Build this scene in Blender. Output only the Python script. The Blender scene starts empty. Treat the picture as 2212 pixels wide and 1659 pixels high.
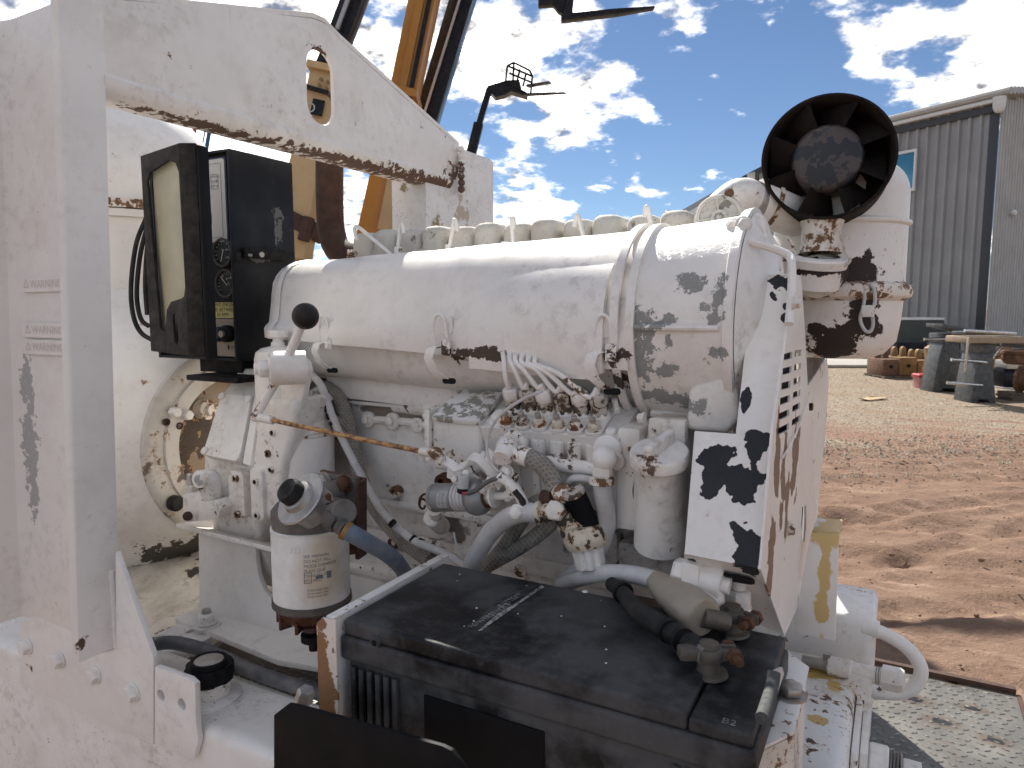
import bpy, bmesh, math, random
from mathutils import Vector, Matrix, noise as mnoise
random.seed(7)
scene = bpy.context.scene
col = scene.collection
R = math.radians

# ------------------------------------------------------------------ camera
CAMZ = 1.75
F, CX, CY = 1533.0, 1106.0, 829.5            # focal length and centre in 2212 px picture units
PITCH, YAW = R(6.125), R(28.36)
cam_data = bpy.data.cameras.new('camera')
cam = bpy.data.objects.new('camera', cam_data); col.objects.link(cam)
cam.location = (0, 0, CAMZ)
cam.rotation_euler = (R(90) - PITCH, 0, YAW)
cam_data.sensor_width = 36.0
cam_data.lens = 36.0 * F / 2212.0
cam_data.clip_start = 0.02; cam_data.clip_end = 3000
cam_data.dof.use_dof = True
cam_data.dof.focus_distance = 1.3
cam_data.dof.aperture_fstop = 16.0
scene.camera = cam
scene.render.resolution_x = 1024; scene.render.resolution_y = 768

# direction helpers: r = to the right of the view, f = forward
CYW, SYW = math.cos(YAW), math.sin(YAW)
def ray(px, py):
    x, y = (px - CX) / F, (CY - py) / F
    c, s = math.cos(PITCH), math.sin(PITCH)
    fw, up = c + y * s, -s + y * c
    return Vector((x * CYW - fw * SYW, x * SYW + fw * CYW, up))
def at(px, py, X=None, Y=None, Z=None, D=None):
    """point on the machine plane X=, Y=, height Z= (relative to eye) or depth D seen at a spot of the picture"""
    d = ray(px, py)
    if X is not None: t = X / d.x
    elif Y is not None: t = Y / d.y
    elif Z is not None: t = Z / d.z
    else: t = D
    return Vector((d.x * t, d.y * t, d.z * t + CAMZ))
def W(x, y, z): return Vector((x, y, z + CAMZ))
def RF(r, f, z=0.0): return Vector((r * CYW - f * SYW, r * SYW + f * CYW, z))
UX, UY, UZ = Vector((1, 0, 0)), Vector((0, 1, 0)), Vector((0, 0, 1))

# ------------------------------------------------------------------ light
SUN_EL = R(43)
sun_h = RF(-0.20, 1.0).normalized()
to_sun = (sun_h * math.cos(SUN_EL) + UZ * math.sin(SUN_EL)).normalized()
sd = bpy.data.lights.new('sun', 'SUN'); sd.energy = 2.0; sd.angle = R(0.55); sd.color = (1.0, 0.955, 0.88)
so = bpy.data.objects.new('sun', sd); col.objects.link(so)
so.rotation_euler = (-to_sun).to_track_quat('-Z', 'Y').to_euler(); so.location = (0, 0, 30)

world = bpy.data.worlds.new('World'); scene.world = world; world.use_nodes = True
def build_world():
    nt = world.node_tree; N = nt.nodes; L = nt.links
    N.clear()
    out = N.new('ShaderNodeOutputWorld'); bg = N.new('ShaderNodeBackground'); bg.inputs[1].default_value = 0.10
    sky = N.new('ShaderNodeTexSky'); sky.sky_type = 'NISHITA'; sky.sun_disc = False
    sky.sun_elevation = SUN_EL
    sky.sun_rotation = math.atan2(to_sun.x, to_sun.y)
    sky.altitude = 1200; sky.air_density = 0.95; sky.dust_density = 0.1; sky.ozone_density = 4.0
    tc = N.new('ShaderNodeTexCoord')
    nrm = N.new('ShaderNodeVectorMath'); nrm.operation = 'NORMALIZE'; L.new(tc.outputs['Generated'], nrm.inputs[0])
    v = nrm.outputs[0]
    sep = N.new('ShaderNodeSeparateXYZ'); L.new(v, sep.inputs[0])
    def math_(op, a, b=None, c=None):
        m = N.new('ShaderNodeMath'); m.operation = op
        for i, q in enumerate((a, b, c)):
            if q is None: continue
            if isinstance(q, (int, float)): m.inputs[i].default_value = q
            else: L.new(q, m.inputs[i])
        return m.outputs[0]
    zz = math_('MAXIMUM', sep.outputs[2], 0.0)
    inv = math_('DIVIDE', 1.0, math_('ADD', zz, 0.28))
    sc = N.new('ShaderNodeVectorMath'); sc.operation = 'SCALE'; L.new(v, sc.inputs[0]); L.new(inv, sc.inputs[3])
    def noise(vec, s, det, rough, dist=0.0, off=(0, 0, 0)):
        mp = N.new('ShaderNodeMapping'); mp.inputs['Location'].default_value = off; L.new(vec, mp.inputs[0])
        n = N.new('ShaderNodeTexNoise'); n.inputs['Scale'].default_value = s; n.inputs['Detail'].default_value = det
        n.inputs['Roughness'].default_value = rough; n.inputs['Distortion'].default_value = dist
        L.new(mp.outputs[0], n.inputs['Vector']); return n.outputs[0]
    n1 = noise(sc.outputs[0], 3.2, 6, 0.60, 0.25, (3.1, 1.7, 0.4))
    n2 = noise(sc.outputs[0], 1.1, 1, 0.5, 0.0, (0.3, 5.2, 1.0))
    n3 = noise(sc.outputs[0], 11.0, 4, 0.62, 0.0, (1.3, 0.2, 4.0))
    # cumulus seen in the picture: (px, py, radius, amount)
    blobs = [(1085, 150, .055, .20), (1075, 215, .05, .22), (1210, 205, .05, .22), (1240, 270, .05, .22), (1180, 260, .05, .16), (1330, 150, .03, .2), (1290, 190, .03, .16), (1010, 110, .07, .2), (1100, 60, .05, .2), (1120, 290, .03, .12), (960, 320, .06, .14), (560, 10, .22, .25), (690, 30, .05, .2), (790, 80, .05, .16), (870, 110, .03, .16), (800, 20, .03, -.16), (850, 60, .03, -.12),
             (1460, 30, .035, .24), (1500, 60, .03, .2), (1545, 160, .022, .24), (1430, 80, .02, .12), (1840, 70, .045, .22), (1890, 110, .045, .24), (1960, 40, .045, .24), (2010, 60, .03, .14), (1860, 160, .03, .16), (2150, 60, .07, .26), (2200, 150, .09, .26), (2060, 230, .07, .26), (1980, 200, .05, .18), (2000, 130, .03, -.14), (2060, 110, .03, -.10),
             (1380, 340, .018, .22), (1425, 350, .014, .22), (1275, 395, .03, .2), (1320, 385, .02, .18), (1370, 395, .022, .22), (1180, 445, .045, .2), (1240, 440, .02, .16), (1120, 385, .02, .18), (1000, 460, .06, .2), (60, 20, .05, .2), (700, 440, .09, .2), (480, 280, .08, .22), (1450, 265, .014, .14), (1540, 375, .014, .14), (1640, 165, .01, .1), (1660, 45, .014, .14), (1580, 420, .02, .12),
             (1640, 90, .09, -.17), (1600, 300, .15, -.20), (1420, 160, .05, -.16), (1350, 290, .04, -.14), (1480, 250, .08, -.22), (1740, 280, .10, -.24), (1250, 340, .05, -.16), (1100, 340, .04, -.12), (1380, 70, .035, -.16), (1330, 90, .03, -.1), (1560, 60, .03, -.16), (1760, 100, .045, -.16), (1000, 380, .03, -.1), (1200, 140, .025, -.12), (1480, 430, .07, -.12), (1170, 330, .03, -.1), (880, 200, .03, -.12)]
    acc = None
    for (px, py, r, a) in blobs:
        d = ray(px, py).normalized()
        dn = N.new('ShaderNodeVectorMath'); dn.operation = 'DISTANCE'; L.new(v, dn.inputs[0]); dn.inputs[1].default_value = d
        mr = N.new('ShaderNodeMapRange'); mr.interpolation_type = 'SMOOTHSTEP'
        mr.inputs['From Min'].default_value = 0; mr.inputs['From Max'].default_value = r
        mr.inputs['To Min'].default_value = a; mr.inputs['To Max'].default_value = 0
        L.new(dn.outputs['Value'], mr.inputs['Value'])
        acc = mr.outputs[0] if acc is None else math_('ADD', acc, mr.outputs[0])
    dens = math_('ADD', math_('ADD', math_('MULTIPLY', n1, 1.0), math_('MULTIPLY', n2, 0.18)), math_('MULTIPLY', n3, 0.52))
    dens = math_('ADD', dens, math_('MULTIPLY', acc, 0.75))
    cov = N.new('ShaderNodeMapRange'); cov.interpolation_type = 'SMOOTHSTEP'
    cov.inputs['From Min'].default_value = 0.835; cov.inputs['From Max'].default_value = 1.02; L.new(dens, cov.inputs['Value'])
    thick = N.new('ShaderNodeMapRange'); thick.inputs['From Min'].default_value = 0.95; thick.inputs['From Max'].default_value = 1.30; L.new(dens, thick.inputs['Value'])
    cc = N.new('ShaderNodeMix'); cc.data_type = 'RGBA'; L.new(thick.outputs[0], cc.inputs['Factor'])
    cc.inputs[6].default_value = (5.4, 5.3, 5.3, 1); cc.inputs[7].default_value = (11.0, 10.6, 10.0, 1)  # cloud cover and glow raised past sunlit cloud, added to fill the shade
    sh = N.new('ShaderNodeMapRange'); sh.inputs['From Min'].default_value = .35; sh.inputs['From Max'].default_value = .65; sh.inputs['To Min'].default_value = .12; sh.inputs['To Max'].default_value = 1.25
    L.new(n3, sh.inputs['Value'])
    cs = N.new('ShaderNodeVectorMath'); cs.operation = 'SCALE'; L.new(cc.outputs[2], cs.inputs[0]); L.new(sh.outputs[0], cs.inputs[3])
    mix = N.new('ShaderNodeMix'); mix.data_type = 'RGBA'
    L.new(math_('MULTIPLY', cov.outputs[0], 0.96), mix.inputs['Factor']); sk = N.new('ShaderNodeVectorMath'); sk.operation = 'SCALE'; L.new(sky.outputs[0], sk.inputs[0]); sk.inputs[3].default_value = 0.215; L.new(sk.outputs[0], mix.inputs[6]); L.new(cs.outputs[0], mix.inputs[7])
    L.new(mix.outputs[2], bg.inputs[0]); L.new(bg.outputs[0], out.inputs[0])
build_world()
world.cycles.sampling_method = 'NONE'          # broad even sky: plain path sampling is faster here
vs = scene.view_settings
vs.view_transform = 'Standard'; vs.look = 'None'; vs.exposure = 2.17; vs.gamma = 1.0; vs.use_curve_mapping = False
scene.render.engine = 'CYCLES'; scene.cycles.use_denoising = True
scene.cycles.max_bounces = 6; scene.cycles.diffuse_bounces = 5; scene.cycles.glossy_bounces = 2; scene.cycles.transparent_max_bounces = 4

# ------------------------------------------------------------------ materials
MAT = {}
class NT:
    def __init__(s, name):
        s.m = bpy.data.materials.new(name); s.m.use_nodes = True
        s.t = s.m.node_tree; s.N = s.t.nodes; s.L = s.t.links; s.N.clear()
        s.out = s.N.new('ShaderNodeOutputMaterial'); s.b = s.N.new('ShaderNodeBsdfPrincipled'); s.L.new(s.b.outputs[0], s.out.inputs[0])
        s.pos = s.N.new('ShaderNodeNewGeometry').outputs['Position']
        MAT[name] = s.m
    def set(s, sock, v):
        if hasattr(v, 'is_linked') or isinstance(v, bpy.types.NodeSocket): s.L.new(v, sock)
        elif isinstance(v, (tuple, list)) and sock.type == 'RGBA' and len(v) == 3: sock.default_value = (*v, 1)
        else: sock.default_value = v
    def math(s, op, a, b=None, c=None, clamp=False):
        m = s.N.new('ShaderNodeMath'); m.operation = op; m.use_clamp = clamp
        for i, q in enumerate((a, b, c)):
            if q is not None: s.set(m.inputs[i], q)
        return m.outputs[0]
    def noise(s, scale, det=4, rough=.55, stretch=None, off=None, dist=0, vec=None):
        vec = vec or s.pos
        if stretch or off:
            mp = s.N.new('ShaderNodeMapping'); s.L.new(vec, mp.inputs[0])
            if stretch: mp.inputs['Scale'].default_value = stretch
            if off: mp.inputs['Location'].default_value = off
            vec = mp.outputs[0]
        n = s.N.new('ShaderNodeTexNoise'); n.inputs['Scale'].default_value = scale; n.inputs['Detail'].default_value = det
        n.inputs['Roughness'].default_value = rough; n.inputs['Distortion'].default_value = dist; s.L.new(vec, n.inputs['Vector'])
        return n.outputs[0]
    def rng(s, v, a, b, c=0., d=1., smooth=False):
        m = s.N.new('ShaderNodeMapRange'); s.L.new(v, m.inputs['Value'])
        if smooth: m.interpolation_type = 'SMOOTHSTEP'
        for k, q in zip(('From Min', 'From Max', 'To Min', 'To Max'), (a, b, c, d)): m.inputs[k].default_value = q
        return m.outputs[0]
    def mix(s, f, a, b, blend='MIX'):
        m = s.N.new('ShaderNodeMix'); m.data_type = 'RGBA'; m.blend_type = blend
        s.set(m.inputs['Factor'], f); s.set(m.inputs[6], a); s.set(m.inputs[7], b); return m.outputs[2]
    def bump(s, h, strength=.3, dist=.002):
        b = s.N.new('ShaderNodeBump'); b.inputs['Strength'].default_value = strength; b.inputs['Distance'].default_value = dist
        s.L.new(h, b.inputs['Height']); s.L.new(b.outputs[0], s.b.inputs['Normal'])
    def spots(s, lst):
        acc = None
        for (c, r) in lst:
            r = r if isinstance(r, (tuple, list)) else (r, r, r)
            a = s.N.new('ShaderNodeVectorMath'); a.operation = 'SUBTRACT'; s.L.new(s.pos, a.inputs[0]); a.inputs[1].default_value = c
            b = s.N.new('ShaderNodeVectorMath'); b.operation = 'MULTIPLY'; s.L.new(a.outputs[0], b.inputs[0]); b.inputs[1].default_value = [1 / q for q in r]
            l = s.N.new('ShaderNodeVectorMath'); l.operation = 'LENGTH'; s.L.new(b.outputs[0], l.inputs[0])
            acc = l.outputs['Value'] if acc is None else s.math('MINIMUM', acc, l.outputs['Value'])
        return acc
    def fin(s, colr, rough=.5, metal=0., spec=None):
        s.set(s.b.inputs['Base Color'], colr); s.set(s.b.inputs['Roughness'], rough); s.set(s.b.inputs['Metallic'], metal)
        if spec is not None: s.set(s.b.inputs['Specular IOR Level'], spec)
        return s.m

def paint(name, base=(.86, .825, .78), chip=(.035, .03, .028), chip_thr=.70, chip_sc=22, spots=(), spot_col=None, spot_sc=60, spot_det=7, spot_amp=.95, rust=.5,
          streak=.35, grime=.45, rough=.42, bump=.25, bump_sc=260, speck=0., rough_chip=.75, stain=(), stain_col=(.50, .33, .10), peel=0.):
    n = NT(name)
    low = n.noise(2.6, 2, .5); mid = n.noise(9, 4, .6, off=(3, 1, 2))
    c = n.mix(n.rng(mid, .35, .72), [q * .93 for q in base], base)
    # brownish grime in soft drifts
    g = n.math('MULTIPLY', n.rng(n.noise(6, 5, .68, off=(7, 3, 1)), .46, .74, smooth=True), grime)
    c = n.mix(g, c, (base[0] * .58, base[1] * .52, base[2] * .45))
    d2 = n.math('MULTIPLY', n.math('MULTIPLY', n.rng(n.noise(46, 5, .72, off=(2, 6, 4)), .50, .70), n.rng(n.noise(4.5, 3, .6, off=(8, 1, 5)), .40, .62)), grime * 1.1, clamp=True)
    c = n.mix(d2, c, (.30, .245, .195))
    # faint vertical rust runs
    if streak:
        st = n.noise(1.0, 5, .6, stretch=(46, 46, 2.6), off=(1.5, 2.5, 0.3))
        sm = n.math('MULTIPLY', n.rng(st, .64, .80, smooth=True), n.rng(low, .46, .62))
        c = n.mix(n.math('MULTIPLY', sm, streak), c, (.50, .30, .13))
    if stain:
        sd_ = n.math('ADD', n.spots(stain), n.rng(n.noise(22, 4, .55), .28, .72, -.6, .6))
        sm = n.rng(sd_, .80, 1.0, 1, 0)
        c = n.mix(n.math('MULTIPLY', sm, .88), c, stain_col)
    det = n.noise(chip_sc, 7, .68)
    v = n.math('ADD', n.math('ADD', det, n.math('MULTIPLY', n.math('SUBTRACT', low, .5), .35)), n.math('MULTIPLY', n.math('SUBTRACT', n.noise(15, 2, .5, off=(5, 9, 2)), .5), .55))
    chipm = n.rng(v, chip_thr, chip_thr + .008)
    halo = n.rng(v, chip_thr - .045, chip_thr + .01, smooth=True)
    if speck:
        sp = n.rng(n.noise(190, 3, .6), .74 - speck, .75 - speck)
        spl = n.rng(n.noise(7, 4, .6, off=(9, 9, 9)), .46, .60)
        chipm = n.math('MAXIMUM', chipm, n.math('MULTIPLY', sp, spl))
    c = n.mix(n.math('MULTIPLY', halo, rust), c, (.42, .22, .08))
    c = n.mix(chipm, c, n.mix(n.noise(120, 3), chip, [min(1, q * 1.9 + .02) for q in chip]))
    allm = chipm
    if spots:
        sv = n.math('ADD', n.spots(spots), n.rng(n.noise(spot_sc, spot_det, .68 if spot_det > 4 else .5), .28, .72, -spot_amp, spot_amp))
        sm = n.rng(sv, .97, 1.0, 1, 0)
        sc = spot_col or chip
        c = n.mix(n.math('MULTIPLY', n.rng(sv, .95, 1.09, 1, 0), .55 * rust), c, (.45, .27, .12))
        c = n.mix(sm, c, n.mix(n.noise(220, 4, .7), sc, [min(1, q * 1.7 + .01) for q in sc]))
        allm = n.math('MAXIMUM', chipm, sm)
    r = n.rng(mid, .3, .75, rough - .07, rough + .10)
    r = n.math('ADD', r, n.math('MULTIPLY', allm, rough_chip - rough))
    h = n.math('ADD', n.math('MULTIPLY', n.noise(bump_sc, 3, .5), .5), n.math('MULTIPLY', allm, -1.2))
    if peel: h = n.math('ADD', h, n.math('MULTIPLY', n.rng(n.noise(34, 6, .7), .5, .53), -peel))
    n.bump(h, bump, .0016)
    return n.fin(c, r)

def simple(name, c1, c2=None, sc=30, rough=.6, metal=0., bump=.2, bsc=150, det=6, lo=.35, hi=.7, dust=0., dustc=(.45, .38, .32)):
    n = NT(name); c2 = c2 or [q * .7 for q in c1]
    c = n.mix(n.rng(n.noise(sc, det, .62), lo, hi), c1, c2)
    if dust: c = n.mix(n.math('MULTIPLY', n.rng(n.noise(11, 7, .66, off=(4, 4, 4)), .46, .74), dust), c, dustc)
    n.bump(n.noise(bsc, 4, .6), bump, .0016)
    return n.fin(c, n.rng(n.noise(sc * .6, 4), .3, .7, max(.05, rough - .1), rough + .1), metal, spec=.18 if max(c1) < .03 else None)

# ------------------------------------------------------------------ mesh building
class MB:
    def __init__(s): s.v = []; s.f = []
    def add(s, vs, fs):
        o = len(s.v); s.v += [tuple(p) for p in vs]; s.f += [tuple(i + o for i in f) for f in fs]; return s
    def obox(s, c, ax, ay, az):
        c = Vector(c); P = []
        for k in (-1, 1):
            for j in (-1, 1):
                for i in (-1, 1): P.append(c + Vector(ax) * i + Vector(ay) * j + Vector(az) * k)
        return s.add(P, [(0, 2, 3, 1), (4, 5, 7, 6), (0, 1, 5, 4), (2, 6, 7, 3), (0, 4, 6, 2), (1, 3, 7, 5)])
    def box(s, x0, x1, y0, y1, z0, z1):
        return s.obox(((x0 + x1) / 2, (y0 + y1) / 2, (z0 + z1) / 2 + CAMZ), UX * (abs(x1 - x0) / 2), UY * (abs(y1 - y0) / 2), UZ * (abs(z1 - z0) / 2))
    def frame(s, d):
        d = Vector(d).normalized(); a = Vector((0, 0, 1)) if abs(d.z) < .9 else Vector((1, 0, 0))
        u = d.cross(a).normalized(); return d, u, d.cross(u).normalized()
    def lathe(s, p, d, prof, n=24, cap=True, a0=0., a1=2 * math.pi, rot=0.):
        p = Vector(p); d, u, w = s.frame(d); full = abs(a1 - a0 - 2 * math.pi) < 1e-6
        m = n if full else n + 1; vs = []
        for (t, r) in prof:
            for i in range(m):
                a = a0 + (a1 - a0) * i / n + rot
                vs.append(p + d * t + (u * math.cos(a) + w * math.sin(a)) * r)
        fs = []
        for k in range(len(prof) - 1):
            for i in range(n):
                j = (i + 1) % m if full else i + 1
                fs.append((k * m + i, (k + 1) * m + i, (k + 1) * m + j, k * m + j))
        if cap and full:
            if prof[0][1] > 1e-5: fs.append(tuple(range(m)))
            if prof[-1][1] > 1e-5: fs.append(tuple(reversed(range((len(prof) - 1) * m, len(prof) * m))))
        return s.add(vs, fs)
    def cyl(s, a, b, r, r2=None, n=20, cap=True, ch=0.):
        a, b = Vector(a), Vector(b); l = (b - a).length; r2 = r if r2 is None else r2
        pr = [(0, r), (l, r2)] if not ch else [(0, r - ch), (ch, r), (l - ch, r2), (l, r2 - ch)]
        return s.lathe(a, b - a, pr, n, cap)
    def hex(s, p, d, r, h, ch=.12):
        s.lathe(p, d, [(0, r), (h * .8, r)], 6); p2 = Vector(p) + Vector(d).normalized() * h * .8
        return s.lathe(p2, d, [(0, r * .999), (h * .2, r * .84)], 6)
    def ball(s, c, r, n=16, m=10, sq=(1, 1, 1)):
        vs, fs = [], []
        for k in range(m + 1):
            t = math.pi * k / m
            for i in range(n):
                a = 2 * math.pi * i / n
                vs.append(Vector(c) + Vector((r * math.sin(t) * math.cos(a) * sq[0], r * math.sin(t) * math.sin(a) * sq[1], r * math.cos(t) * sq[2])))
        for k in range(m):
            for i in range(n):
                j = (i + 1) % n; fs.append((k * n + i, (k + 1) * n + i, (k + 1) * n + j, k * n + j))
        return s.add(vs, fs)
    def tube(s, pts, r, n=10, sub=6, cap=True, spline=True, radii=None):
        P = [Vector(p) for p in pts]; Rr = radii or [r] * len(P)
        if spline and len(P) > 2:
            Q, QR = [], []
            for i in range(len(P) - 1):
                a = P[i - 1] if i else P[0] * 2 - P[1]; b, c = P[i], P[i + 1]; d = P[i + 2] if i + 2 < len(P) else P[-1] * 2 - P[-2]
                for k in range(sub):
                    t = k / sub
                    Q.append(.5 * (2 * b + (c - a) * t + (2 * a - 5 * b + 4 * c - d) * t * t + (3 * b - a - 3 * c + d) * t ** 3))
                    QR.append(Rr[i] * (1 - t) + Rr[i + 1] * t)
            Q.append(P[-1]); QR.append(Rr[-1]); P, Rr = Q, QR
        vs, fs = [], []; u = None
        for i, p in enumerate(P):
            t = (P[min(i + 1, len(P) - 1)] - P[max(i - 1, 0)]).normalized()
            if u is None: _, u, w = s.frame(t)
            u = (u - t * u.dot(t)).normalized(); w = t.cross(u)
            for k in range(n):
                a = 2 * math.pi * k / n; vs.append(p + (u * math.cos(a) + w * math.sin(a)) * Rr[i])
        m = len(P)
        for i in range(m - 1):
            for k in range(n):
                j = (k + 1) % n; fs.append((i * n + k, i * n + j, (i + 1) * n + j, (i + 1) * n + k))
        if cap: fs += [tuple(reversed(range(n))), tuple(range((m - 1) * n, m * n))]
        return s.add(vs, fs)
    def prism(s, pts, vec):
        P = [Vector(p) for p in pts]; n = len(P); v = Vector(vec)
        return s.add(P + [p + v for p in P], [tuple(range(n)), tuple(reversed(range(n, 2 * n)))] + [(i, i + n, (i + 1) % n + n, (i + 1) % n) for i in range(n)])
    def loft(s, secs, closed=False, cap=False):
        n = len(secs[0]); vs = [p for q in secs for p in q]; fs = []
        for i in range(len(secs) - 1):
            for k in range(n if closed else n - 1):
                j = (k + 1) % n; fs.append((i * n + k, i * n + j, (i + 1) * n + j, (i + 1) * n + k))
        if cap: fs += [tuple(range(n)), tuple(reversed(range((len(secs) - 1) * n, len(secs) * n)))]
        return s.add(vs, fs)

def obj(name, mb, mat, parent=None, bevel=0., seg=2, smooth=38, solid=0., label=None, merge=True):
    me = bpy.data.meshes.new(name)
    me.from_pydata([tuple(p) for p in mb.v], [], mb.f)
    bm = bmesh.new(); bm.from_mesh(me)
    if merge: bmesh.ops.remove_doubles(bm, verts=bm.verts, dist=1e-5)
    bmesh.ops.recalc_face_normals(bm, faces=bm.faces)
    if solid:
        bmesh.ops.solidify(bm, geom=bm.faces[:], thickness=solid); bmesh.ops.recalc_face_normals(bm, faces=bm.faces)
    if bevel:
        ed = [e for e in bm.edges if len(e.link_faces) == 2 and e.calc_face_angle(0) > R(30)]
        bmesh.ops.bevel(bm, geom=ed, offset=bevel, offset_type='OFFSET', segments=seg, profile=.6, affect='EDGES', clamp_overlap=True)
    bm.to_mesh(me); bm.free()
    if smooth:
        me.shade_smooth(); me.set_sharp_from_angle(angle=R(smooth))
    me.materials.append(MAT[mat] if isinstance(mat, str) else mat)
    o = bpy.data.objects.new(name, me); col.objects.link(o)
    if parent: o.parent = parent
    if label: o['label'] = label
    return o

ROOTS = []
def thing(name, label, cat, group=None):
    o = bpy.data.objects.new(name, None); col.objects.link(o); o.empty_display_size = .05
    o['label'] = label; o['category'] = cat
    if group: o['group'] = group
    ROOTS.append(o); return o
def tag(o, label, cat, group=None):
    o['label'] = label; o['category'] = cat
    if group: o['group'] = group
    return o
def structure(o): o['kind'] = 'structure'; return o
def copy_part(src, parent, off=(0, 0, 0)):
    c = src.copy(); col.objects.link(c); c.parent = parent; c.location = Vector(src.location) + Vector(off); return c
def holed(outer, holes, vec):
    """flat plate with openings: loops of 3D points in one plane, pushed along vec"""
    bm = bmesh.new(); es = []
    for lp in [outer] + list(holes):
        vs = [bm.verts.new(p) for p in lp]
        es += [bm.edges.new((vs[i], vs[(i + 1) % len(vs)])) for i in range(len(vs))]
    bmesh.ops.triangle_fill(bm, use_beauty=True, use_dissolve=False, edges=es)
    r = bmesh.ops.extrude_face_region(bm, geom=bm.faces[:])
    bmesh.ops.translate(bm, vec=vec, verts=[g for g in r['geom'] if isinstance(g, bmesh.types.BMVert)])
    bmesh.ops.recalc_face_normals(bm, faces=bm.faces)
    bm.verts.index_update()
    mb = MB(); mb.add([v.co.copy() for v in bm.verts], [[v.index for v in f.verts] for f in bm.faces]); bm.free(); return mb
def ring(c, d, r, n=20, r2=None, rot=0):
    d, u, w = MB().frame(d); r2 = r2 or r
    return [Vector(c) + u * (r * math.cos(2 * math.pi * i / n + rot)) + w * (r2 * math.sin(2 * math.pi * i / n + rot)) for i in range(n)]
def rrect(c, u, w, hw, hh, r, seg=4):
    """rounded rectangle loop around c"""
    P = []
    for (sx, sy, a0) in ((1, 1, 0), (-1, 1, 90), (-1, -1, 180), (1, -1, 270)):
        for k in range(seg + 1):
            a = R(a0 + 90 * k / seg)
            P.append(Vector(c) + Vector(u) * (sx * (hw - r) + r * math.cos(a)) + Vector(w) * (sy * (hh - r) + r * math.sin(a)))
    return P
def text(s, size, fn, mat, name, parent, align='LEFT', sub=0):
    """flat lettering; fn maps (x, y) of the writing to a point in space"""
    cu = bpy.data.curves.new('lettering', 'FONT'); cu.body = s; cu.size = size; cu.align_x = align; cu.resolution_u = 3
    ob = bpy.data.objects.new('lettering', cu); col.objects.link(ob)
    dg = bpy.context.evaluated_depsgraph_get(); me = bpy.data.meshes.new_from_object(ob.evaluated_get(dg))
    bpy.data.objects.remove(ob); bpy.data.curves.remove(cu)
    mb = MB(); mb.add([fn(v.co.x, v.co.y) for v in me.vertices], [tuple(p.vertices) for p in me.polygons]); bpy.data.meshes.remove(me)
    return obj(name, mb, mat, parent, smooth=0, merge=False)
def flat(o, u, w): 
    o, u, w = Vector(o), Vector(u).normalized(), Vector(w).normalized(); return lambda x, y: o + u * x + w * y
# ------------------------------------------------------------------ material set
WHT = (.83, .785, .735)
paint('white', chip_thr=.69, chip_sc=60, speck=.02, grime=.5)
paint('white_clean', chip_thr=.80, streak=.2, grime=.22, bump=.15)
paint('white_frame', chip_thr=.745, chip=(.06, .035, .02), streak=.18, grime=.25, bump=.3, speck=.02, bump_sc=120,
      spots=[(W(-1.38, .705, -.25), (.022, .06, .09)), (W(-1.385, .705, -.13), (.018, .06, .04)), (W(-1.375, .705, -.34), (.016, .06, .04))], spot_col=(.30, .29, .285), spot_sc=60)
BY = 1.229
paint('white_bail', chip=(.10, .06, .04), chip_thr=.73, chip_sc=40, streak=.45, grime=.4, bump=.3, speck=.01,
      spots=[(W(-1.13, 1.66, .346), (.08, .22, .019)), (W(-1.13, 1.36, .344), (.08, .28, .011)), (W(-1.13, 1.0, .343), (.08, .2, .005)), (W(-1.14, 1.79, .36), (.06, .05, .05)), (W(-1.15, 1.235, .56), (.06, .03, .012))], spot_col=(.085, .05, .035), spot_sc=46)
paint('white_post', chip=(.20, .16, .09), chip_thr=.70, speck=.10, grime=.5, stain=[(W(-1.12, 1.83, .27), (.06, .05, .10))], stain_col=(.46, .36, .24))
paint('tank_white', chip=(.16, .10, .05), chip_thr=.73, speck=.03, grime=.30, bump=.35, bump_sc=90,
      spots=[(W(-1.58, 1.15, -.64), (.08, .10, .06)), (W(-1.62, 1.12, -.70), (.12, .1, .05)), (W(-1.56, 1.2, -.60), (.04, .06, .05))], spot_col=(.05, .042, .036), spot_sc=30)
paint('tank_dirty', base=(.74, .68, .58), chip=(.03, .025, .02), chip_thr=.63, chip_sc=10, grime=.8, speck=.06)
paint('cowl_white', chip=(.05, .035, .025), chip_thr=.77, chip_sc=45, streak=.7, grime=.34, speck=.01, rough=.36, bump=.14,
      spots=[(at(1020, 762, Y=1.03), (.045, .05, .008)), (at(1068, 765, Y=1.02), (.03, .05, .012)), (at(985, 770, Y=1.03), (.02, .04, .010)), (at(1330, 822, Y=1.01), (.02, .05, .012)), (at(968, 764, Y=1.03), (.012, .04, .02)), (at(1332, 770, Y=1.01), (.02, .03, .014))], spot_sc=55)
paint('fan_white', chip=(.20, .20, .195), chip_thr=.665, chip_sc=30, rust=.1, streak=0, grime=.35, bump=.35, peel=.5,
      spots=[(at(1375, 700, Y=1.0), (.03, .08, .025)), (at(1378, 780, Y=1.0), (.02, .08, .035)), (at(1440, 800, Y=1.0), (.018, .07, .010)), (at(1490, 610, Y=1.0), (.020, .08, .012)), (at(1400, 740, Y=1.0), (.014, .06, .02)), (at(1480, 870, Y=1.02), (.035, .06, .010)), (at(1425, 700, Y=1.0), (.012, .07, .008)), (at(1450, 690, Y=1.0), (.010, .07, .007)), (at(1425, 860, Y=1.02), (.04, .07, .012)), (at(1560, 640, Y=1.0), (.010, .07, .025)), (at(1500, 880, Y=1.02), (.03, .07, .008)), (at(1548, 690, Y=1.0), (.01, .07, .008)), (at(1445, 740, Y=1.0), (.006, .07, .009)), (at(1555, 760, Y=1.0), (.012, .07, .008))], spot_col=(.21, .21, .20), spot_sc=70)
paint('pump_white', chip=(.075, .05, .035), chip_thr=.645, chip_sc=55, rust=.8, grime=.7, bump=.3)
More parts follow.
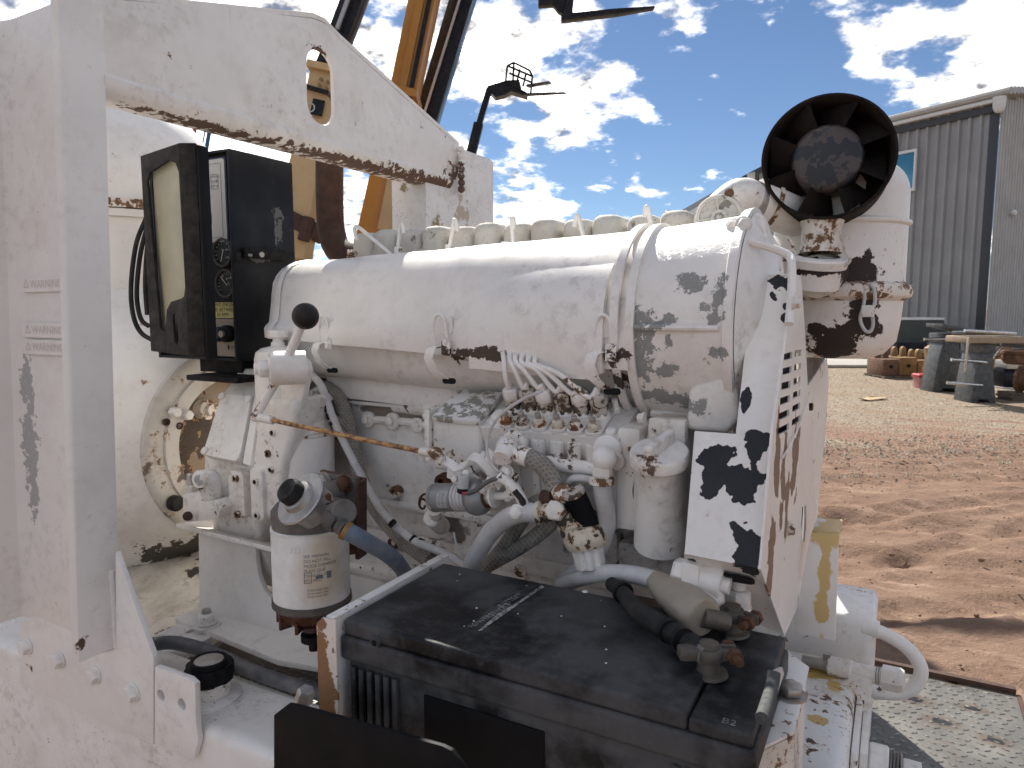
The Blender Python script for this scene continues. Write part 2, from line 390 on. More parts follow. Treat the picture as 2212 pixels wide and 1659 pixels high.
paint('pump_grey', base=(.76, .74, .72), chip=(.17, .165, .14), chip_thr=.50, chip_sc=40, rust=.2, grime=.4, bump=.5)
paint('chippy', chip=(.06, .035, .02), chip_thr=.63, chip_sc=60, rust=.9, grime=.45, speck=.03)
paint('rusty_white', base=(.78, .73, .66), chip=(.09, .045, .02), chip_thr=.535, chip_sc=60, rust=1., grime=.6, speck=.06, streak=.8)
paint('head_cast', base=(.62, .59, .53), chip=(.16, .15, .13), chip_thr=.70, chip_sc=40, rust=.15, grime=.55, rough=.85, bump=.8, bump_sc=170, speck=.09, streak=0)
paint('crankcase_white', chip_thr=.71, chip_sc=50, grime=.7, rough=.55, bump=.5, bump_sc=210, streak=.5, chip=(.07, .05, .04), stain=[(W(-.86, 1.14, -.21), (.22, .1, .018)), (W(-.55, 1.14, -.215), (.2, .1, .02)), (W(-1.05, 1.14, -.25), (.05, .1, .04)), (W(-.75, 1.13, -.43), (.03, .06, .03)), (W(-.35, 1.1, -.5), (.06, .1, .05)), (W(-.52, 1.14, -.34), (.15, .1, .05)), (W(-.42, 1.14, -.42), (.10, .1, .05)), (W(-.62, 1.14, -.30), (.06, .1, .05)), (W(-.30, 1.12, -.36), (.06, .1, .08))], stain_col=(.13, .09, .06))  # stain spots: oily dirt plus painted shade below the strip and around the pump
paint('oily', base=(.70, .62, .50), chip=(.035, .028, .022), chip_thr=.49, chip_sc=55, rust=1., grime=.9, speck=.05, rough=.5)
paint('cast_white', chip_thr=.69, chip_sc=55, grime=.7, rough=.6, bump=.55, bump_sc=210, streak=.25, chip=(.07, .05, .04))
G = lambda px, py: at(px, py, X=-.128)
GF = lambda px, py: at(px, py, Y=.93)
paint('guard_white', chip=(.012, .014, .018), chip_thr=.735, chip_sc=26, rust=.5, streak=.35, grime=.2, rough=.36, bump=.2,
      spots=[(GF(1510, 1190), (.006, .3, .004)), (GF(1553, 1012), (0.0255, 0.3000, 0.0278)), (GF(1597, 1028), (0.0255, 0.3000, 0.0232)), (GF(1628, 1005), (0.0162, 0.3000, 0.0325)), (GF(1622, 1055), (0.0116, 0.3000, 0.0139)), (GF(1622, 942), (0.0209, 0.3000, 0.0093)), (GF(1646, 946), (0.0139, 0.3000, 0.0104)), (GF(1618, 1135), (0.0139, 0.3000, 0.0162)), (GF(1630, 1165), (0.0162, 0.3000, 0.0255)), (GF(1638, 1195), (0.0104, 0.3000, 0.0139)),
             (GF(1660, 612), (0.0186, 0.3000, 0.0139)), (GF(1635, 600), (0.0139, 0.3000, 0.0093)), (GF(1672, 690), (0.0070, 0.3000, 0.0081)), (GF(1672, 660), (0.0058, 0.3000, 0.0058)), (GF(1598, 880), (0.0058, 0.3000, 0.0255))], spot_col=(.010, .012, .016), spot_sc=34, spot_det=3, spot_amp=.8)
paint('guard_side', chip=(.012, .012, .014), chip_thr=.74, chip_sc=26, rust=.8, streak=.7, grime=.2, rough=.36, bump=.2,
      spots=[(G(1680, 985), (0.3000, 0.0212, 0.0531)), (G(1692, 1040), (0.3000, 0.0236, 0.0590)), (G(1662, 1235), (0.3000, 0.0260, 0.0590)), (G(1668, 1200), (0.3000, 0.0212, 0.0472)), (G(1718, 985), (0.3000, 0.0472, 0.0531)), (G(1700, 1090), (0.3000, 0.0212, 0.0472))], spot_col=(.17, .105, .065), spot_sc=30, spot_det=4, spot_amp=.8)
paint('canister_white', chip=(.028, .016, .012), chip_thr=.74, chip_sc=26, rust=.8, speck=.05, grime=.2, streak=.2,
      spots=[(at(1850, 700, Y=1.50), (.035, .3, .035)), (at(1800, 740, Y=1.50), (.05, .3, .028)), (at(1770, 715, Y=1.50), (.02, .3, .012)), (at(1868, 665, Y=1.50), (.022, .3, .045)), (at(1855, 590, Y=1.50), (.035, .3, .028)), (at(1800, 590, Y=1.50), (.06, .3, .010)), (at(1765, 575, Y=1.5), (.03, .3, .014)), (at(1800, 760, Y=1.50), (.06, .3, .012))], spot_col=(.022, .013, .010), spot_sc=26, spot_det=6, spot_amp=.8)
paint('yellow_white', chip=(.02, .018, .016), chip_thr=.735, chip_sc=30, stain=[(at(1782, 1200, Y=1.30), (.012, .3, .20)), (at(1795, 1162, Y=1.30), (.035, .3, .022))], stain_col=(.62, .42, .12), grime=.1, streak=.1)
paint('deck_tank', base=(.80, .78, .75), chip=(.05, .03, .02), chip_thr=.66, chip_sc=45, rust=1., speck=.10, grime=.6, streak=0,
      stain=[(at(1795, 1455, Z=-.66), (.04, .04, .1)), (at(1765, 1555, Z=-.66), (.018, .014, .1)), (at(1745, 1445, Z=-.66), (.04, .03, .1)), (at(1800, 1480, Z=-.66), (.016, .03, .1))], stain_col=(.52, .33, .05))
paint('top_white', chip=(.05, .04, .03), chip_thr=.74, chip_sc=40, speck=.085, grime=.5, streak=0)
paint('bracket_rust', base=(.75, .68, .6), chip=(.05, .03, .02), chip_thr=.68, rust=1., grime=.9, streak=.9, spots=[(W(-.64, .66, -.50), (.022, .2, .09)), (W(-.645, .66, -.60), (.03, .2, .06)), (W(-.64, .66, -.41), (.01, .2, .012))], spot_col=(.19, .095, .04), spot_sc=26)
simple('black_box', (0.0088, 0.0099, 0.0132), (0.0193, 0.0193, 0.0220), sc=14, rough=.48, bump=.2, dust=.25, dustc=(.08, .078, .075))
simple('black_rough', (0.0077, 0.0072, 0.0077), (0.0275, 0.0248, 0.0231), sc=60, rough=.7, bump=1.0, bsc=90, dust=.2, dustc=(.07, .055, .048))
simple('black_paint', (0.0042, 0.0049, 0.0063), (0.0084, 0.0084, 0.0098), sc=20, rough=.62, bump=.15)
simple('rubber', (0.0096, 0.0102, 0.0108), (0.0210, 0.0204, 0.0198), sc=30, rough=.62, dust=.35, dustc=(.13, .12, .11))
simple('hose_grey', (0.0630, 0.0665, 0.0735), (0.0980, 0.0980, 0.1015), sc=20, rough=.6, dust=.4)
simple('hose_white', (.62, .61, .60), (.45, .44, .43), sc=25, rough=.5, dust=.3)
simple('hose_blue', (0.0675, 0.1200, 0.1950), (0.1500, 0.1875, 0.2400), sc=25, rough=.5, dust=.5)
simple('rust', (0.1425, 0.0638, 0.0300), (0.0562, 0.0270, 0.0165), sc=38, rough=.88, bump=.9, bsc=120)
simple('rust_pipe', (0.0788, 0.0375, 0.0240), (0.0413, 0.0225, 0.0165), sc=50, rough=.85, bump=.8, bsc=200)
simple('rust_rod', (.52, .30, .13), (.16, .08, .04), sc=95, rough=.8, bump=.7, lo=.45, hi=.6)
simple('brass', (.30, .19, .07), (.16, .09, .04), sc=60, rough=.5, metal=.5)
simple('steel', (.42, .40, .37), (.28, .25, .22), sc=50, rough=.38, metal=.75)
simple('zinc', (.50, .48, .45), (.33, .31, .29), sc=40, rough=.42, metal=.6, dust=.2)
simple('cast_grey', (0.1500, 0.1387, 0.1237), (0.0900, 0.0825, 0.0750), sc=45, rough=.78, bump=.9, bsc=200, dust=.4)
simple('cast_dark', (.055, .05, .045), (.10, .09, .08), sc=30, rough=.75, bump=.6, dust=.3)
simple('bowl_amber', (.045, .012, .008), (.08, .03, .012), sc=12, rough=.25, bump=.05)
simple('cream_plastic', (0.3760, 0.3200, 0.2480), (0.2880, 0.2400, 0.1840), sc=14, rough=.5, bump=.1, dust=.25)
simple('print_grey', (.16, .17, .18), rough=.7); simple('print_pale', (.42, .41, .40), (.16, .16, .16), sc=160, rough=.6, lo=.45, hi=.55)
simple('print_faint', (.60, .55, .51), (.70, .66, .62), sc=60, rough=.6); simple('print_black', (.012, .012, .013), rough=.6)
simple('label_yellow', (0.4960, 0.4560, 0.1600), (0.4400, 0.4000, 0.1600), sc=20, rough=.5); simple('label_grey', (0.4675, 0.4675, 0.4505), (0.3910, 0.3910, 0.3825), sc=12, rough=.4)
simple('plate_tan', (0.2550, 0.2250, 0.1800), (0.1875, 0.1650, 0.1350), sc=25, rough=.45, metal=.2); simple('needle', (.55, .5, .38), rough=.5)
simple('gauge_dark', (0.0132, 0.0138, 0.0132), (0.0180, 0.0180, 0.0168), rough=.25, bump=.02); simple('blue_dark', (.012, .02, .06), rough=.4, bump=.05)
simple('dirty_bezel', (0.0800, 0.0760, 0.0680), (0.0240, 0.0240, 0.0240), sc=160, rough=.7, bump=.6)
simple('tape_black', (.015, .015, .016), rough=.45); simple('wire_red', (.40, .05, .05), rough=.5)
simple('silver', (0.3240, 0.3285, 0.3330), (0.2520, 0.2520, 0.2520), sc=30, rough=.42, metal=.4, dust=.2)
n = NT('battery_black')
_w = n.rng(n.noise(5.5, 5, .6, off=(1.2, 4.4, 0)), .44, .56)
_c = n.mix(_w, (.011, .0115, .0125), (.074, .0735, .0745)); _c = n.mix(n.math('MULTIPLY', n.rng(n.noise(42, 6, .7), .48, .75), .45), _c, (.12, .118, .118))
n.bump(n.noise(240, 3), .25, .0015); n.fin(_c, n.math('ADD', n.math('MULTIPLY', _w, .22), .44), spec=.22)
simple('lead', (0.1056, 0.0960, 0.0864), (0.1584, 0.1296, 0.0960), sc=60, rough=.6, metal=.35, bump=.7); simple('rope', (0.0500, 0.0550, 0.0550), (0.1000, 0.1000, 0.0950), sc=200, rough=.9)
simple('pad', (0.2700, 0.2475, 0.2100), (0.3750, 0.3525, 0.3150), sc=40, rough=.7)

def braid():
    n = NT('braid')
    c = n.mix(n.rng(n.noise(30, 5), .35, .7), (.37, .345, .305), (.26, .24, .21))
    w1 = n.N.new('ShaderNodeTexWave'); w1.bands_direction = 'DIAGONAL'; w1.inputs['Scale'].default_value = 60; w1.inputs['Distortion'].default_value = .6; n.L.new(n.pos, w1.inputs[0])
    mp = n.N.new('ShaderNodeMapping'); mp.inputs['Scale'].default_value = (-1, 1, 1.2); n.L.new(n.pos, mp.inputs[0])
    w2 = n.N.new('ShaderNodeTexWave'); w2.bands_direction = 'DIAGONAL'; w2.inputs['Scale'].default_value = 60; w2.inputs['Distortion'].default_value = .6; n.L.new(mp.outputs[0], w2.inputs[0])
    h = n.math('MAXIMUM', w1.outputs[1], w2.outputs[1])
    c = n.mix(n.math('MULTIPLY', n.rng(h, .8, .35), .45), c, (.12, .105, .09))
    n.bump(h, .8, .002); n.fin(c, .85)
braid()
def glass(name, c, alpha, rough=.15):
    n = NT(name); n.b.inputs['Transmission Weight'].default_value = alpha
    n.fin(n.mix(n.rng(n.noise(20, 6), .35, .75), c, [q * .75 for q in c]), rough); n.b.inputs['IOR'].default_value = 1.4
glass('pane_dirty', (.38, .355, .26), .25, .35)
n = NT('window_glass'); n.fin((.02, .14, .24), .08); n.b.inputs['Metallic'].default_value = .35

# ------------------------------------------------------------------ ground
def dirt_mat():
    n = NT('red_dirt')
    c = n.mix(n.rng(n.noise(.55, 6, .62), .35, .68), (.228, .150, .108), (.172, .108, .076))
    c = n.mix(n.rng(n.noise(5, 6, .7), .54, .80), c, (.118, .067, .044))
    c = n.mix(n.rng(n.noise(2.2, 4, .6, stretch=(1, 3, 1), off=(5, 2, 0)), .54, .72), c, (.31, .21, .15))
    c = n.mix(n.rng(n.noise(90, 2, .5), .68, .74), c, (.32, .25, .19))
    h = n.math('ADD', n.noise(6, 8, .68), n.math('MULTIPLY', n.noise(40, 5, .7), .35))
    n.bump(h, 1.0, .035); n.fin(c, .95, spec=.1)
dirt_mat()
def gravel_mat(name, a, b):
    n = NT(name)
    v = n.N.new('ShaderNodeTexVoronoi'); v.inputs['Scale'].default_value = 26; n.L.new(n.pos, v.inputs['Vector'])
    sp = n.N.new('ShaderNodeSeparateColor'); n.L.new(v.outputs['Color'], sp.inputs[0])
    c = n.mix(sp.outputs[0], a, b)
    c = n.mix(n.rng(n.noise(1.2, 6), .45, .7), c, (.24, .168, .116))
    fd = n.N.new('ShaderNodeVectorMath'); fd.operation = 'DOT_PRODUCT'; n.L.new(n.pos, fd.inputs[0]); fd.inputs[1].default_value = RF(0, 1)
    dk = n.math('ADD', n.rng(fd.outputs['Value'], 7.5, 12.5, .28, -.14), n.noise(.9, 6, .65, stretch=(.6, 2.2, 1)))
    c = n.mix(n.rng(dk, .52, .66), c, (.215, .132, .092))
    n.bump(v.outputs['Distance'], .7, .03); n.fin(c, .9, spec=.15)
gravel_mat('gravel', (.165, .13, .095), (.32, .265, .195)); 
simple('pebble', (.31, .255, .19), (.18, .14, .10), sc=14, rough=.9, lo=.4, hi=.6)
simple('concrete', (.38, .355, .315), (.30, .28, .25), sc=1.5, rough=.85, bsc=40)

# gravel begins behind a ragged line across the yard
def gravel_edge(r): return 7.6 + .55 * mnoise.noise(Vector((r * .6, 3, 0))) + .10 * r
def ground():
    rs = [-260, -120, -60, -30, -16, -9, -6, -4, -2, -1] + [-.5 + .07 * i for i in range(116)] + [8 + .3 * i for i in range(21)] + [18, 22, 30, 60, 120, 260]
    fs = [-60, -20, -8, -3, 0, 1, 1.6] + [2.2 + .045 * i for i in range(159)] + [9.6, 10.2, 11, 12, 14, 17, 20, 24, 30, 40, 60, 100, 180, 400]
    def h(r, f):
        if f < 1.9 or f > 9.5 or r < -9 or r > 14: return 0.
        p = Vector((r, f, 0)); z = .05 * mnoise.noise(p * .6) + .030 * mnoise.noise(Vector((r * .8, f * 2.4, 5))) + .022 * mnoise.noise(Vector((r * 2.4, f * 6, 1))) + .014 * mnoise.noise(p * 11) + .008 * mnoise.noise(p * 24)
        # ruts left by tyres sweeping across the yard, with lug marks in them
        for (a, b, k, w) in ((5.0, -.30, .10, .17), (6.15, -.38, -.05, .20), (3.7, .25, .14, .14), (6.9, .12, 0, .22), (4.4, .55, .05, .13), (5.6, .30, .05, .15)):
            c = a + b * (r - 2) + k * math.sin(r * .9); d = (f - c) / w
            if abs(d) < 2: z += -.030 * math.exp(-d * d) + .018 * math.exp(-(abs(d) - 1.3) ** 2 * 6) + .010 * math.exp(-d * d) * (1 if math.sin(r * 22 + d * 2.5) > .1 else -1)
        d = (r - (1.75 + .10 * (f - 4))) / .26                                     # a chevron tread print running away
        if abs(d) < 1.5 and 3.6 < f < 6.6: z += .030 * math.exp(-d * d) * math.sin(d * 11) 
        return z * min(1, (f - 1.9) / .5, (9.5 - f) / .5)
    V, Fc = [], []
    for f in fs:
        for r in rs: q = RF(r, f); V.append((q.x, q.y, h(r, f)))
    m = len(rs)
    for j in range(len(fs) - 1):
        for i in range(m - 1): Fc.append((j * m + i, j * m + i + 1, (j + 1) * m + i + 1, (j + 1) * m + i))
    mb = MB(); mb.add(V, Fc); structure(obj('ground', mb, 'red_dirt', smooth=60, merge=False))
    # gravel sheet with a ragged near edge
    rr = [-40 + .5 * i for i in range(181)]
    mb = MB(); mb.loft([[RF(r, gravel_edge(r) + .18 * mnoise.noise(Vector((r * 3, 0, 0))), -.05) for r in rr], [RF(r, gravel_edge(r) + 1.2, .045) for r in rr], [RF(r, 14, .045) for r in rr], [RF(r, 70, .045) for r in rr]])
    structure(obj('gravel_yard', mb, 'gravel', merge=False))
    mb = MB()
    for i in range(15000):
        t = random.random() ** 1.5
        r = random.uniform(2.2, 11.5); f = gravel_edge(r) - .9 + t * 11
        if f < gravel_edge(r) and random.random() < .8: continue
        q = RF(r, f, .04); s = random.uniform(.012, .030); a = random.random() * 3.1
        u = Vector((math.cos(a), math.sin(a), 0)) * s; w = Vector((-math.sin(a), math.cos(a), 0)) * s * random.uniform(.5, 1); z = Vector((0, 0, s * .6))
        mb.add([q + u, q + w, q - u * .9, q - w, q + z + u * .2, q - z], [(0, 1, 4), (1, 2, 4), (2, 3, 4), (3, 0, 4)])
    g = obj('gravel_stones', mb, 'pebble', smooth=0, merge=False); g['kind'] = 'stuff'
    tag(g, 'pale loose gravel scattered over the yard behind the red dirt', 'gravel')
    # clods of dirt
    mb = MB()
    for i in range(700):
        f = random.uniform(2.4, 9); r = random.uniform(.6, .75 * f + 1)
        q = RF(r, f, .02); s = random.uniform(.003, .010) * (1 if random.random() < .96 else 2.5)
        mb.ball(q, s, 5, 3, (1, random.uniform(.6, 1.2), .7))
    g = obj('dirt_clods', mb, 'red_dirt', smooth=0, merge=False); g['kind'] = 'stuff'
    tag(g, 'small red dirt clods lying over the churned yard', 'dirt')
ground()
mb = MB(); a = at(1725, 757, Z=-CAMZ); b = at(1990, 757, Z=-CAMZ)
p = [RF(6.2, 20.4, .06), RF(13.2, 20.0, .06), RF(14.5, 21.8, .06), RF(5.6, 24, .06)]
mb.prism(p, (0, 0, .07)); structure(obj('concrete_apron', mb, 'concrete', bevel=.01))
# ------------------------------------------------------------------ sheds
simple('clad_grey', (.30, .30, .30), (.25, .25, .25), sc=1.2, rough=.5, bump=.05, metal=.1); simple('clad_pale', (.40, .385, .37), (.34, .325, .31), sc=1.5, rough=.55, bump=.05)
simple('trim_dark', (0.0450, 0.0488, 0.0562), rough=.5); simple('trim_bright', (.72, .71, .70), rough=.4); simple('white_plastic', (.7, .7, .68), rough=.4)
def ribbed(o, u, nrm, width, h, pitch, depth, flatw):
    """one cladding sheet with trapezoid ribs, standing at o, running along u"""
    prof = []; x = 0.
    k = max(1, round(width / pitch)); p = width / k
    for i in range(k):
        x = i * p
        prof += [(x, 0), (x + flatw * p, 0), (x + flatw * p + .12 * p, depth), (x + p - .12 * p, depth)]
    prof.append((width, 0))
    mb = MB(); A = [o + u * a + nrm * d for a, d in prof]; B = [q + UZ * h for q in A]
    mb.loft([A, B]); return mb
def shed():
    t = thing('steel_shed', 'tall grey ribbed steel shed with white gutter behind the engine at right', 'shed')
    C = RF(14.3, 21.5); w1 = RF(-.572, 1).normalized(); w2 = RF(1, .572).normalized(); n1 = -w2; n2 = -w1
    He = 7.75
    first = None
    for i in range(6):
        m = ribbed(C + w1 * (.252 + .96 * i), w1, n1, .955, He, .32, .085, .55)
        obj('cladding_sheet', m, 'clad_grey', t, smooth=0)
    for i in range(9):
        m = ribbed(C + w2 * (.02 + .80 * i), w2, n2, .795, He + .12 * (i + 1), .16, .03, .35)
        obj('cladding_sheet', m, 'clad_pale', t, smooth=0)
    m = MB(); m.obox(C + w1 * .13 + n1 * .03 + UZ * He / 2, w1 * .13, n1 * .035, UZ * He / 2); obj('corner_flashing', m, 'trim_dark', t, bevel=.01)
    m = MB(); m.obox(C + w1 * 3 + n1 * .12 + UZ * (He + .02), w1 * 3.05, n1 * .12, UZ * .055); obj('gutter', m, 'trim_bright', t, bevel=.02)
    m = MB(); m.obox(C + w1 * 3 + n1 * .06 + UZ * (He - .19), w1 * 3.05, n1 * .06, UZ * .10); obj('fascia', m, 'trim_dark', t, bevel=.01)
    m = MB(); a = C + UZ * (He + .2) + n2 * .35 + n1 * .2
    for i in range(36): m.tube([a + w2 * (.2 * i) + UZ * (.03 * i), a + w1 * 6.4 + w2 * (.2 * i) + UZ * (.03 * i)], .11, 8, cap=True, spline=False)
    obj('roof', m, 'clad_pale', t)
    # window in the side wall
    wc = at(1962, 368, D=1) - Vector((0, 0, CAMZ)); 
    def hit(px, py, off=.0):
        d = ray(px, py); base = C + n1 * off; k = (base - Vector((0, 0, CAMZ))).dot(n1) / d.dot(n1); return d * k + Vector((0, 0, CAMZ))
    P = [hit(1936, 338, .09), hit(1976, 318, .09), hit(1972, 408, .09), hit(1932, 420, .09)]
    c = sum(P, Vector()) / 4; hw = abs((P[1] - P[0]).dot(w1)) / 2 + .55; hh = (P[0].z - P[3].z) / 2 + .05; c = c + w1 * .45
    f = holed(rrect(c, w1, UZ, hw, hh, .02), [rrect(c + w1 * (hw * .5), w1, UZ, hw * .42, hh - .09, .02), rrect(c - w1 * (hw * .45), w1, UZ, hw * .47, hh - .09, .02)], n1 * .07)
    fo = obj('window', f, 'trim_bright', t)
    for sgn, k in ((.5, .42), (-.45, .47)):
        m = MB(); m.obox(c + w1 * (hw * sgn) + n1 * .02, w1 * hw * k, n1 * .01, UZ * (hh - .09)); obj('pane', m, 'window_glass', fo)
    m = MB(); q = C + n1 * .2 + UZ * (He - .22) + n2 * .05; m.ball(q, .15, 14, 8); m.cyl(q, q + UZ * .3, .16, .18); obj('security_camera', m, 'white_plastic', t)
    m = MB(); q = C + w2 * .9 + n2 * .12 + UZ * 4.6; m.ball(q, .09); m.cyl(q, q - n2 * .15, .05); obj('wall_lamp', m, 'white_plastic', t)
    # second, farther shed whose sloping roof shows left of the intake bowl
    t = thing('far_shed', 'farther grey shed with sloping dark roof edge behind the intake pipe', 'shed')
    D = 34.0; A = at(1545, 426, D=D); B = at(1760, 311, D=D)
    u = (B - A); u.z = 0; L = u.length; u.normalize(); nn = RF(0, -1)
    for i in range(int(L / .9)):
        x0, x1 = i * .9, i * .9 + .88; z0 = A.z + (B.z - A.z) * x0 / L; z1 = A.z + (B.z - A.z) * x1 / L
        q0, q1 = Vector((A.x, A.y, 0)) + u * x0, Vector((A.x, A.y, 0)) + u * x1
        m = MB()
        for k in range(3):
            s0 = q0.lerp(q1, k / 3); s1 = q0.lerp(q1, (k + .8) / 3)
            m.prism([s0, s1, s1 + UZ * (z0 + (z1 - z0) * (k + .8) / 3), s0 + UZ * (z0 + (z1 - z0) * k / 3)], -nn * .05)
        obj('cladding_sheet', m, 'clad_grey', t, smooth=0)
    m = MB(); m.prism([A + nn * .15, B + nn * .15, B + nn * .15 + UZ * .3, A + nn * .15 + UZ * .3], -nn * 9); obj('roof', m, 'trim_dark', t)
    m = MB(); m.prism([Vector((A.x, A.y, 0)) - nn * .1, Vector((B.x, B.y, 0)) - nn * .1, B - nn * .1, A - nn * .1], -nn * 8); obj('wall', m, 'clad_grey', t, smooth=0)
shed()

# ------------------------------------------------------------------ raised telehandlers in the yard
simple('boom_black', (0.0070, 0.0084, 0.0126), (0.0140, 0.0126, 0.0126), sc=3, rough=.3, bump=.05, dust=.25, dustc=(.09, .07, .06)); simple('boom_yellow', (.45, .19, .014), (.38, .16, .016), sc=2, rough=.42, bump=.05, dust=.2, dustc=(.2, .12, .05))
simple('boom_cream', (.52, .36, .175), (.45, .31, .15), sc=2, rough=.5, bump=.05, dust=.2, dustc=(.35, .22, .1)); simple('tyre', (.02, .02, .02), rough=.85)
simple('boom_light', (.42, .43, .45), rough=.4)
def beam(mb, a, b, wa, da, wb=None, db=None):
    """tapered box between a and b: w across the view, d along it"""
    wb = wb or wa; db = db or da; a, b = Vector(a), Vector(b); t = (b - a).normalized()
    side = t.cross(RF(0, 1)).normalized(); dep = side.cross(t).normalized()
    S = lambda p, w, d: [p - side * w - dep * d, p + side * w - dep * d, p + side * w + dep * d, p - side * w + dep * d]
    return mb.loft([S(a, wa / 2, da / 2), S(b, wb / 2, db / 2)], True, True)
def chassis(t, foot, mat):
    """wheeled body under the boom, at yard level"""
    q = Vector((foot.x, foot.y, 0)); r, f = RF(1, 0), RF(0, 1)
    m = MB(); m.obox(q + UZ * 1.0, r * 1.0, f * 2.2, UZ * .35); obj('chassis', m, mat, t, bevel=.08)
    m = MB(); m.obox(q + UZ * 1.9 - r * .65, r * .42, f * .7, UZ * .6); obj('cab', m, 'boom_black', t, bevel=.08)
    for sx in (-1, 1):
        for sy in (-1, 1):
            c = q + r * (sx * 1.05) + f * (sy * 1.5) + UZ * .6
            m = MB(); m.lathe(c - r * .2, r, [(0, .3), (0, .52), (.06, .6), (.34, .6), (.4, .52), (.4, .3)], 20, cap=False); w = obj('wheel', m, 'tyre', t)
            m = MB(); m.cyl(c - r * .16, c + r * .16, .31, n=16); obj('rim', m, 'boom_cream', w)
def telehandlers():
    D = 11.0; s = D / F
    A = lambda px, py, d=D: at(px, py, D=d)
    # 1: cream boom with black inner section, seen through and below the lifting eye
    t = thing('telehandler', 'cream boom with black inner section seen through the lifting eye', 'telehandler', 'telehandlers with raised booms')
    m = MB(); beam(m, A(628, 560), A(702, 158), 76 * s, .5, 46 * s, .45); ob = obj('outer_boom', m, 'boom_cream', t, bevel=.03)
    m = MB(); beam(m, A(701, 166, D - .02), A(704, 152, D - .02), 60 * s, .58); obj('boom_collar', m, 'boom_cream', ob, bevel=.01)
    m = MB(); beam(m, A(690, 210, D - .03), A(692, 203, D - .03), 56 * s, .54); obj('boom_band', m, 'boom_black', ob)
    for px, py in ((694, 172), (709, 178), (691, 184), (706, 190)):
        m = MB(); q = A(px, py, D - .27); m.cyl(q, q - RF(0, .03), .028, n=10); obj('bolt', m, 'brass', ob)
    q = A(674, 245, D - .31); dv = (A(703, 158) - A(673, 300)).normalized(); sv = dv.cross(RF(0, 1)).normalized()
    m = MB(); m.obox(A(686, 232, D - .29), sv * (13 * s), dv * (17 * s), RF(0, .004)); pl = obj('logo_plate', m, 'boom_black', ob)
    text('G', 30 * s, flat(A(680, 245, D - .32), sv, dv), 'label_grey', 'lettering', pl)
    m = MB(); beam(m, A(700, 175), A(812, -120), 46 * s, .34); obj('inner_boom', m, 'boom_black', t, bevel=.03)
    m = MB(); beam(m, A(728, 62, D - .3), A(762, -30, D - .3), 7 * s, .05); obj('hydraulic_pipe', m, 'boom_light', t)
    m = MB(); beam(m, A(640, 500), A(655, 470), 90 * s, .6); m.tube([A(655, 520, D - .3), A(668, 470, D - .3)], .09, 8); obj('boom_pivot', m, 'rust_pipe', t)
    chassis(t, A(600, 700), 'boom_cream')
    # 2: yellow boom
    D2 = 12.5; s2 = D2 / F
    t = thing('telehandler', 'yellow orange boom rising steeply behind the white lifting beam', 'telehandler', 'telehandlers with raised booms')
    m = MB(); beam(m, A(812, 560, D2), A(873, 210, D2), 88 * s2, .75, 56 * s2, .62); ob = obj('outer_boom', m, 'boom_yellow', t, bevel=.05)
    m = MB(); beam(m, A(846, 500, D2 - .42), A(883, 240, D2 - .38), 60 * s2, .06, 30 * s2, .06); obj('side_plate', m, 'boom_cream', ob, bevel=.01)
    m = MB(); beam(m, A(872, 222, D2), A(875, 205, D2), 66 * s2, .76); obj('boom_collar', m, 'boom_yellow', ob, bevel=.02)
    m = MB(); beam(m, A(873, 215, D2), A(950, -160, D2), 57 * s2, .55); ib = obj('inner_boom', m, 'boom_yellow', t, bevel=.04)
    m = MB(); beam(m, A(884, 212, D2 - .32), A(944, -80, D2 - .32), 9 * s2, .05); obj('boom_stripe', m, 'boom_black', ib)
    m = MB(); beam(m, A(866, 205, D2 - .30), A(920, -60, D2 - .30), 16 * s2, .04); obj('wear_strip', m, 'boom_yellow', ib)
    chassis(t, A(790, 700, D2), 'boom_yellow')
    # 3: black boom next to it
    D3 = 13.5; s3 = D3 / F
    t = thing('telehandler', 'black boom with pale stripe leaning beside the yellow boom', 'telehandler', 'telehandlers with raised booms')
    m = MB(); beam(m, A(838, 540, D3), A(1036, -120, D3), 50 * s3, .45); ob = obj('inner_boom', m, 'boom_black', t, bevel=.04)
    m = MB(); beam(m, A(915, 250, D3 - .26), A(1002, -30, D3 - .26), 5 * s3, .03); obj('boom_stripe', m, 'boom_light', ob)  # pale strip laid on for the highlight down the black boom
    m = MB(); beam(m, A(830, 560, D3), A(860, 430, D3), 70 * s3, .7); obj('outer_boom', m, 'boom_cream', t, bevel=.04)
    chassis(t, A(815, 700, D3), 'boom_cream')
    # 4: far telehandler carrying a fork carriage
    D4 = 22.0; s4 = D4 / F
    t = thing('telehandler', 'distant black telehandler boom holding a fork carriage up in the sky', 'telehandler', 'telehandlers with raised booms')
    m = MB(); beam(m, A(1006, 380, D4), A(1034, 268, D4), 21 * s4, .3); obj('outer_boom', m, 'boom_black', t, bevel=.03)
    m = MB(); beam(m, A(1034, 272, D4), A(1057, 193, D4), 13 * s4, .22); obj('inner_boom', m, 'boom_black', t, bevel=.02)
    m = MB(); m.prism([A(x, y, D4) for x, y in ((1052, 186), (1094, 173), (1122, 172), (1127, 196), (1140, 208), (1104, 197), (1090, 205), (1070, 210), (1060, 200))], RF(0, .4)); obj('boom_head', m, 'boom_black', t)
    fr = MB()
    for a, b in (((1096, 142), (1092, 178)), ((1096, 142), (1150, 165)), ((1150, 165), (1146, 206)), ((1100, 158), (1148, 178)), ((1094, 178), (1145, 206)), ((1110, 135), (1144, 152)), ((1110, 135), (1108, 178)), ((1144, 152), (1150, 165)), ((1110, 135), (1096, 142)), ((1123, 150), (1116, 180)), ((1136, 160), (1130, 186))):
        fr.tube([A(*a, D4), A(*b, D4)], 2.2 * s4, 6, spline=False)
    fc = obj('fork_carriage', fr, 'boom_black', t)
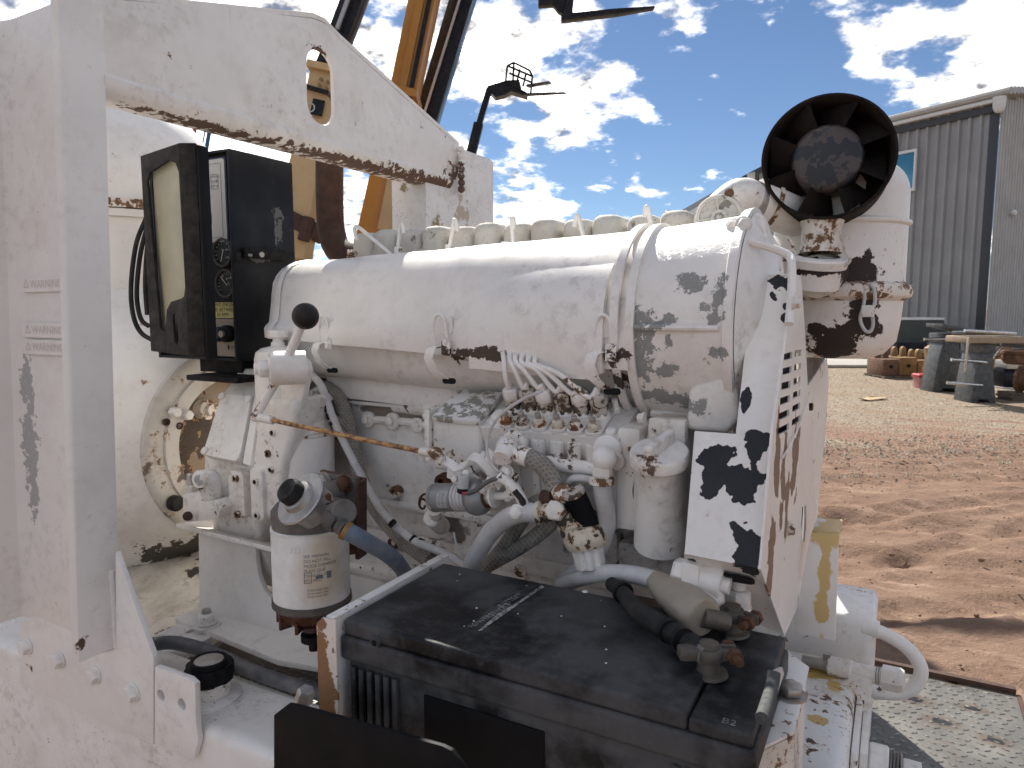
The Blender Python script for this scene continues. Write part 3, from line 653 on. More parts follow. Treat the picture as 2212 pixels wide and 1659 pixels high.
    for a, b in (((1128, 205), (1221, 201)), ((1140, 186), (1188, 178))):
        m = MB(); beam(m, A(*a, D4), A(*b, D4 - 1.2), 4.5 * s4, .12, 2 * s4, .1); obj('fork', m, 'boom_black', fc)
    m = MB(); beam(m, A(1000, 400, D4), A(1006, 375, D4), 21 * s4, .3); 
    chassis(t, A(985, 640, D4), 'boom_black')
    # fork of a carriage whose boom leaves the picture above
    D5 = 9.0; s5 = D5 / F
    t = thing('pallet_fork', 'black pallet fork hanging into the sky at the top edge', 'fork')
    m = MB(); m.prism([A(x, y, D5) for x, y in ((1163, -60), (1250, -60), (1232, 0), (1230, 34), (1206, 22), (1196, 8), (1163, 10))], RF(0, .15)); obj('carriage_bracket', m, 'boom_black', t, bevel=.02)
    m = MB(); beam(m, A(1218, 26, D5), A(1232, 30, D5), 30 * s5, .14); m.tube([A(1216, 40, D5), A(1224, 38, D5)], 5 * s5, 8)
    beam(m, A(1212, 41, D5), A(1330, 28, D5), 13 * s5, .14, 11 * s5, .14); beam(m, A(1330, 28, D5), A(1413, 18, D5), 11 * s5, .14, 4 * s5, .10); obj('fork_blade', m, 'boom_black', t, bevel=.01)
    m = MB(); beam(m, A(1228, 38, D5), A(1234, -60, D5), 16 * s5, .14); obj('fork_shank', m, 'boom_black', t, bevel=.01)
    # thin lift arms seen in the gap over the control box
    D6 = 16.0
    simple('arm_red', (.42, .07, .03), rough=.5); simple('arm_blue', (.03, .10, .20), rough=.5)
    for nm, a, b, mt, lab in (('slim_mast', (412, 330), (424, 258), 'arm_red', 'thin red mast showing between dome tank and white beam'), ('slim_mast', (444, 330), (455, 270), 'arm_blue', 'thin dark blue mast showing above the control box')):
        t = thing(nm, lab, 'mast', 'thin masts behind the control box')
        p, q = A(*a, D6), A(*b, D6); e = q + (q - p) * .4; g = p + (p - q) * 6.0
        m = MB(); m.tube([g, e], .045, 8, spline=False); obj('pole', m, mt, t)
        m = MB(); m.tube([g + RF(-.12, 0), e + RF(-.10, 0)], .02, 6, spline=False); obj('cable', m, 'boom_light', t)
        if mt == 'arm_blue':
            m = MB(); m.prism([A(x, y, D6) for x, y in ((450, 268), (470, 272), (512, 283), (510, 289), (480, 285), (450, 280))], RF(0, .2)); obj('arm_head', m, 'boom_black', t)
telehandlers()

# ------------------------------------------------------------------ things lying by the shed
simple('machine_grey', (0.0562, 0.0638, 0.0675), (0.0413, 0.0450, 0.0488), sc=8, rough=.5, bump=.1, dust=.2); simple('machine_yellow', (0.2700, 0.1575, 0.0450), (0.1500, 0.0750, 0.0300), sc=9, rough=.7, dust=.4, dustc=(.2, .13, .08))
simple('green_grey', (0.0413, 0.0510, 0.0435), (0.0338, 0.0390, 0.0360), sc=4, rough=.6); simple('tub_pink', (0.4400, 0.1760, 0.1680), (0.4960, 0.2880, 0.2720), sc=10, rough=.4); simple('lid_red', (0.4400, 0.0400, 0.0480), rough=.4)
simple('timber', (0.1560, 0.1140, 0.0780), (0.1020, 0.0720, 0.0510), sc=20, rough=.85); simple('cardboard', (0.4500, 0.3150, 0.1725), (0.3750, 0.2625, 0.1500), sc=8, rough=.85); simple('chrome', (.6, .6, .6), rough=.15, metal=1., bump=.02); simple('rust_light', (0.1800, 0.0975, 0.0562), (0.0975, 0.0488, 0.0300), sc=14, rough=.85, bump=.6)
simple('tray_tan', (0.3150, 0.2400, 0.1650), (0.2475, 0.1875, 0.1275), sc=12, rough=.6)
def junk():
    r, f = RF(1, 0), RF(0, 1)
    def base(px, py): return at(px, py, Z=-CAMZ)
    def K(q): return (q.x * -SYW + q.y * CYW) / F          # metres per picture unit at q
    # slitter-like stands with A-shaped legs
    def stand(px, py, lab, hpx, foot, depth):
        q = base(px, py); k = K(q); t = thing('machine_stand', lab, 'stand', 'grey machine stands by the shed')
        h = hpx * k; w = foot * k
        m = MB(); P = [q + r * x * w + UZ * z * h for x, z in ((-.5, 0), (-.30, 0), (-.17, .10), (.17, .10), (.26, 0), (.5, 0), (.30, .55), (.24, .90), (-.26, .90), (-.38, .55))]
        m.prism(P, f * depth); obj('pedestal', m, 'machine_grey', t, bevel=.015)
        m = MB(); m.obox(q + UZ * (h * .97) + f * depth / 2, r * w * .30, f * depth * .55, UZ * h * .08); obj('head', m, 'machine_grey', t, bevel=.02)
        return t, q, k, h
    t1, q1, k1, h1 = stand(2124, 876, 'grey steel stand with A shaped foot, nearest one by the shed', 128, 58, .5)
    m = MB(); c = q1 + UZ * (h1 * 1.12) + f * .2; m.obox(c + r * (6 * k1), r * (58 * k1), f * .35, UZ * (7 * k1)); obj('tray', m, 'tray_tan', t1, bevel=.02)
    m = MB(); m.obox(c + UZ * 14 * k1 + r * 2 * k1, r * (52 * k1), f * .2, UZ * (3.5 * k1)); obj('roller_bed', m, 'machine_grey', t1, bevel=.01)
    for dz, x0, x1 in ((20, -60, 50), (-42, -84, -8), (-92, -90, -14)):
        m = MB(); m.cyl(c + r * x0 * k1 + UZ * dz * k1 - f * .3, c + r * x1 * k1 + UZ * (dz - 6) * k1 - f * .3, .03, n=10); obj('guide_rod', m, 'chrome', t1)
    m = MB(); m.cyl(c + r * -52 * k1 + UZ * 5 * k1 - f * .32, c + r * -54 * k1 - UZ * 70 * k1 - f * .32, .022, n=8); obj('guide_post', m, 'chrome', t1)
    for x in (34, 46):
        m = MB(); m.cyl(c + r * x * k1 - UZ * 15 * k1, c + r * (x - 22) * k1 - UZ * 50 * k1, .02, n=8); obj('strut', m, 'chrome', t1)
    t2, q2, k2, h2 = stand(2048, 852, 'darker grey machine stand leaning behind the nearest stand', 126, 70, .45)
    m = MB(); c2 = q2 + UZ * h2 * 1.06; m.obox(c2 + r * (6 * k2) + UZ * 8 * k2, (r * 42 - UZ * 8).normalized() * (46 * k2), f * .3, UZ * (4 * k2)); obj('roller_bed', m, 'machine_grey', t2, bevel=.01)
    m = MB(); m.cyl(c2 - r * 60 * k2 - UZ * 14 * k2, c2 + r * 5 * k2 - UZ * 12 * k2, .03, n=10); obj('guide_rod', m, 'chrome', t2)
    m = MB(); m.cyl(c2 - r * 10 * k2 - UZ * 8 * k2, c2 - r * 12 * k2 - UZ * 40 * k2, .04, n=10); obj('guide_post', m, 'machine_grey', t2)
    # tub
    q = base(2003, 844); k = K(q); t = thing('plastic_tub', 'pink plastic tub with red lid standing on the gravel', 'tub')
    m = MB(); m.loft([rrect(q + UZ * z * k + f * .15, r, f, w * k, w * k * .8, 3 * k) for z, w in ((0, 15), (28, 18))], True, True); obj('body', m, 'tub_pink', t)
    m = MB(); m.loft([rrect(q + UZ * z * k + f * .15, r, f, w * k, w * k * .8, 3 * k) for z, w in ((28, 20), (34, 20), (36, 17))], True, True); obj('lid', m, 'lid_red', t)
    # green hopper against the wall
    q = base(1998, 792); k = K(q); t = thing('steel_skip', 'dark green grey steel skip bin with bright top edge by the shed wall', 'skip')
    m = MB(); P = lambda pts: [q + r * (x - 1998) * k + UZ * (792 - y) * k for x, y in pts]
    m.prism(P([(1930, 690), (2032, 690), (2046, 730), (2046, 735), (1930, 735)]), f * 1.0); obj('hopper', m, 'green_grey', t, bevel=.02)
    m = MB(); m.prism(P([(1928, 686), (2034, 686), (2034, 691), (1928, 691)]), f * .1); obj('top_edge', m, 'trim_bright', t)
    m = MB(); m.prism(P([(1935, 738), (2000, 738), (2000, 790), (1935, 790)]), f * 1.0); obj('base', m, 'boom_black', t, bevel=.02)
    m = MB(); m.prism(P([(1928, 733), (2050, 731), (2050, 738), (1928, 740)]) , f * .2); obj('rim', m, 'green_grey', t)
    # yellow machine parts on a timber frame
    q = base(1955, 822); k = K(q); t = thing('pallet', 'low timber pallet under the yellow machine parts', 'pallet')
    for i in range(5):
        m = MB(); m.obox(q + r * (-38 + 22 * i) * k + f * .45 + UZ * 8 * k, r * 9 * k, f * .5, UZ * 1.6 * k); obj('plank', m, 'timber', t)
    for y in (0, .45, .9):
        m = MB(); m.obox(q + r * 5 * k + f * y + UZ * 3.2 * k, r * 54 * k, f * .05, UZ * 3.2 * k); obj('bearer', m, 'timber', t)
    for i, (x, w, h, mt, lab) in enumerate(((-30, 17, 36, 'rust_light', 'brown rusty cast block on the timber pallet, leftmost'), (8, 19, 40, 'machine_yellow', 'yellow machine housing with two raised lugs on the pallet'), (44, 15, 34, 'machine_yellow', 'narrow yellow machine housing at right end of the pallet'))):
        t = thing('machine_part', lab, 'machine part', 'yellow machine parts on the pallet'); z0 = 9.8
        c = q + r * x * k + f * .45 + UZ * (z0 + h / 2) * k
        m = MB(); m.obox(c, r * w * k, f * .4, UZ * h / 2 * k); obj('housing', m, mt, t, bevel=.03)
        for sx in (-.55, .45):
            m = MB(); cc = c + r * w * sx * k + UZ * h * .5 * k; P = [cc + r * 5 * k * math.cos(a) + UZ * (14 * k + 8 * k * math.sin(a)) for a in [math.pi * j / 6 for j in range(7)]]
            m.prism([cc + r * 6 * k - UZ * .02] + P + [cc - r * 6 * k - UZ * .02], f * .12); obj('lug', m, mt, t, bevel=.01)
        m = MB(); m.cyl(c - f * .42 + UZ * 2 * k, c - f * .38 + UZ * 2 * k, 4 * k, n=12); obj('bore', m, 'boom_black', t)
    q = base(2008, 826); k = K(q); t = thing('link_arm', 'upright yellow link arm leaning beside the red lidded tub', 'machine part')
    m = MB(); m.prism([q + r * (x - 2008) * k + UZ * (826 - y) * k for x, y in ((2004, 820), (2016, 815), (2020, 790), (2027, 770), (2022, 752), (2010, 745), (2000, 752), (2003, 775), (1998, 800))], f * .18); obj('arm', m, 'machine_yellow', t, bevel=.02)
    # rusty wheels and rings at the right edge
    q = base(2205, 872); k = K(q); t = thing('offcut_stack', 'small stack of timber offcuts carrying the rusty wheel', 'offcuts')
    for i in range(4):
        m = MB(); m.obox(q + r * (-8 + (i % 2) * 4) * k + UZ * (3 + 6 * i) * k + f * .2, r * (14 + i) * k, f * .2, UZ * 2.8 * k); obj('offcut', m, 'timber', t, bevel=.005)
    t = thing('track_roller', 'rusty brown track roller resting on timber offcuts at right edge', 'wheel')
    c = q + UZ * 52 * k + r * 8 * k; dr = (r * .6 - f * 1).normalized()
    m = MB(); m.lathe(c - dr * 14 * k, dr, [(0, 16 * k), (0, 28 * k), (7 * k, 28 * k), (7 * k, 22 * k), (20 * k, 22 * k), (20 * k, 28 * k), (27 * k, 28 * k), (27 * k, 16 * k)], 28, cap=False); obj('rim', m, 'rust_light', t)
    m = MB(); m.lathe(c - dr * 12 * k, dr, [(0, 4 * k), (0, 18 * k), (22 * k, 18 * k), (22 * k, 4 * k)], 20, cap=False); obj('hub', m, 'rust', t)
    t = thing('rusty_drum', 'upright rusty brown drum with flanged open top above the wheel', 'drum')
    c = q + UZ * 84 * k + r * 6 * k + f * .25
    m = MB(); m.lathe(c, UZ, [(0, 20 * k), (4 * k, 27 * k), (22 * k, 28 * k), (24 * k, 32 * k), (30 * k, 32 * k), (30 * k, 26 * k), (10 * k, 24 * k), (10 * k, 0)], 28, cap=False); obj('shell', m, 'rust_light', t)
    for a in range(6):
        d = r * math.cos(a) + f * math.sin(a); m = MB(); m.obox(c + d * 27 * k + UZ * 14 * k, r * 4 * k, f * 4 * k, UZ * 6 * k); obj('boss', m, 'rust_light', t, bevel=.01)
    q = base(2215, 800); k = K(q); t = thing('pallet_stack', 'stack of weathered grey pallets against the shed at right edge', 'pallets')
    for i in range(4):
        for j in (0, 1):
            m = MB(); m.obox(q + UZ * (10 + 14 * i + 5 * j) * k, r * (30 - 22 * 0) * k, f * .5, UZ * (1.4 if j else 3) * k); obj('plank', m, 'timber', t)
    # black oil drum-like motor behind the near stand
    q = base(2170, 842); k = K(q); t = thing('electric_motor', 'black motor with silver cover on the gravel behind the grey stand', 'motor')
    m = MB(); m.lathe(q + UZ * 26 * k - r * 18 * k, r, [(0, 10 * k), (2 * k, 24 * k), (36 * k, 24 * k), (38 * k, 10 * k)], 20); obj('body', m, 'boom_black', t)
    m = MB(); m.obox(q + UZ * 56 * k, r * 12 * k, f * .2, UZ * 9 * k); obj('cover', m, 'zinc', t, bevel=.02)
    m = MB(); m.obox(q + UZ * 4 * k, r * 22 * k, f * .25, UZ * 4 * k); obj('foot', m, 'zinc', t, bevel=.01)
    # more worn parts heaped along the wall
    shapes = [(1925, 800, 16, 26, 'machine_yellow', 'yellow bracket standing left of the pallet parts'), (1985, 806, 14, 44, 'rust_light', 'tall rusty casting behind the yellow housings'), (2070, 838, 20, 40, 'rust_light', 'rusty gearbox casing between the two grey stands'), (2092, 842, 12, 26, 'machine_yellow', 'small yellow casting beside the nearest stand'), (2160, 808, 24, 50, 'machine_yellow', 'yellow cast frame behind the black motor'), (2195, 830, 18, 42, 'rust_light', 'rusty flanged casting behind the track roller'), (2040, 800, 26, 60, 'boom_black', 'black engine block against the shed wall'), (2120, 800, 22, 56, 'rust_light', 'rusty axle housing against the shed wall')]
    for i, (px, py, w, h, mt, lab) in enumerate(shapes):
        q = base(px, py); k = K(q); t = thing('worn_casting', lab, 'casting', 'worn castings by the shed'); rnd = random.Random(i)
        a = rnd.uniform(-.5, .5); u = r * math.cos(a) + f * math.sin(a); v = f * math.cos(a) - r * math.sin(a)
        m = MB(); m.loft([rrect(q + UZ * z * h * k, u, v, w * k * s_, w * k * .8 * s_, 3 * k) for z, s_ in ((0, 1), (.35, .95), (.4, .7), (.75, .66), (.8, .85), (1, .82))], True, True); obj('body', m, mt, t, bevel=.01)
        c = q + UZ * h * .55 * k - v * w * .7 * k; m = MB(); m.lathe(c, -v, [(0, w * .6 * k), (.05, w * .6 * k), (.05, w * .35 * k), (.01, w * .3 * k)], 18, cap=False); obj('flange', m, mt, t)
        m = MB(); m.cyl(q + UZ * h * k * .9 - u * w * k, q + UZ * h * k * 1.0 + u * w * k * 1.4, 3.2 * k, n=10); obj('shaft', m, 'chrome' if i % 3 == 0 else 'rust', t)
        m = MB(); m.obox(q + UZ * h * k * 1.05 + u * w * .3 * k, u * w * .4 * k, v * w * .3 * k, UZ * 5 * k); obj('cover', m, 'tray_tan' if i % 2 else mt, t, bevel=.01)
    # torn cardboard and two stones
    q = base(1892, 871); k = K(q); m = MB()
    P = [(-37, 2), (-20, -3), (0, 0), (18, 3), (36, 6), (28, 12), (10, 10), (-8, 8), (-22, 4)]
    m.prism([q + r * x * k + f * y * k * 3.2 + UZ * (.035 + .05 * abs(math.sin(x * .13))) for x, y in P], UZ * .012)
    tag(obj('cardboard_scrap', m, 'cardboard', smooth=0), 'torn piece of tan cardboard lying on the gravel', 'cardboard')
    # loose tubes along the shed's apron
    for i, (px, py, ln) in enumerate(((1800, 760, 60), (1830, 764, 80), (1868, 757, 50))):
        q = base(px, py + 6); k = K(q); m = MB(); m.tube([q + UZ * .16 + r * x * k + f * .1 * math.sin(x) for x in (-ln / 2, -ln / 6, ln / 6, ln / 2)], .05, 8)
        o = obj('scrap_pipe', m, ['tray_tan', 'timber', 'zinc'][i]); tag(o, ['tan scrap pipe lying on the pale apron, leftmost', 'dark scrap pipe on the apron between two others', 'grey scrap pipe on the apron nearest the yellow parts'][i], 'pipe', 'scrap pipes on the apron')
junk()
# ------------------------------------------------------------------ trailer frame
def tread_mat():
    n = NT('tread_plate')
    c = n.mix(n.rng(n.noise(12, 8, .65), .38, .68), (.16, .152, .136), (.108, .10, .088))
    ru = n.rng(n.noise(4.5, 9, .68, off=(2, 8, 0)), .52, .66, smooth=True)
    c = n.mix(n.math('MULTIPLY', ru, .6), c, (.12, .082, .052))
    hole = n.spots([(at(1975, 1510, Z=-.85), (.022, .014, .1)), (at(2035, 1560, Z=-.85), (.02, .014, .1)), (at(2100, 1530, Z=-.85), (.02, .01, .1)), (at(2060, 1475, Z=-.85), (.012, .008, .1)), (at(2150, 1600, Z=-.85), (.018, .012, .1)), (at(1950, 1440, Z=-.85), (.02, .01, .1))])
    hv = n.math('ADD', hole, n.math('MULTIPLY', n.math('SUBTRACT', n.noise(60, 6, .6), .5), 1.2))
    c = n.mix(n.rng(hv, 1.0, 2.4, .7, 0, True), c, (.085, .058, .038)); c = n.mix(n.rng(hv, .8, .84, 1, 0), c, (.006, .005, .005))
    n.bump(n.noise(120, 4), .25, .002); n.fin(c, n.rng(n.noise(9, 5), .4, .65, .30, .62), .25)
tread_mat()
def frame():
    t = thing('tread_plate_deck', 'grey diamond tread plate deck with rust holes beside the white tank', 'deck')
    ZD = -.85
    m = MB(); m.box(-1.75, .274, .86, 1.835, ZD - .008, ZD); obj('plate', m, 'tread_plate', t)
    m = MB()
    for i in range(98):
        for j in range(47):
            x, y = -1.72 + i * .0205 + (.0 if j % 2 else .01025) , .87 + j * .0205
            if not (x > -.30 or (-1.3 < x < -.7 and y < 1.2)): continue
            if x > .262 or y > 1.825: continue
            u = Vector((.8, .6, 0)) if (i + j) % 2 else Vector((.95, -.3, 0)); w = Vector((-u.y, u.x, 0)); c = W(x, y, ZD + .0004); a, b, h = .0082, .0030, .0017
            m.add([c + u * a, c + w * b, c - u * a, c - w * b, c + u * a * .45 + UZ * h, c - u * a * .45 + UZ * h], [(0, 1, 4), (1, 2, 5, 4), (2, 3, 5), (3, 0, 4, 5)])
    simple('tread_lug', (.36, .345, .315), (.20, .16, .13), sc=14, rough=.35, metal=.45, lo=.45, hi=.7, bump=.1)
    o = obj('raised_treads', m, 'tread_lug', t, smooth=0, merge=False); o['kind'] = 'stuff'
    m = MB(); m.box(.2745, .284, .86, 1.835, ZD - .05, ZD + .002); m.box(-.02, .274, 1.8355, 1.85, ZD - .04, ZD + .012); obj('edge_angle', m, 'rust_pipe', t)
    for x in (-1.5, -.1):
        m = MB(); m.box(x - .05, x + .05, .9, 1.82, ZD - .2, ZD - .009); obj('cross_bearer', m, 'white', t)
    for (x, y) in ((-1.6, 1.0), (.15, 1.0), (-1.6, 1.75), (.15, 1.75)):
        m = MB(); m.box(x - .06, x + .06, y - .06, y + .06, -1.75, ZD - .009); obj('leg', m, 'white', t)
    # front rail / fuel tank with rolled top edge
    t = thing('fuel_tank_rail', 'long white box rail with rolled top edge along the lower left', 'tank')
    m = MB(); m.box(-2.6, -.30, .70, .845, -1.12, -.66); obj('tank_shell', m, 'top_white', t, bevel=.022, seg=4)
    m = MB(); q = at(455, 1506, Z=-.66); m.lathe(q, UZ, [(0, .050), (.004, .050), (.007, .044), (.010, .034), (.045, .033)], 36); obj('filler_neck', m, 'top_white', t)
    t = thing('filler_cap', 'black ribbed plastic filler cap with pale worn top on the white tank', 'cap')
    q2 = q + UZ * .032; m = MB()
    P = []
    for i in range(48):
        a = 2 * math.pi * i / 48; P.append((math.cos(a), math.sin(a), .0400 if (i % 8) < 5 else .0365))
    m.loft([[q2 + Vector((x * rr * k, y * rr * k, z)) for x, y, rr in P] for z, k in ((0, .93), (.003, 1), (.024, 1), (.028, .95))], True, True); obj('grip_ring', m, 'black_paint', t)
    m = MB(); m.lathe(q2, UZ, [(.0285, .032), (.036, .030), (.037, .026), (.034, .024), (.0345, 0)], 32, cap=False); lid = obj('cap_top', m, 'black_paint', t)
    m = MB(); m.lathe(q2, UZ, [(.0352, .0235), (.036, .020), (.0358, 0)], 28, cap=False); obj('worn_disc', m, 'zinc', lid)
    # right end cross tank with plugs
    t = thing('cross_tank', 'white rounded tank end with amber fuel stains beside the battery', 'tank')
    m = MB(); m.box(-.26, -.03, .78, 1.43, -.845, -.66); obj('tank_shell', m, 'deck_tank', t, bevel=.03, seg=4)
    m = MB(); m.box(-.029, -.018, 1.16, 1.42, -.84, -.685); m.box(-.0175, -.005, 1.20, 1.40, -.835, -.705); obj('end_plate', m, 'white', t, bevel=.008)
    for (yy, zz, r1) in ((1.29, -.775, .036),):
        q = W(-.004, yy, zz); m = MB(); m.cyl(q, q + UX * .03, r1, n=28, ch=.003); bo = obj('threaded_boss', m, 'white', t)
        for k in range(4):
            m = MB(); m.lathe(q + UX * (.031 + k * .005), UX, [(0, r1 - .008), (.002, r1 - .004), (.004, r1 - .008)], 24); obj('thread', m, 'zinc', bo)
        m = MB(); m.obox(q + UX * .065, UX * .014, UY * .018, UZ * .018); obj('square_plug', m, 'white', bo, bevel=.003)
    # drain pipe with hex cap lying above the tank
    t = thing('drain_pipe', 'white drain pipe with hexagonal end cap above the stained tank', 'pipe')
    a, b = at(1735, 1425, Y=1.36), at(1925, 1466, Y=1.34); d = (b - a).normalized(); L = (b - a).length
    m = MB(); m.cyl(a, a + d * L * .35, .0125, n=18); obj('nipple', m, 'zinc', t)
    m = MB(); m.cyl(a + d * L * .30, a + d * L * .58, .017, n=20, ch=.002); obj('coupling', m, 'chippy', t)
    m = MB(); m.cyl(a + d * L * .58, a + d * L * .9, .0145, n=20); obj('pipe_body', m, 'white', t)
    m = MB(); m.hex(b - d * .014, d, .0215, .034); obj('hex_cap', m, 'white', t, bevel=.001)
    for k in range(3):
        m = MB(); m.lathe(b - d * (.016 + k * .004), d, [(0, .013), (.002, .0165), (.004, .013)], 18); obj('thread', m, 'zinc', t)
    m = MB(); q = a + d * L * .26; m.lathe(q, d, [(0, .012), (0, .0145), (.007, .0145), (.007, .012)], 20, cap=False); m.obox(q + UZ * .017 + d * .003, d * .006, d.cross(UZ) * .006, UZ * .005); obj('hose_clamp', m, 'steel', t)
    t = thing('tank_bracket', 'bent white support bracket below the drain pipe', 'bracket')
    m = MB(); m.prism([at(x, y, Y=1.33) for x, y in ((1742, 1470), (1800, 1478), (1832, 1470), (1832, 1455), (1884, 1470), (1880, 1532), (1862, 1540), (1848, 1500), (1800, 1492), (1745, 1486))], UY * .012); obj('plate', m, 'chippy', t, bevel=.002)
    # rear rail box and its loop of pipe
    t = thing('rear_rail', 'white box rail end with rounded edges behind the drain pipe', 'rail')
    m = MB(); m.box(-1.3, -.004, 1.455, 1.63, -.845, -.585); obj('box', m, 'white', t, bevel=.02, seg=3)
    t = thing('sight_pipe', 'white pipe loop curving out of the rail end over the dirt', 'pipe')
    m = MB(); m.tube([at(x, y, Y=1.47) for x, y in ((1885, 1358), (1912, 1370), (1950, 1392), (1978, 1420), (1990, 1450), (1978, 1480), (1950, 1496), (1915, 1498), (1880, 1493))], .0125, 14); obj('tube', m, 'white', t)
    m = MB(); a = at(1885, 1358, Y=1.47); m.cyl(a - UX * .02, a + UX * .012, .0165, n=18, ch=.002); obj('fitting', m, 'chippy', t)
    # yellow stained upright
    t = thing('yellow_stained_post', 'white flat post with running yellow paint behind the guard', 'post')
    P = [at(x, y, Y=1.30) for x, y in ((1752, 1152), (1812, 1156), (1804, 1386), (1712, 1365), (1735, 1240))]
    m = MB(); m.prism(P, UY * .012); obj('plate', m, 'yellow_white', t, bevel=.003)
    m = MB(); m.prism([P[0] + UZ * .001 + UY * .0125, P[1] + UZ * .001 + UY * .0125, P[1] + UY * .10 + UZ * .001, P[0] + UY * .10 + UZ * .001], UZ * -.012); obj('top_flange', m, 'yellow_white', t, bevel=.002)
frame()

# ------------------------------------------------------------------ lifting bail, posts and gusset
XB = -1.1525
def lifting_frame():
    t = thing('lifting_frame', 'white steel lifting beam with oval eye on channel posts at left', 'lifting frame')
    # front channel post, open towards the viewer
    zt, zb = .505, -.58
    C = [(-1.151, .70), (-1.151, .638), (-1.163, .632), (-1.163, .69), (-1.40, .695), (-1.425, .69), (-1.44, .55), (-1.452, .55), (-1.438, .71), (-1.151, .71)]
    m = MB()
    def lvl(z):
        return [W(x, y + .036 * (z - zb) / 1.05, z) for x, y in C]
    m.loft([lvl(zb), lvl(-.2), lvl(.2), lvl(zt)], True, True); obj('channel_post', m, 'white_frame', t, bevel=.004)
    # beam: flat face in the plane of the post, with oval eye
    B = [(.737, .374), (.737, .493), (.98, .565), (1.225, .628), (1.262, .630), (1.311, .611), (1.60, .528), (1.813, .470), (1.808, .40), (1.790, .372), (1.20, .373)]
    outer = [W(XB, y, z) for y, z in B]
    e0, e1 = at(662, 190, X=XB), at(722, 190, X=XB); top, bot = at(690, 108, X=XB), at(693, 268, X=XB)
    c = (top + bot) / 2; hw = (e1.y - e0.y) / 2 - .002; hh = (top.z - bot.z) / 2; c.y = (e0.y + e1.y) / 2
    hole = rrect(c, UY, UZ, hw, hh, hw * .98, 7)
    m = holed(outer, [hole], UX * -.010); bw = obj('beam_web', m, 'white_bail', t, bevel=.0025)
        # rolled lower flange
    sec = []
    for y, z in ((.740, .3735), (1.20, .3725), (1.772, .3715)):
        P = [(0, .006), (.004, 0), (.003, -.012), (-.006, -.024), (-.020, -.030), (-.06, -.030), (-.06, -.022), (-.022, -.022), (-.012, -.016), (-.008, 0)]
        sec.append([W(XB + a, y, z + b) for a, b in P])
    m = MB(); m.loft(sec, True, True); obj('lower_flange', m, 'white_bail', t)
    m = MB(); sec = [[W(XB + a, y, z + b) for a, b in ((-.002, .001), (-.002, .011), (-.08, .011), (-.08, .001))] for y, z in ((.75, .498), (1.225, .629), (1.262, .631), (1.311, .612), (1.813, .471))]
    m.loft(sec, True, True); obj('upper_flange', m, 'white_bail', t)
    # far post
    y0, y1 = 1.655, 2.10
    m = MB(); m.loft([[W(XB - .0115 - a, y, z) for a, y in ((0, y0), (0, y1 - .10), (.012, y1 - .05), (.05, y1), (.12, y1), (.12, y0))] for z in (-1.1, .472)], True, True); obj('far_post', m, 'white_post', t, bevel=.006)
    m = MB()
    for k in range(7): m.ball(W(XB + .012, 1.800 + .002 * (k % 2), .345 + .019 * k), .011, 8, 6)
    obj('weld_bead', m, 'white_bail', t)
    # gusset plate bolted to the rail
    P = [at(x, y, Y=.692) for x, y in ((43, 1478), (43, 1345), (80, 1336), (157, 1364), (160, 1430), (250, 1402), (249, 1192), (320, 1390), (331, 1420), (331, 1610))]
    m = MB(); m.prism(P, UY * .010); gp = obj('gusset_plate', m, 'white_frame', t, bevel=.002)
    m = MB(); m.tube([W(-1.148, .699 + .001 * (k % 2), -.585 + .011 * k) for k in range(14)], .0045, 8, 2); obj('weld_bead', m, 'white_frame', t)
    for (px, py) in ((58, 1396), (128, 1425), (204, 1458), (287, 1496)):
        q = at(px, py, Y=.690); m = MB(); m.hex(q + UY * .001, -UY, .0145, .013); b = obj('bolt', m, 'white_frame', gp, bevel=.0008)
        m = MB(); m.cyl(q + UY * .0015, q - UY * .0012, .0165, n=22); obj('washer', m, 'white_frame', b)
    # stickers on the inside of the post
    for z, txt in ((.035, 'WARNING'), (-.045, 'WARNING'), (-.075, 'WARNING')):
        q = W(-1.372, .6885 + .036 * (z + .58) / 1.05, z); m = MB(); m.obox(q + UX * .075 + UZ * .006, UX * .085, UY * .0003, UZ * .013); s = obj('sticker', m, 'white_clean', t)
        text(txt, .020, flat(q + UX * .022 - UY * .0008, UX, UZ), 'print_faint', 'lettering', s)
        m = MB(); P = [q + UX * (.000) - UY * .0008, q + UX * .018 - UY * .0008, q + UX * .009 + UZ * .0165 - UY * .0008]
        Q = [q + UX * .0035 + UZ * .002 - UY * .0008, q + UX * .0145 + UZ * .002 - UY * .0008, q + UX * .009 + UZ * .0125 - UY * .0008]
        m.add(P + Q, [(0, 1, 4, 3), (1, 2, 5, 4), (2, 0, 3, 5)]); obj('warning_triangle', m, 'print_faint', s, smooth=0, merge=False)
    # tab plate with two holes
    t = thing('drilled_tab', 'small white tab plate with two round holes beside the gusset', 'bracket')
    O = [at(x, y, Y=.688) for x, y in ((334, 1440), (408, 1466), (421, 1478), (423, 1560), (428, 1600), (418, 1638), (408, 1640), (334, 1606))]
    H = [ring(at(347, 1503, Y=.688), UY, .0095, 20), ring(at(392, 1522, Y=.688), UY, .0095, 20)]
    m = holed(O, H, UY * .010); obj('plate', m, 'white_frame', t, bevel=.0015)
lifting_frame()

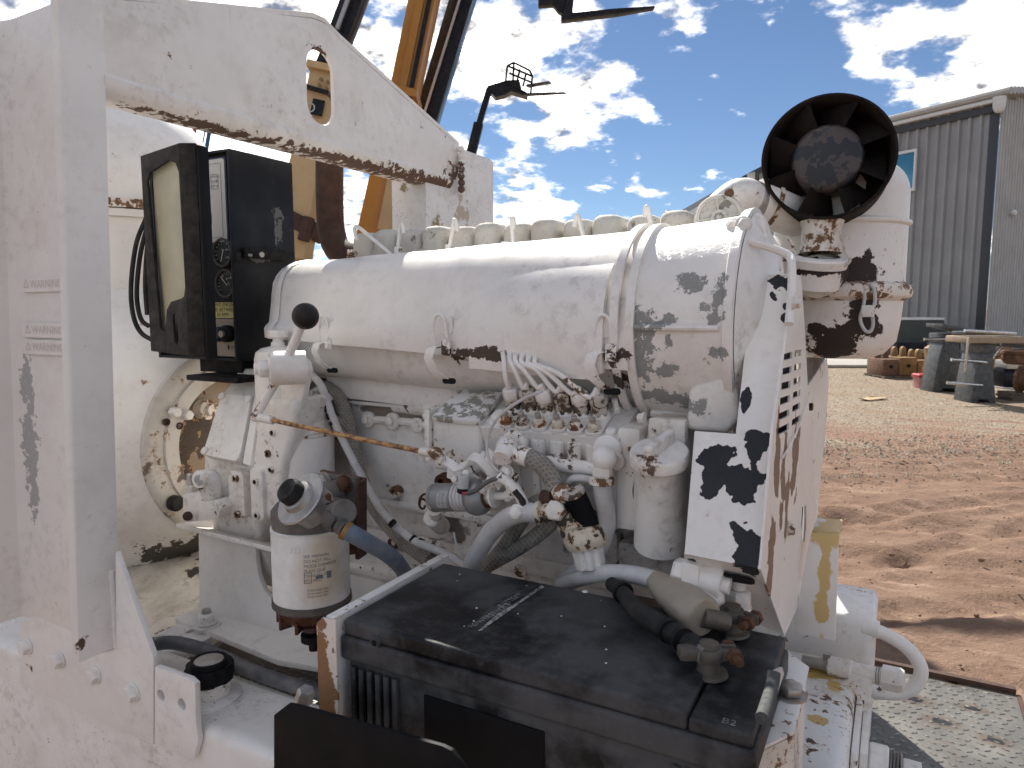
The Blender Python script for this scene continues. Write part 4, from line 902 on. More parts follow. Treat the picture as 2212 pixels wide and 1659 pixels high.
# ------------------------------------------------------------------ dome tank with bolted flange
paint('rust_dirty', base=(.26, .20, .14), chip=(.045, .03, .02), chip_thr=.49, chip_sc=16, rust=1., grime=.9, speck=.1)
paint('flange_paint', base=(.62, .585, .535), chip=(.10, .08, .065), chip_thr=.57, chip_sc=18, rust=.7, grime=.8, speck=.06)
def dome_tank():
    t = thing('dome_tank', 'large white domed tank behind the left post with bolted round flange', 'tank')
    c = W(-2.08, 1.35, 0); Rr = .315
    prof = [(-1.05, .02), (-1.02, .18), (-.95, .29), (-.86, Rr)] + [(.26, Rr)]
    m = MB(); m.lathe(c, UZ, prof, 56, cap=False); obj('shell', m, 'tank_white', t)
    m = MB(); m.lathe(c, UZ, [(.262, Rr + .004), (.262, Rr + .018), (.285, Rr + .018), (.285, Rr + .006)], 56, cap=False); obj('band', m, 'rusty_white', t)
    m = MB(); m.lathe(c, UZ, [(.24, Rr + .002), (.24, Rr + .014), (.259, Rr + .014), (.259, Rr + .002)], 56, cap=False); obj('lower_band', m, 'tank_white', t)
    m = MB(); m.lathe(c, UZ, [(.286, Rr)] + [(.286 + .36 * math.sin(a), Rr * math.cos(a)) for a in [math.pi / 2 * k / 10 for k in range(1, 11)]], 56, cap=False); obj('dome', m, 'tank_white', t)
    # swelling pump casing and mating flange
    fy, fz = 1.262, -.342
    q = W(-2.0, fy, fz)
    m = MB(); m.lathe(q, UX, [(0, .42), (.20, .40), (.34, .345), (.42, .29), (.455, .262), (.47, .246)], 64, cap=False); obj('casing', m, 'tank_white', t)
    q = W(-1.53, fy, fz)
    m = MB(); m.lathe(q, UX, [(0, .246), (.012, .246), (.017, .240), (.020, .231), (.020, .200), (.026, .198), (.026, .163), (.0, .158), (-.10, .150)], 64, cap=False); fl = obj('flange', m, 'flange_paint', t)
    for px, py, X in ((372, 890, -1.505), (398, 896, -1.505)):
        p = at(px, py, X=X); m = MB(); m.hex(p, UX, .013, .022); obj('bolt', m, 'chippy', fl, bevel=.001)
    for px, py in ((360, 912), (388, 920), (515, 772), (525, 748)):
        p = at(px, py, X=-1.5035); m = MB(); m.lathe(p - UX * .002, UX, [(0, .009), (.0045, .0085), (.005, .006), (.001, .0055), (.001, 0)], 16, cap=False); obj('bore', m, 'rust_pipe' if py > 800 else 'rusty_white', fl)
    m = MB(); m.lathe(W(-1.62, fy, fz), UX, [(0, 0), (0, .15), (.05, .15), (.06, .11), (.06, 0)], 48, cap=False); obj('flywheel', m, 'rust_dirty', t)
    m = MB(); p = at(452, 885, X=-1.53); m.lathe(p - UX * .03, UX, [(0, .026), (.03, .026), (.032, .016), (.045, .015), (.046, 0)], 20, cap=False); obj('coupling_boss', m, 'rusty_white', t)
    for px, py in ((378, 1087), (420, 1055)):
        p = at(px, py, X=-1.50); m = MB(); m.cyl(p - UX * .01, p + UX * .012, .019, n=16, ch=.003); obj('rubber_element', m, 'rubber', t)
    # old sticker residue
    P = [at(x, y, X=-1.72) for x, y in ((259, 902), (309, 906), (310, 1013), (262, 1016))]
    # stained lower pan under the tank
    t = thing('stained_pan', 'cream stained drip pan below the domed tank', 'pan')
    m = MB(); m.loft([[W(x, y, z) for x in (-2.4, -1.6, -1.24)] for y, z in ((.93, -.72), (1.05, -.69), (1.12, -.655), (1.6, -.60), (1.9, -.57))]); obj('pan', m, 'tank_dirty', t, solid=.01, smooth=30)
    t = thing('cross_channel', 'white slotted cross channel lying on the frame behind the gusset', 'channel')
    O = [W(x, y, -.672) for x, y in ((-1.55, 1.03), (-1.12, 1.03), (-1.12, 1.22), (-1.55, 1.22))]
    O = [at(x, y, Z=-.665) for x, y in ((332, 1372), (400, 1340), (456, 1376), (404, 1402), (340, 1412))]
    H = [ring(at(412, 1363, Z=-.665), UZ, .012, 16, .007), ring(at(380, 1378, Z=-.665), UZ, .014, 16, .008)]
    m = holed(O, H, UZ * -.02); obj('web', m, 'top_white', t, bevel=.002)
dome_tank()

# ------------------------------------------------------------------ control box
def control_box():
    t = thing('control_box', 'black engine control box with its windowed door ajar', 'control box')
    xs, y0, y1, z0, z1 = -1.246, 1.062, 1.240, -.115, .332
    xl = -1.50
    m = MB()
    m.box(xs - .008, xs, y0, y1, z0, z1)
    n = NT('box_side'); sc_ = n.math('ADD', n.spots([(at(601, 462, X=xs), (.1, .016, .012)), (at(604, 495, X=xs), (.1, .009, .035)), (at(596, 500, X=xs), (.1, .004, .03)), (at(560, 560, X=xs), (.1, .03, .008)), (at(620, 735, X=xs), (.1, .006, .006))]), n.rng(n.noise(90, 6, .7), .28, .72, -.7, .7)); c_ = n.mix(n.rng(n.noise(14, 5, .65), .4, .75), (.008, .009, .013), (.018, .018, .021)); c_ = n.mix(n.rng(at(640, 735, X=xs).z * 0 + 0. if 0 else n.noise(5, 5, .6, off=(3, 3, 3)), .5, .75, 0, .3), c_, (.09, .09, .09)); c_ = n.mix(n.rng(sc_, .8, 1., .85, 0), c_, (.15, .145, .14)); n.bump(n.noise(150, 3), .2, .0015); n.fin(c_, .5, spec=.2)
    obj('side_panel', m, 'box_side', t, bevel=.002)
    m = MB(); m.box(xl, xs - .0085, y0, y1, z1 - .006, z1 - .0005); obj('top_panel', m, 'black_box', t, bevel=.001)
    m = MB(); m.box(xl, xs - .0085, y0, y1, z0 + .0005, z0 + .006); obj('bottom_panel', m, 'black_box', t)
    m = MB(); m.box(xl - .008, xl, y0, y1, z0, z1); obj('side_panel', m, 'black_box', t)
    m = MB(); m.box(xl, xs - .0085, y1 - .006, y1 - .0005, z0 + .007, z1 - .007); obj('back_panel', m, 'black_box', t)
    yf = y0 + .012
    m = MB(); m.box(xl + .001, xs - .009, yf, yf + .004, z0 + .007, z1 - .007); fp = obj('instrument_panel', m, 'black_paint', t)
    # controller
    m = MB(); m.loft([rrect(W(-1.336, yf - .006, .228), UX, UZ, .072, .090, .006)] + [rrect(W(-1.336, yf - .001, .228), UX, UZ, .072, .090, .006)], True, True); ctl = obj('controller', m, 'blue_dark', fp)
    m = MB(); m.loft([rrect(W(-1.336, yf - .0075, .228), UX, UZ, .0685, .0865, .006), rrect(W(-1.336, yf - .006, .228), UX, UZ, .0685, .0865, .006)], True, True); obj('face_plate', m, 'label_grey', ctl)
    yl = yf - .0082
    def line_rect(cx, cz, hw, hh, w=.0008):
        return holed(rrect(W(cx, yl, cz), UX, UZ, hw, hh, .004), [rrect(W(cx, yl, cz), UX, UZ, hw - w, hh - w, .0035)], UY * .0003)
    obj('outline', line_rect(-1.338, .228, .060, .078), 'print_grey', ctl, smooth=0)
    obj('outline', line_rect(-1.2985, .268, .0115, .0155), 'print_grey', ctl, smooth=0)
    obj('outline', line_rect(-1.322, .192, .010, .013), 'print_grey', ctl, smooth=0)
    obj('outline', line_rect(-1.330, .268, .012, .019, .0012), 'print_grey', ctl, smooth=0)
    for s, x, z in (('OUTPUTS', -1.3085, .2765), ('ON  \u25a0', -1.3085, .2665), ('OFF', -1.3085, .257)): text(s, .0055 if s[0:2] == 'OU' else .0062, flat(W(x, yl - .0002, z), UX, UZ), 'print_grey', 'lettering', ctl)
    m = holed(ring(W(-1.2915, yl, .259), UY, .002, 12), [ring(W(-1.2915, yl, .259), UY, .0014, 12)], UY * .0003); obj('off_ring', m, 'print_grey', ctl, smooth=0)
    m = MB(); m.tube([W(-1.3195 + .006 * math.cos(R(a)), yl, .192 + .006 * math.sin(R(a))) for a in range(-110, 130, 30)], .0006, 5, 2); obj('reset_arrow', m, 'print_grey', ctl)
    m = MB(); m.box(-1.337, -1.325, yl, yl + .0005, .262, .276); obj('display', m, 'print_black', ctl)
    # gauges
    def gauge(cx, cz, na, ticks, nums, lab):
        q = W(cx, yf - .001, cz); m = MB()
        m.lathe(q, -UY, [(0, .032), (.009, .031), (.011, .029), (.010, .0265), (.006, .0262)], 36, cap=False); g = obj('gauge', m, 'dirty_bezel', fp)
        m = MB(); m.cyl(q - UY * .004, q - UY * .0055, .0264, n=32); obj('dial', m, 'gauge_dark', g)
        for i in range(ticks):
            a = R(215 - 250 * i / (ticks - 1)); d = UX * math.cos(a) + UZ * math.sin(a); m = MB(); m.obox(q - UY * .0058 + d * .0225, d * .0020, d.cross(UY) * .00045, UY * .0001); obj('tick', m, 'label_grey', g)
        for s, dx, dz, sz in nums: text(s, sz, flat(q + UX * dx + UZ * dz - UY * .006, UX, UZ), 'label_grey', 'lettering', g)
        d = UX * math.cos(R(na)) + UZ * math.sin(R(na)); m = MB(); m.obox(q - UY * .0064 + d * .007, d * .013, d.cross(UY) * .0009, UY * .0003); obj('needle', m, 'needle', g)
        return g
    gauge(-1.283, .118, 250, 12, (('10', -.004, .004, .006), ('20', .010, .018, .006), ('RPM', .008, .004, .0055), ('x100', .008, -.012, .0055)), 'rpm')
    gauge(-1.278, .052, 135, 14, (('80', .001, .008, .006), ('120', .009, .010, .006), ('60', -.012, .014, .006), ('\u00b0C', .004, -.002, .007)), 'temp')
    # yellow instruction label
    m = MB(); m.box(-1.40, -1.256, yf - .0008, yf - .0001, -.022, .012); lb = obj('instruction_label', m, 'label_yellow', fp)
    for s, z in (('PUMPING ENGINE', .0030), ('MUST BE BETWEEN', -.0078)): text(s, .0118, flat(W(-1.2565, yf - .0011, z), UX, UZ), 'print_black', 'lettering', lb, 'RIGHT')
    text('00 RPM', .0118, flat(W(-1.2800, yf - .0011, -.0188), UX, UZ), 'print_black', 'lettering', lb, 'RIGHT')
    # key switch plate
    m = MB(); m.loft([rrect(W(-1.288, yf - .0016, -.065), UX, UZ, .040, .041, .005), rrect(W(-1.288, yf - .0001, -.065), UX, UZ, .040, .041, .005)], True, True); kp = obj('key_switch_plate', m, 'plate_tan', fp)
    q = W(-1.279, yf - .002, -.056); m = MB(); m.lathe(q, -UY, [(0, .0185), (.012, .0185), (.016, .016), (.017, .0085), (.014, .008), (.014, 0)], 28, cap=False); ks = obj('key_switch', m, 'black_paint', kp)
    m = MB(); m.cyl(q - UY * .0145, q - UY * .024, .0072, n=18, ch=.001); m.obox(q - UY * .0245, UX * .0008, UY * .0005, UZ * .004); obj('lock_barrel', m, 'steel', ks)
    q2 = W(-1.312, yf - .002, -.058); m = MB(); m.lathe(q2, -UY, [(0, .0165), (.012, .0165), (.015, .014), (.015, 0)], 26, cap=False); obj('push_button', m, 'blue_dark', kp)
    text('LOFA', .0082, flat(W(-1.2795, yf - .0022, -.0885), UX, UZ), 'print_black', 'lettering', kp)
    m = MB(); m.loft([rrect(W(-1.284, yf - .002, -.0855), UX, UZ, .0026, .0050, .001), rrect(W(-1.284, yf - .0017, -.0855), UX, UZ, .0026, .0050, .001)], True, True); obj('logo_mark', m, 'print_black', kp)
    m = MB(); m.box(-1.286, -1.262, yf - .0021, yf - .0018, -.0918, -.0913); obj('logo_rule', m, 'print_black', kp)
    text('OFF', .0035, flat(W(-1.2825, yf - .0022, -.0325), UX, UZ), 'print_grey', 'lettering', kp)
    # side latch and paint scar
    a = at(523, 550, X=xs + .008); b = at(627, 550, X=xs + .008)
    m = MB(); m.obox((a + b) / 2 + UX * .004, UX * .006, UY * ((b.y - a.y) / 2), UZ * .011); la = obj('side_latch', m, 'black_rough', t, bevel=.002)
    m = MB(); m.cyl(at(560, 550, X=xs + .019), at(566, 550, X=xs + .03), .006, n=12); m.cyl(at(528, 550, X=xs + .012) - UX * .002, at(545, 552, X=xs + .02), .004, n=10); obj('latch_pin', m, 'steel', la)
    m = MB(); m.box(xs - .002, xs + .014, y0 - .004, y0 + .010, .098, .118); obj('latch_keeper', m, 'black_rough', t, bevel=.002)
    # rust-stained plates behind
    m = MB(); m.box(xs - .08, xs - .066, y1 + .001, y1 + .05, .02, .25); obj('back_bracket', m, 'rust_pipe', t, bevel=.004)
    m = MB(); m.box(xs - .16, xs - .02, y0 + .03, y1 - .03, z0 - .03, z0 - .001); m.box(-1.36, -1.20, 1.02, 1.24, z0 - .042, z0 - .0305); obj('rubber_mount', m, 'black_rough', t, bevel=.002)
    # door, ajar: hinged at the far left edge
    hl = at(314, 545, D=1.43); fr = at(398, 540, D=1.335)
    u = (fr - hl); u.z = 0; wd = u.length; u.normalize(); nrm = Vector((u.y, -u.x, 0)); nrm = nrm if nrm.y < 0 else -nrm
    zt, zb = .300, -.088; h = zt - zb
    D0 = Vector((hl.x, hl.y, 0))
    def dp(x, z, o=0.): return D0 + u * x + nrm * o + UZ * (z + CAMZ)
    O = [dp(0, zb), dp(wd, zb - .004), dp(wd, zt + .004), dp(0, zt)]
    win = [dp(x * wd, z) for x, z in ((.14, .250), (.22, .264), (.72, .278), (.88, .270), (.95, .252), (.97, .040), (.93, .022), (.86, .018), (.60, .012), (.48, -.004), (.42, -.040), (.36, -.046), (.28, -.040))]
    slot = [dp(x * wd, z) for x, z in ((.62, -.014), (.69, -.010), (.74, -.022), (.75, -.060), (.70, -.072), (.64, -.066))]
    m = holed(O, [win, slot], nrm * -.006); dr = obj('door', m, 'black_rough', t, bevel=.002)
    m = MB(); m.prism([dp(.02, zb + .006, -.0135), dp(wd - .006, zb + .004, -.0135), dp(wd - .006, zt - .004, -.0135), dp(.02, zt - .006, -.0135)], nrm * -.003); obj('door_window', m, 'pane_dirty', dr)
    m = MB(); m.prism([dp(.01, zb + .02, -.035), dp(wd, zb + .02, -.035), dp(wd, zt - .02, -.035), dp(.01, zt - .02, -.035)], nrm * -.002); obj('door_liner', m, 'pad', dr)
    m = MB(); Q0 = [dp(wd, z, o) for z, o in ((zb - .004, 0), (zt + .004, 0))]; v2 = (UX * .9 + nrm * -.55).normalized(); e = .030
    m.prism([dp(wd + .0003, zb - .004, 0), dp(wd + .0003, zt + .004, 0), dp(wd, zt + .004, 0) + v2 * e, dp(wd, zb - .006, 0) + v2 * e], (v2.cross(UZ)) * (.008 if v2.cross(UZ).dot(nrm) < 0 else -.008)); obj('door_edge', m, 'black_rough', dr, bevel=.002)
    m = MB(); m.prism([dp(wd, zb - .010, 0) + v2 * (e + .0005), dp(wd, zt + .002, 0) + v2 * (e + .0005), dp(wd, zt - .002, 0) + v2 * (e + .008), dp(wd, zb - .012, 0) + v2 * (e + .008)], UY * .02); obj('door_lip', m, 'black_paint', dr, bevel=.003)
    # cables
    t = thing('cable_loop', 'black cable loops hanging left of the control box door', 'cable')
    for pts in (((316, 470), (296, 520), (286, 580), (283, 640), (290, 690), (306, 720), (330, 735)), ((318, 490), (305, 540), (297, 600), (296, 650), (305, 690), (322, 705)), ((322, 500), (316, 560), (314, 620), (318, 680))):
        m = MB(); m.tube([at(x, y, D=1.50) for x, y in pts], .0048, 8); obj('cable', m, 'rubber', t)
control_box()
# ------------------------------------------------------------------ diesel engine
def hitplane(px, py, p0, n):
    d = ray(px, py); e = Vector((0, 0, CAMZ)); k = (Vector(p0) - e).dot(Vector(n)) / d.dot(Vector(n)); return e + d * k
FY, FZ = 1.15, -.025                                # fan axis
def bolt(q, d, r, h, mat, parent, washer=True, name='bolt', stud=0.):
    m = MB(); m.hex(q, d, r, h); b = obj(name, m, mat, parent, bevel=.0006, seg=1)
    d = Vector(d).normalized()
    if washer: m = MB(); m.cyl(q - d * .0005, q + d * .0015, r * 1.25, n=18); obj('washer', m, mat, b)
    if stud: m = MB(); m.cyl(q + d * h * .9, q + d * (h + stud), r * .52, n=12, ch=.0008); obj('stud', m, 'zinc', b)
    return b
paint('fan_dirty', chip=(.12, .10, .085), chip_thr=.60, chip_sc=34, rust=.4, grime=.9, streak=.4, bump=.5, speck=.04)
def engine():
    t = thing('diesel_engine', 'white painted air cooled six cylinder diesel engine in the middle of the trailer', 'engine')
    # crankcase
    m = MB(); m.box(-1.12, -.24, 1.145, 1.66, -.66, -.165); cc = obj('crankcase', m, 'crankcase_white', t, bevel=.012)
    m = MB(); m.box(-1.10, -.26, 1.20, 1.62, -.164, .10); obj('cylinder_bank', m, 'cast_dark', t)
    for z, dz, x0, x1 in ((-.475, .016, -1.05, -.30), (-.53, .010, -1.05, -.45), (-.40, .008, -.95, -.62), (-.60, .03, -1.1, -.25)):
        m = MB(); m.box(x0, x1, 1.130, 1.1449, z - dz, z + dz); obj('casting_rib', m, 'cast_white', cc, bevel=.006)
    # cover strip with two bosses
    m = MB(); a, b = at(785, 905, Y=1.14), at(960, 930, Y=1.14); m.tube([a, at(850, 909, Y=1.14), at(905, 915, Y=1.14), b], .008, 8); obj('casting_rib', m, 'cast_white', cc)
    for px, py, r_, mt in ((797, 906, .017, 'chippy'), (850, 909, .017, 'chippy'), (905, 918, .015, None)):
        q = at(px, py, Y=1.14); m = MB(); m.cyl(q + UY * .004, q - UY * .008, r_, n=22, ch=.002); bo = obj('boss', m, 'cast_white', cc)
        if mt: bolt(q - UY * .008, -UY, .0085, .008, mt, bo)
    q = at(949, 886, Y=1.13); m = MB(); m.cyl(q + UX * -.12 + UY * .02, q, .015, n=18); m.cyl(q - UY * .002, q + UY * .01, .017); obj('boss', m, 'cast_white', cc)
    m = MB(); m.cyl(q - UY * .004, q + UY * .003, .0055, n=14); obj('bore', m, 'black_paint', cc)
    for px, py, r_, mt in ((855, 1062, .013, 'rusty_white'), (853, 1172, .014, 'rust'), (957, 1040, .017, 'rust'), (1127, 1230, .014, 'rusty_white')):
        q = at(px, py, Y=1.135); m = MB(); m.lathe(q + UY * .012, -UY, [(0, r_), (.02, r_ * .9), (.02, r_ * .45), (.008, r_ * .4), (.008, 0)], 18, cap=False); obj('drain_boss', m, mt, cc)
    m = MB(); q = at(1312, 1182, Y=1.12); m.loft([rrect(q + UY * y, UX, UZ, .017, .034, .016) for y in (0, .02)], True, True); mb_ = obj('mount_lug', m, 'cast_white', cc, bevel=.002)
    m = MB(); m.cyl(q - UY * .002 + UZ * .012, q + UY * .006 + UZ * .012, .008, n=16); obj('bore', m, 'black_paint', mb_)
    # cylinder heads
    for i in range(6):
        x0 = -1.104 + .1305 * i
        h = None
        for (dx, w, dz, yo) in ((.033, .031, 0, .004), (.095, .0295, .004, 0)):
            m = MB(); m.box(x0 + dx - w, x0 + dx + w, 1.262 + yo, 1.44, .02, .170 + dz); o = obj('cylinder_head' if h is None else 'head_lobe', m, 'head_cast', t if h is None else h, bevel=.024, seg=4, smooth=60); h = h or o
        m = MB(); m.box(x0 + .004, x0 + .125, 1.275, 1.43, .0, .13); obj('head_core', m, 'head_cast', h, bevel=.006)
        bolt(W(x0 + .066, 1.33, .166), UZ, .008, .014, 'brass', h)
        # injector with its nut
        q = W(x0 + .030, 1.236, .085)
        m = MB(); m.cyl(q - UZ * .02, q + UZ * .018, .0085, n=14); m.hex(q + UZ * .018, UZ, .0105, .012); m.hex(q + UZ * .032, UZ, .009, .012); obj('injector', m, ['rusty_white', 'chippy', 'pump_white', 'chippy', 'rust', 'cast_white'][i], h)
    for k, P in enumerate((((771, 520), (766, 495), (774, 491), (800, 512), (845, 550)), ((872, 505), (869, 488), (865, 487), (861, 520), (858, 550)), ((988, 500), (985, 479), (980, 477), (976, 505), (970, 542)), ((1110, 495), (1109, 474), (1106, 473), (1107, 500), (1110, 530)), ((1240, 490), (1246, 467), (1249, 466), (1255, 490), (1263, 520)), ((1392, 470), (1396, 449), (1399, 449), (1403, 470), (1408, 494)))):
        m = MB(); m.tube([at(x, y, Y=1.232) for x, y in P], .0042, 10, 4); obj('injector_line', m, 'white_clean', t)
    m = MB(); m.box(-1.10, -.30, 1.245, 1.262, .02, .095); obj('deflector_strip', m, 'white_clean', t)
    # cooling air cowl: upper cover
    NP = 17
    def sect(k, off=0., t0=0., t1=1.):
        """k=0 flywheel end .. 1 fan end, profile from top back round the front to the seam"""
        L = [(1.245, .090), (1.225, .096), (1.20, .099), (1.17, .098), (1.145, .093), (1.122, .083), (1.105, .069), (1.095, .052), (1.089, .03), (1.085, .008), (1.082, -.012), (1.080, -.026), (1.079, -.030), (1.070, -.036), (1.065, -.042), (1.065, -.052), (1.066, -.062)]
        A = [68 + (203 - 68) * i / 16 for i in range(17)]
        Rr = [(FY + .152 * math.cos(R(a)), FZ + .152 * math.sin(R(a))) for a in A]
        Rr[-4:] = [(y - .003 * j, z - .003 * j) for j, (y, z) in enumerate(Rr[-4:])]
        e = k ** .9
        P = [Vector((0, a[0] * (1 - e) + b[0] * e, a[1] * (1 - e) + b[1] * e)) for a, b in zip(L, Rr)]
        out = []
        for i, p in enumerate(P):
            d = P[min(i + 1, NP - 1)] - P[max(i - 1, 0)]; n = Vector((0, -d.z, d.y)).normalized()
            if n.y * -1 + n.z < 0: n = -n
            out.append(p + n * off)
        return out
    XL, XR = -1.165, -.345
    def cw(k, off=0.):
        x = XL + (XR - XL) * k
        dn = lambda p: .0035 * mnoise.noise(Vector((x * 7, p.y * 9, p.z * 9))) + .0014 * mnoise.noise(Vector((x * 22, p.y * 20, p.z * 26)))
        return [W(x, p.y - dn(p), p.z + dn(p) * .6) for p in sect(k, off)]
    secs = []
    # rounded left end
    for j, (dx, sh) in enumerate(((-.014, .035), (-.010, .016), (-.004, .005))):
        s0 = sect(0, -sh); secs.append([W(XL + dx, p.y, p.z) for p in s0])
    secs += [cw(k / 60) for k in range(61)]
    m = MB(); m.loft(secs)
    c0 = sum(secs[0], Vector()) / NP; n0 = len(m.v); m.add([c0] + secs[0], [(0, i + 1, i + 2) for i in range(NP - 1)])
    cv = obj('cowl_cover', m, 'cowl_white', t, smooth=50)
    m = MB(); m.loft([cw(.012, .002), cw(.02, .005), cw(.03, .005), cw(.038, .002)]); obj('pressed_bead', m, 'cowl_white', cv, smooth=60)
    # raised panel over the fuel pipes
    rows = []
    for k in [.655 + .30 * i / 10 for i in range(11)]:
        pr = cw(k, .011); P = [cw(k, .001)[9], cw(k, .005)[10], cw(k, .009)[11], pr[12]] + pr[13:]; last = P[-1] + (P[-1] - P[-2]).normalized() * (.016 if k < .93 else .004)
        rows.append([cw(k, -.002)[8]] + P + [last])
    rows = [[p - UY * -.008 for p in rows[0]]] + rows + [[p + UY * .010 for p in rows[-1]]]
    m = MB(); m.loft(rows); obj('raised_panel', m, 'cowl_white', cv, smooth=50)
    # lower duct
    def low(k):
        x = XL + .02 + (XR - XL - .02) * k; e = k ** .9
        L = [(1.082, -.050), (1.080, -.07), (1.080, -.10), (1.086, -.122), (1.100, -.134), (1.13, -.140), (1.20, -.142)]
        A = [200, 215, 228, 240, 252, 265, 290]; Q = [(FY + .148 * math.cos(R(a)), FZ + .148 * math.sin(R(a))) for a in A]
        return [W(x, a[0] * (1 - e) + b[0] * e + .006, a[1] * (1 - e) + b[1] * e) for a, b in zip(L, Q)]
    ls = [[p + UY * (.007 * mnoise.noise(Vector((p.x * 6, p.z * 14, 3))) + .010 * math.exp(-((p.x + .93) / .06) ** 2 - ((p.z - CAMZ + .115) / .03) ** 2)) for p in low(k / 60)] for k in range(61)]
    # a dent in the duct
    m = MB(); m.loft([[p + UY * .02 for p in ls[0]]] + ls); c0 = sum(ls[0], Vector()) / 7; du = obj('air_duct', m, 'cowl_white', t, smooth=60)
    m = MB(); a0, a1 = W(-1.055, 1.128, -.130), W(-.55, 1.118, -.142)
    m.prism([a0, a1, a1 - UZ * .058, a0 - UZ * .056], UY * .004); m.box(-1.055, -.55, 1.133, 1.145, -.20, -.192); obj('lower_strip', m, 'cowl_white', t, bevel=.002)
    m = MB(); m.tube([low(k / 10)[5] + Vector((0, -.004, -.002)) for k in range(11)], .003, 6); obj('duct_seam', m, 'cowl_white', du)
    # over-centre latches
    for px, dy, kx in ((700, 0, .06), (952, 0, .42), (1305, 0, .935)):
        top = at(px + 4, {700: 692, 952: 690, 1305: 692}[px], Y=1.052 if px < 800 else (1.02 if px < 1100 else .995)); lt = None
        sc = 1.0 if px > 900 else .92
        q = top
        m = MB(); m.loft([rrect(q + UY * y + UX * .006 + UZ * -.010, UX, UZ, .013 * sc, .016 * sc, .006) for y in (0, .004)], True, True); lt = obj('latch', m, 'cowl_white', t, bevel=.001)
        Y0 = q.y
        m = MB(); loop = [q + Vector(p) * sc for p in ((-.014, -.004, -.040), (-.016, -.006, -.015), (-.010, -.006, .004), (.0, -.007, .008), (.008, -.006, -.002), (.011, -.005, -.025), (.010, -.004, -.045))]
        m.tube(loop, .0028, 8); obj('latch_loop', m, 'cowl_white', lt)
        m = MB(); m.obox(q + Vector((.011, -.006, -.048)) * sc, UX * .0085 * sc, UY * .003, UZ * .012 * sc); m.cyl(q + Vector((.011, -.008, -.038)) * sc, q + Vector((.011, -.012, -.038)) * sc, .004, n=12); m.lathe(q + Vector((.011, -.009, -.052)) * sc, -UY, [(0, .0045), (.003, .0045), (.003, .002), (.001, 0)], 12, cap=False); obj('latch_body', m, 'cowl_white', lt, bevel=.0008)
        S = [q + Vector(p) * sc for p in ((-.006, -.008, -.046), (-.016, -.014, -.050), (-.020, -.016, -.066), (-.014, -.010, -.088), (.0, .0, -.102), (.012, .012, -.106))]
        m = MB(); m.loft([[p - UX * .009 * sc * (1 if i else 1), p + UX * .009 * sc] for i, p in enumerate(S)]); obj('latch_strap', m, 'cowl_white', lt, solid=.0016, smooth=70)
        e = S[-2]; m = MB(); m.loft([rrect(e + Vector((.010, .002 + y, -.004)), UX, UZ, .013, .005, .0045) for y in (0, .003)], True, True); obj('slot', m, 'black_paint', lt)
    # fan housing
    q = W(0, FY, FZ)
    m = MB(); m.lathe(W(-.352, FY, FZ), UX, [(0, .150), (.010, .152), (.012, .157), (.016, .157), (.018, .154), (.09, .160), (.143, .166), (.146, .174), (.158, .176), (.160, .170), (.150, .155), (.10, .15)], 72, cap=False); fh = obj('fan_housing', m, 'fan_white', t)
    for x, r_ in ((-.372, .161), (-.348, .160)):
        m = MB(); m.lathe(W(x, FY, FZ), UX, [(0, r_ - .006), (0, r_), (.013, r_ + .001), (.013, r_ - .005)], 60, cap=False); obj('clamp_band', m, 'cowl_white', fh)
    m = MB(); a = R(181); m.tube([W(x, FY + .163 * math.cos(a) - (x + .33) * .03, FZ + .163 * math.sin(a)) for x in (-.332, -.29, -.25, -.212)], .0045, 8); obj('casting_rib', m, 'fan_white', fh)
    m = MB(); m.tube([W(x, FY + .16 * math.cos(R(240)), FZ + .160 * math.sin(R(240))) for x in (-.33, -.28, -.225)], .006, 8); obj('casting_rib', m, 'fan_white', fh)
    # cast foot of the housing
    P = [at(x, y, Y=1.0) for x, y in ((1487, 838), (1540, 822), (1585, 800), (1600, 905), (1572, 938), (1480, 930), (1484, 880))]
    m = MB(); m.prism(P, UY * .08); obj('housing_foot', m, 'fan_white', fh, bevel=.010, seg=3)
    m = MB(); m.lathe(W(-.191, FY, FZ), UX, [(0, .170), (.010, .150), (.026, .12), (.034, .08), (.036, 0)], 48, cap=False); obj('end_cover', m, 'fan_dirty', fh)
    m = MB(); m.lathe(W(-.30, FY, FZ), UX, [(0, 0), (0, .148), (.01, .148), (.01, 0)], 40, cap=False); obj('duct_shade_disc', m, 'cast_dark', fh)  # dark disc added inside the duct to stand for its shade
    for k in range(10):
        a = 2 * math.pi * k / 10; d = UY * math.cos(a) + UZ * math.sin(a); m = MB(); m.obox(W(-.245, FY, FZ) + d * .10, d * .05, (d.cross(UX) * .8 + UX * .6).normalized() * .022, (d.cross(UX) * -.6 + UX * .8).normalized() * .002); obj('fan_blade', m, 'cast_grey', fh)
    m = MB(); m.lathe(W(-.26, FY, FZ), UX, [(0, 0), (0, .055), (.06, .055), (.065, .03), (.12, .03), (.12, 0)], 28, cap=False); obj('fan_hub', m, 'cast_grey', fh)
    # ear with tie rod to the guard
    P = [at(x, y, Y=1.10) for x, y in ((1592, 540), (1596, 500), (1612, 470), (1628, 458), (1645, 464), (1654, 490), (1660, 540), (1668, 600), (1640, 640), (1605, 620))]
    m = MB(); m.prism(P, UY * .05); obj('housing_ear', m, 'fan_white', fh, bevel=.008, seg=3)
    t2 = thing('tie_rod', 'bent white tie rod bolted from the fan housing to the louvred guard', 'rod')
    m = MB(); Y_ = 1.03
    m.tube([at(1606, 480, Y=1.06), at(1612, 510, Y=1.05), at(1622, 522, Y=1.04), at(1655, 532, Y=1.05), at(1690, 545, Y=1.06), at(1706, 555, Y=1.06), at(1711, 575, Y=1.045), at(1709, 640, Y=1.03), at(1704, 700, Y=1.005)], .0058, 8, 4); obj('rod', m, 'chippy', t2)
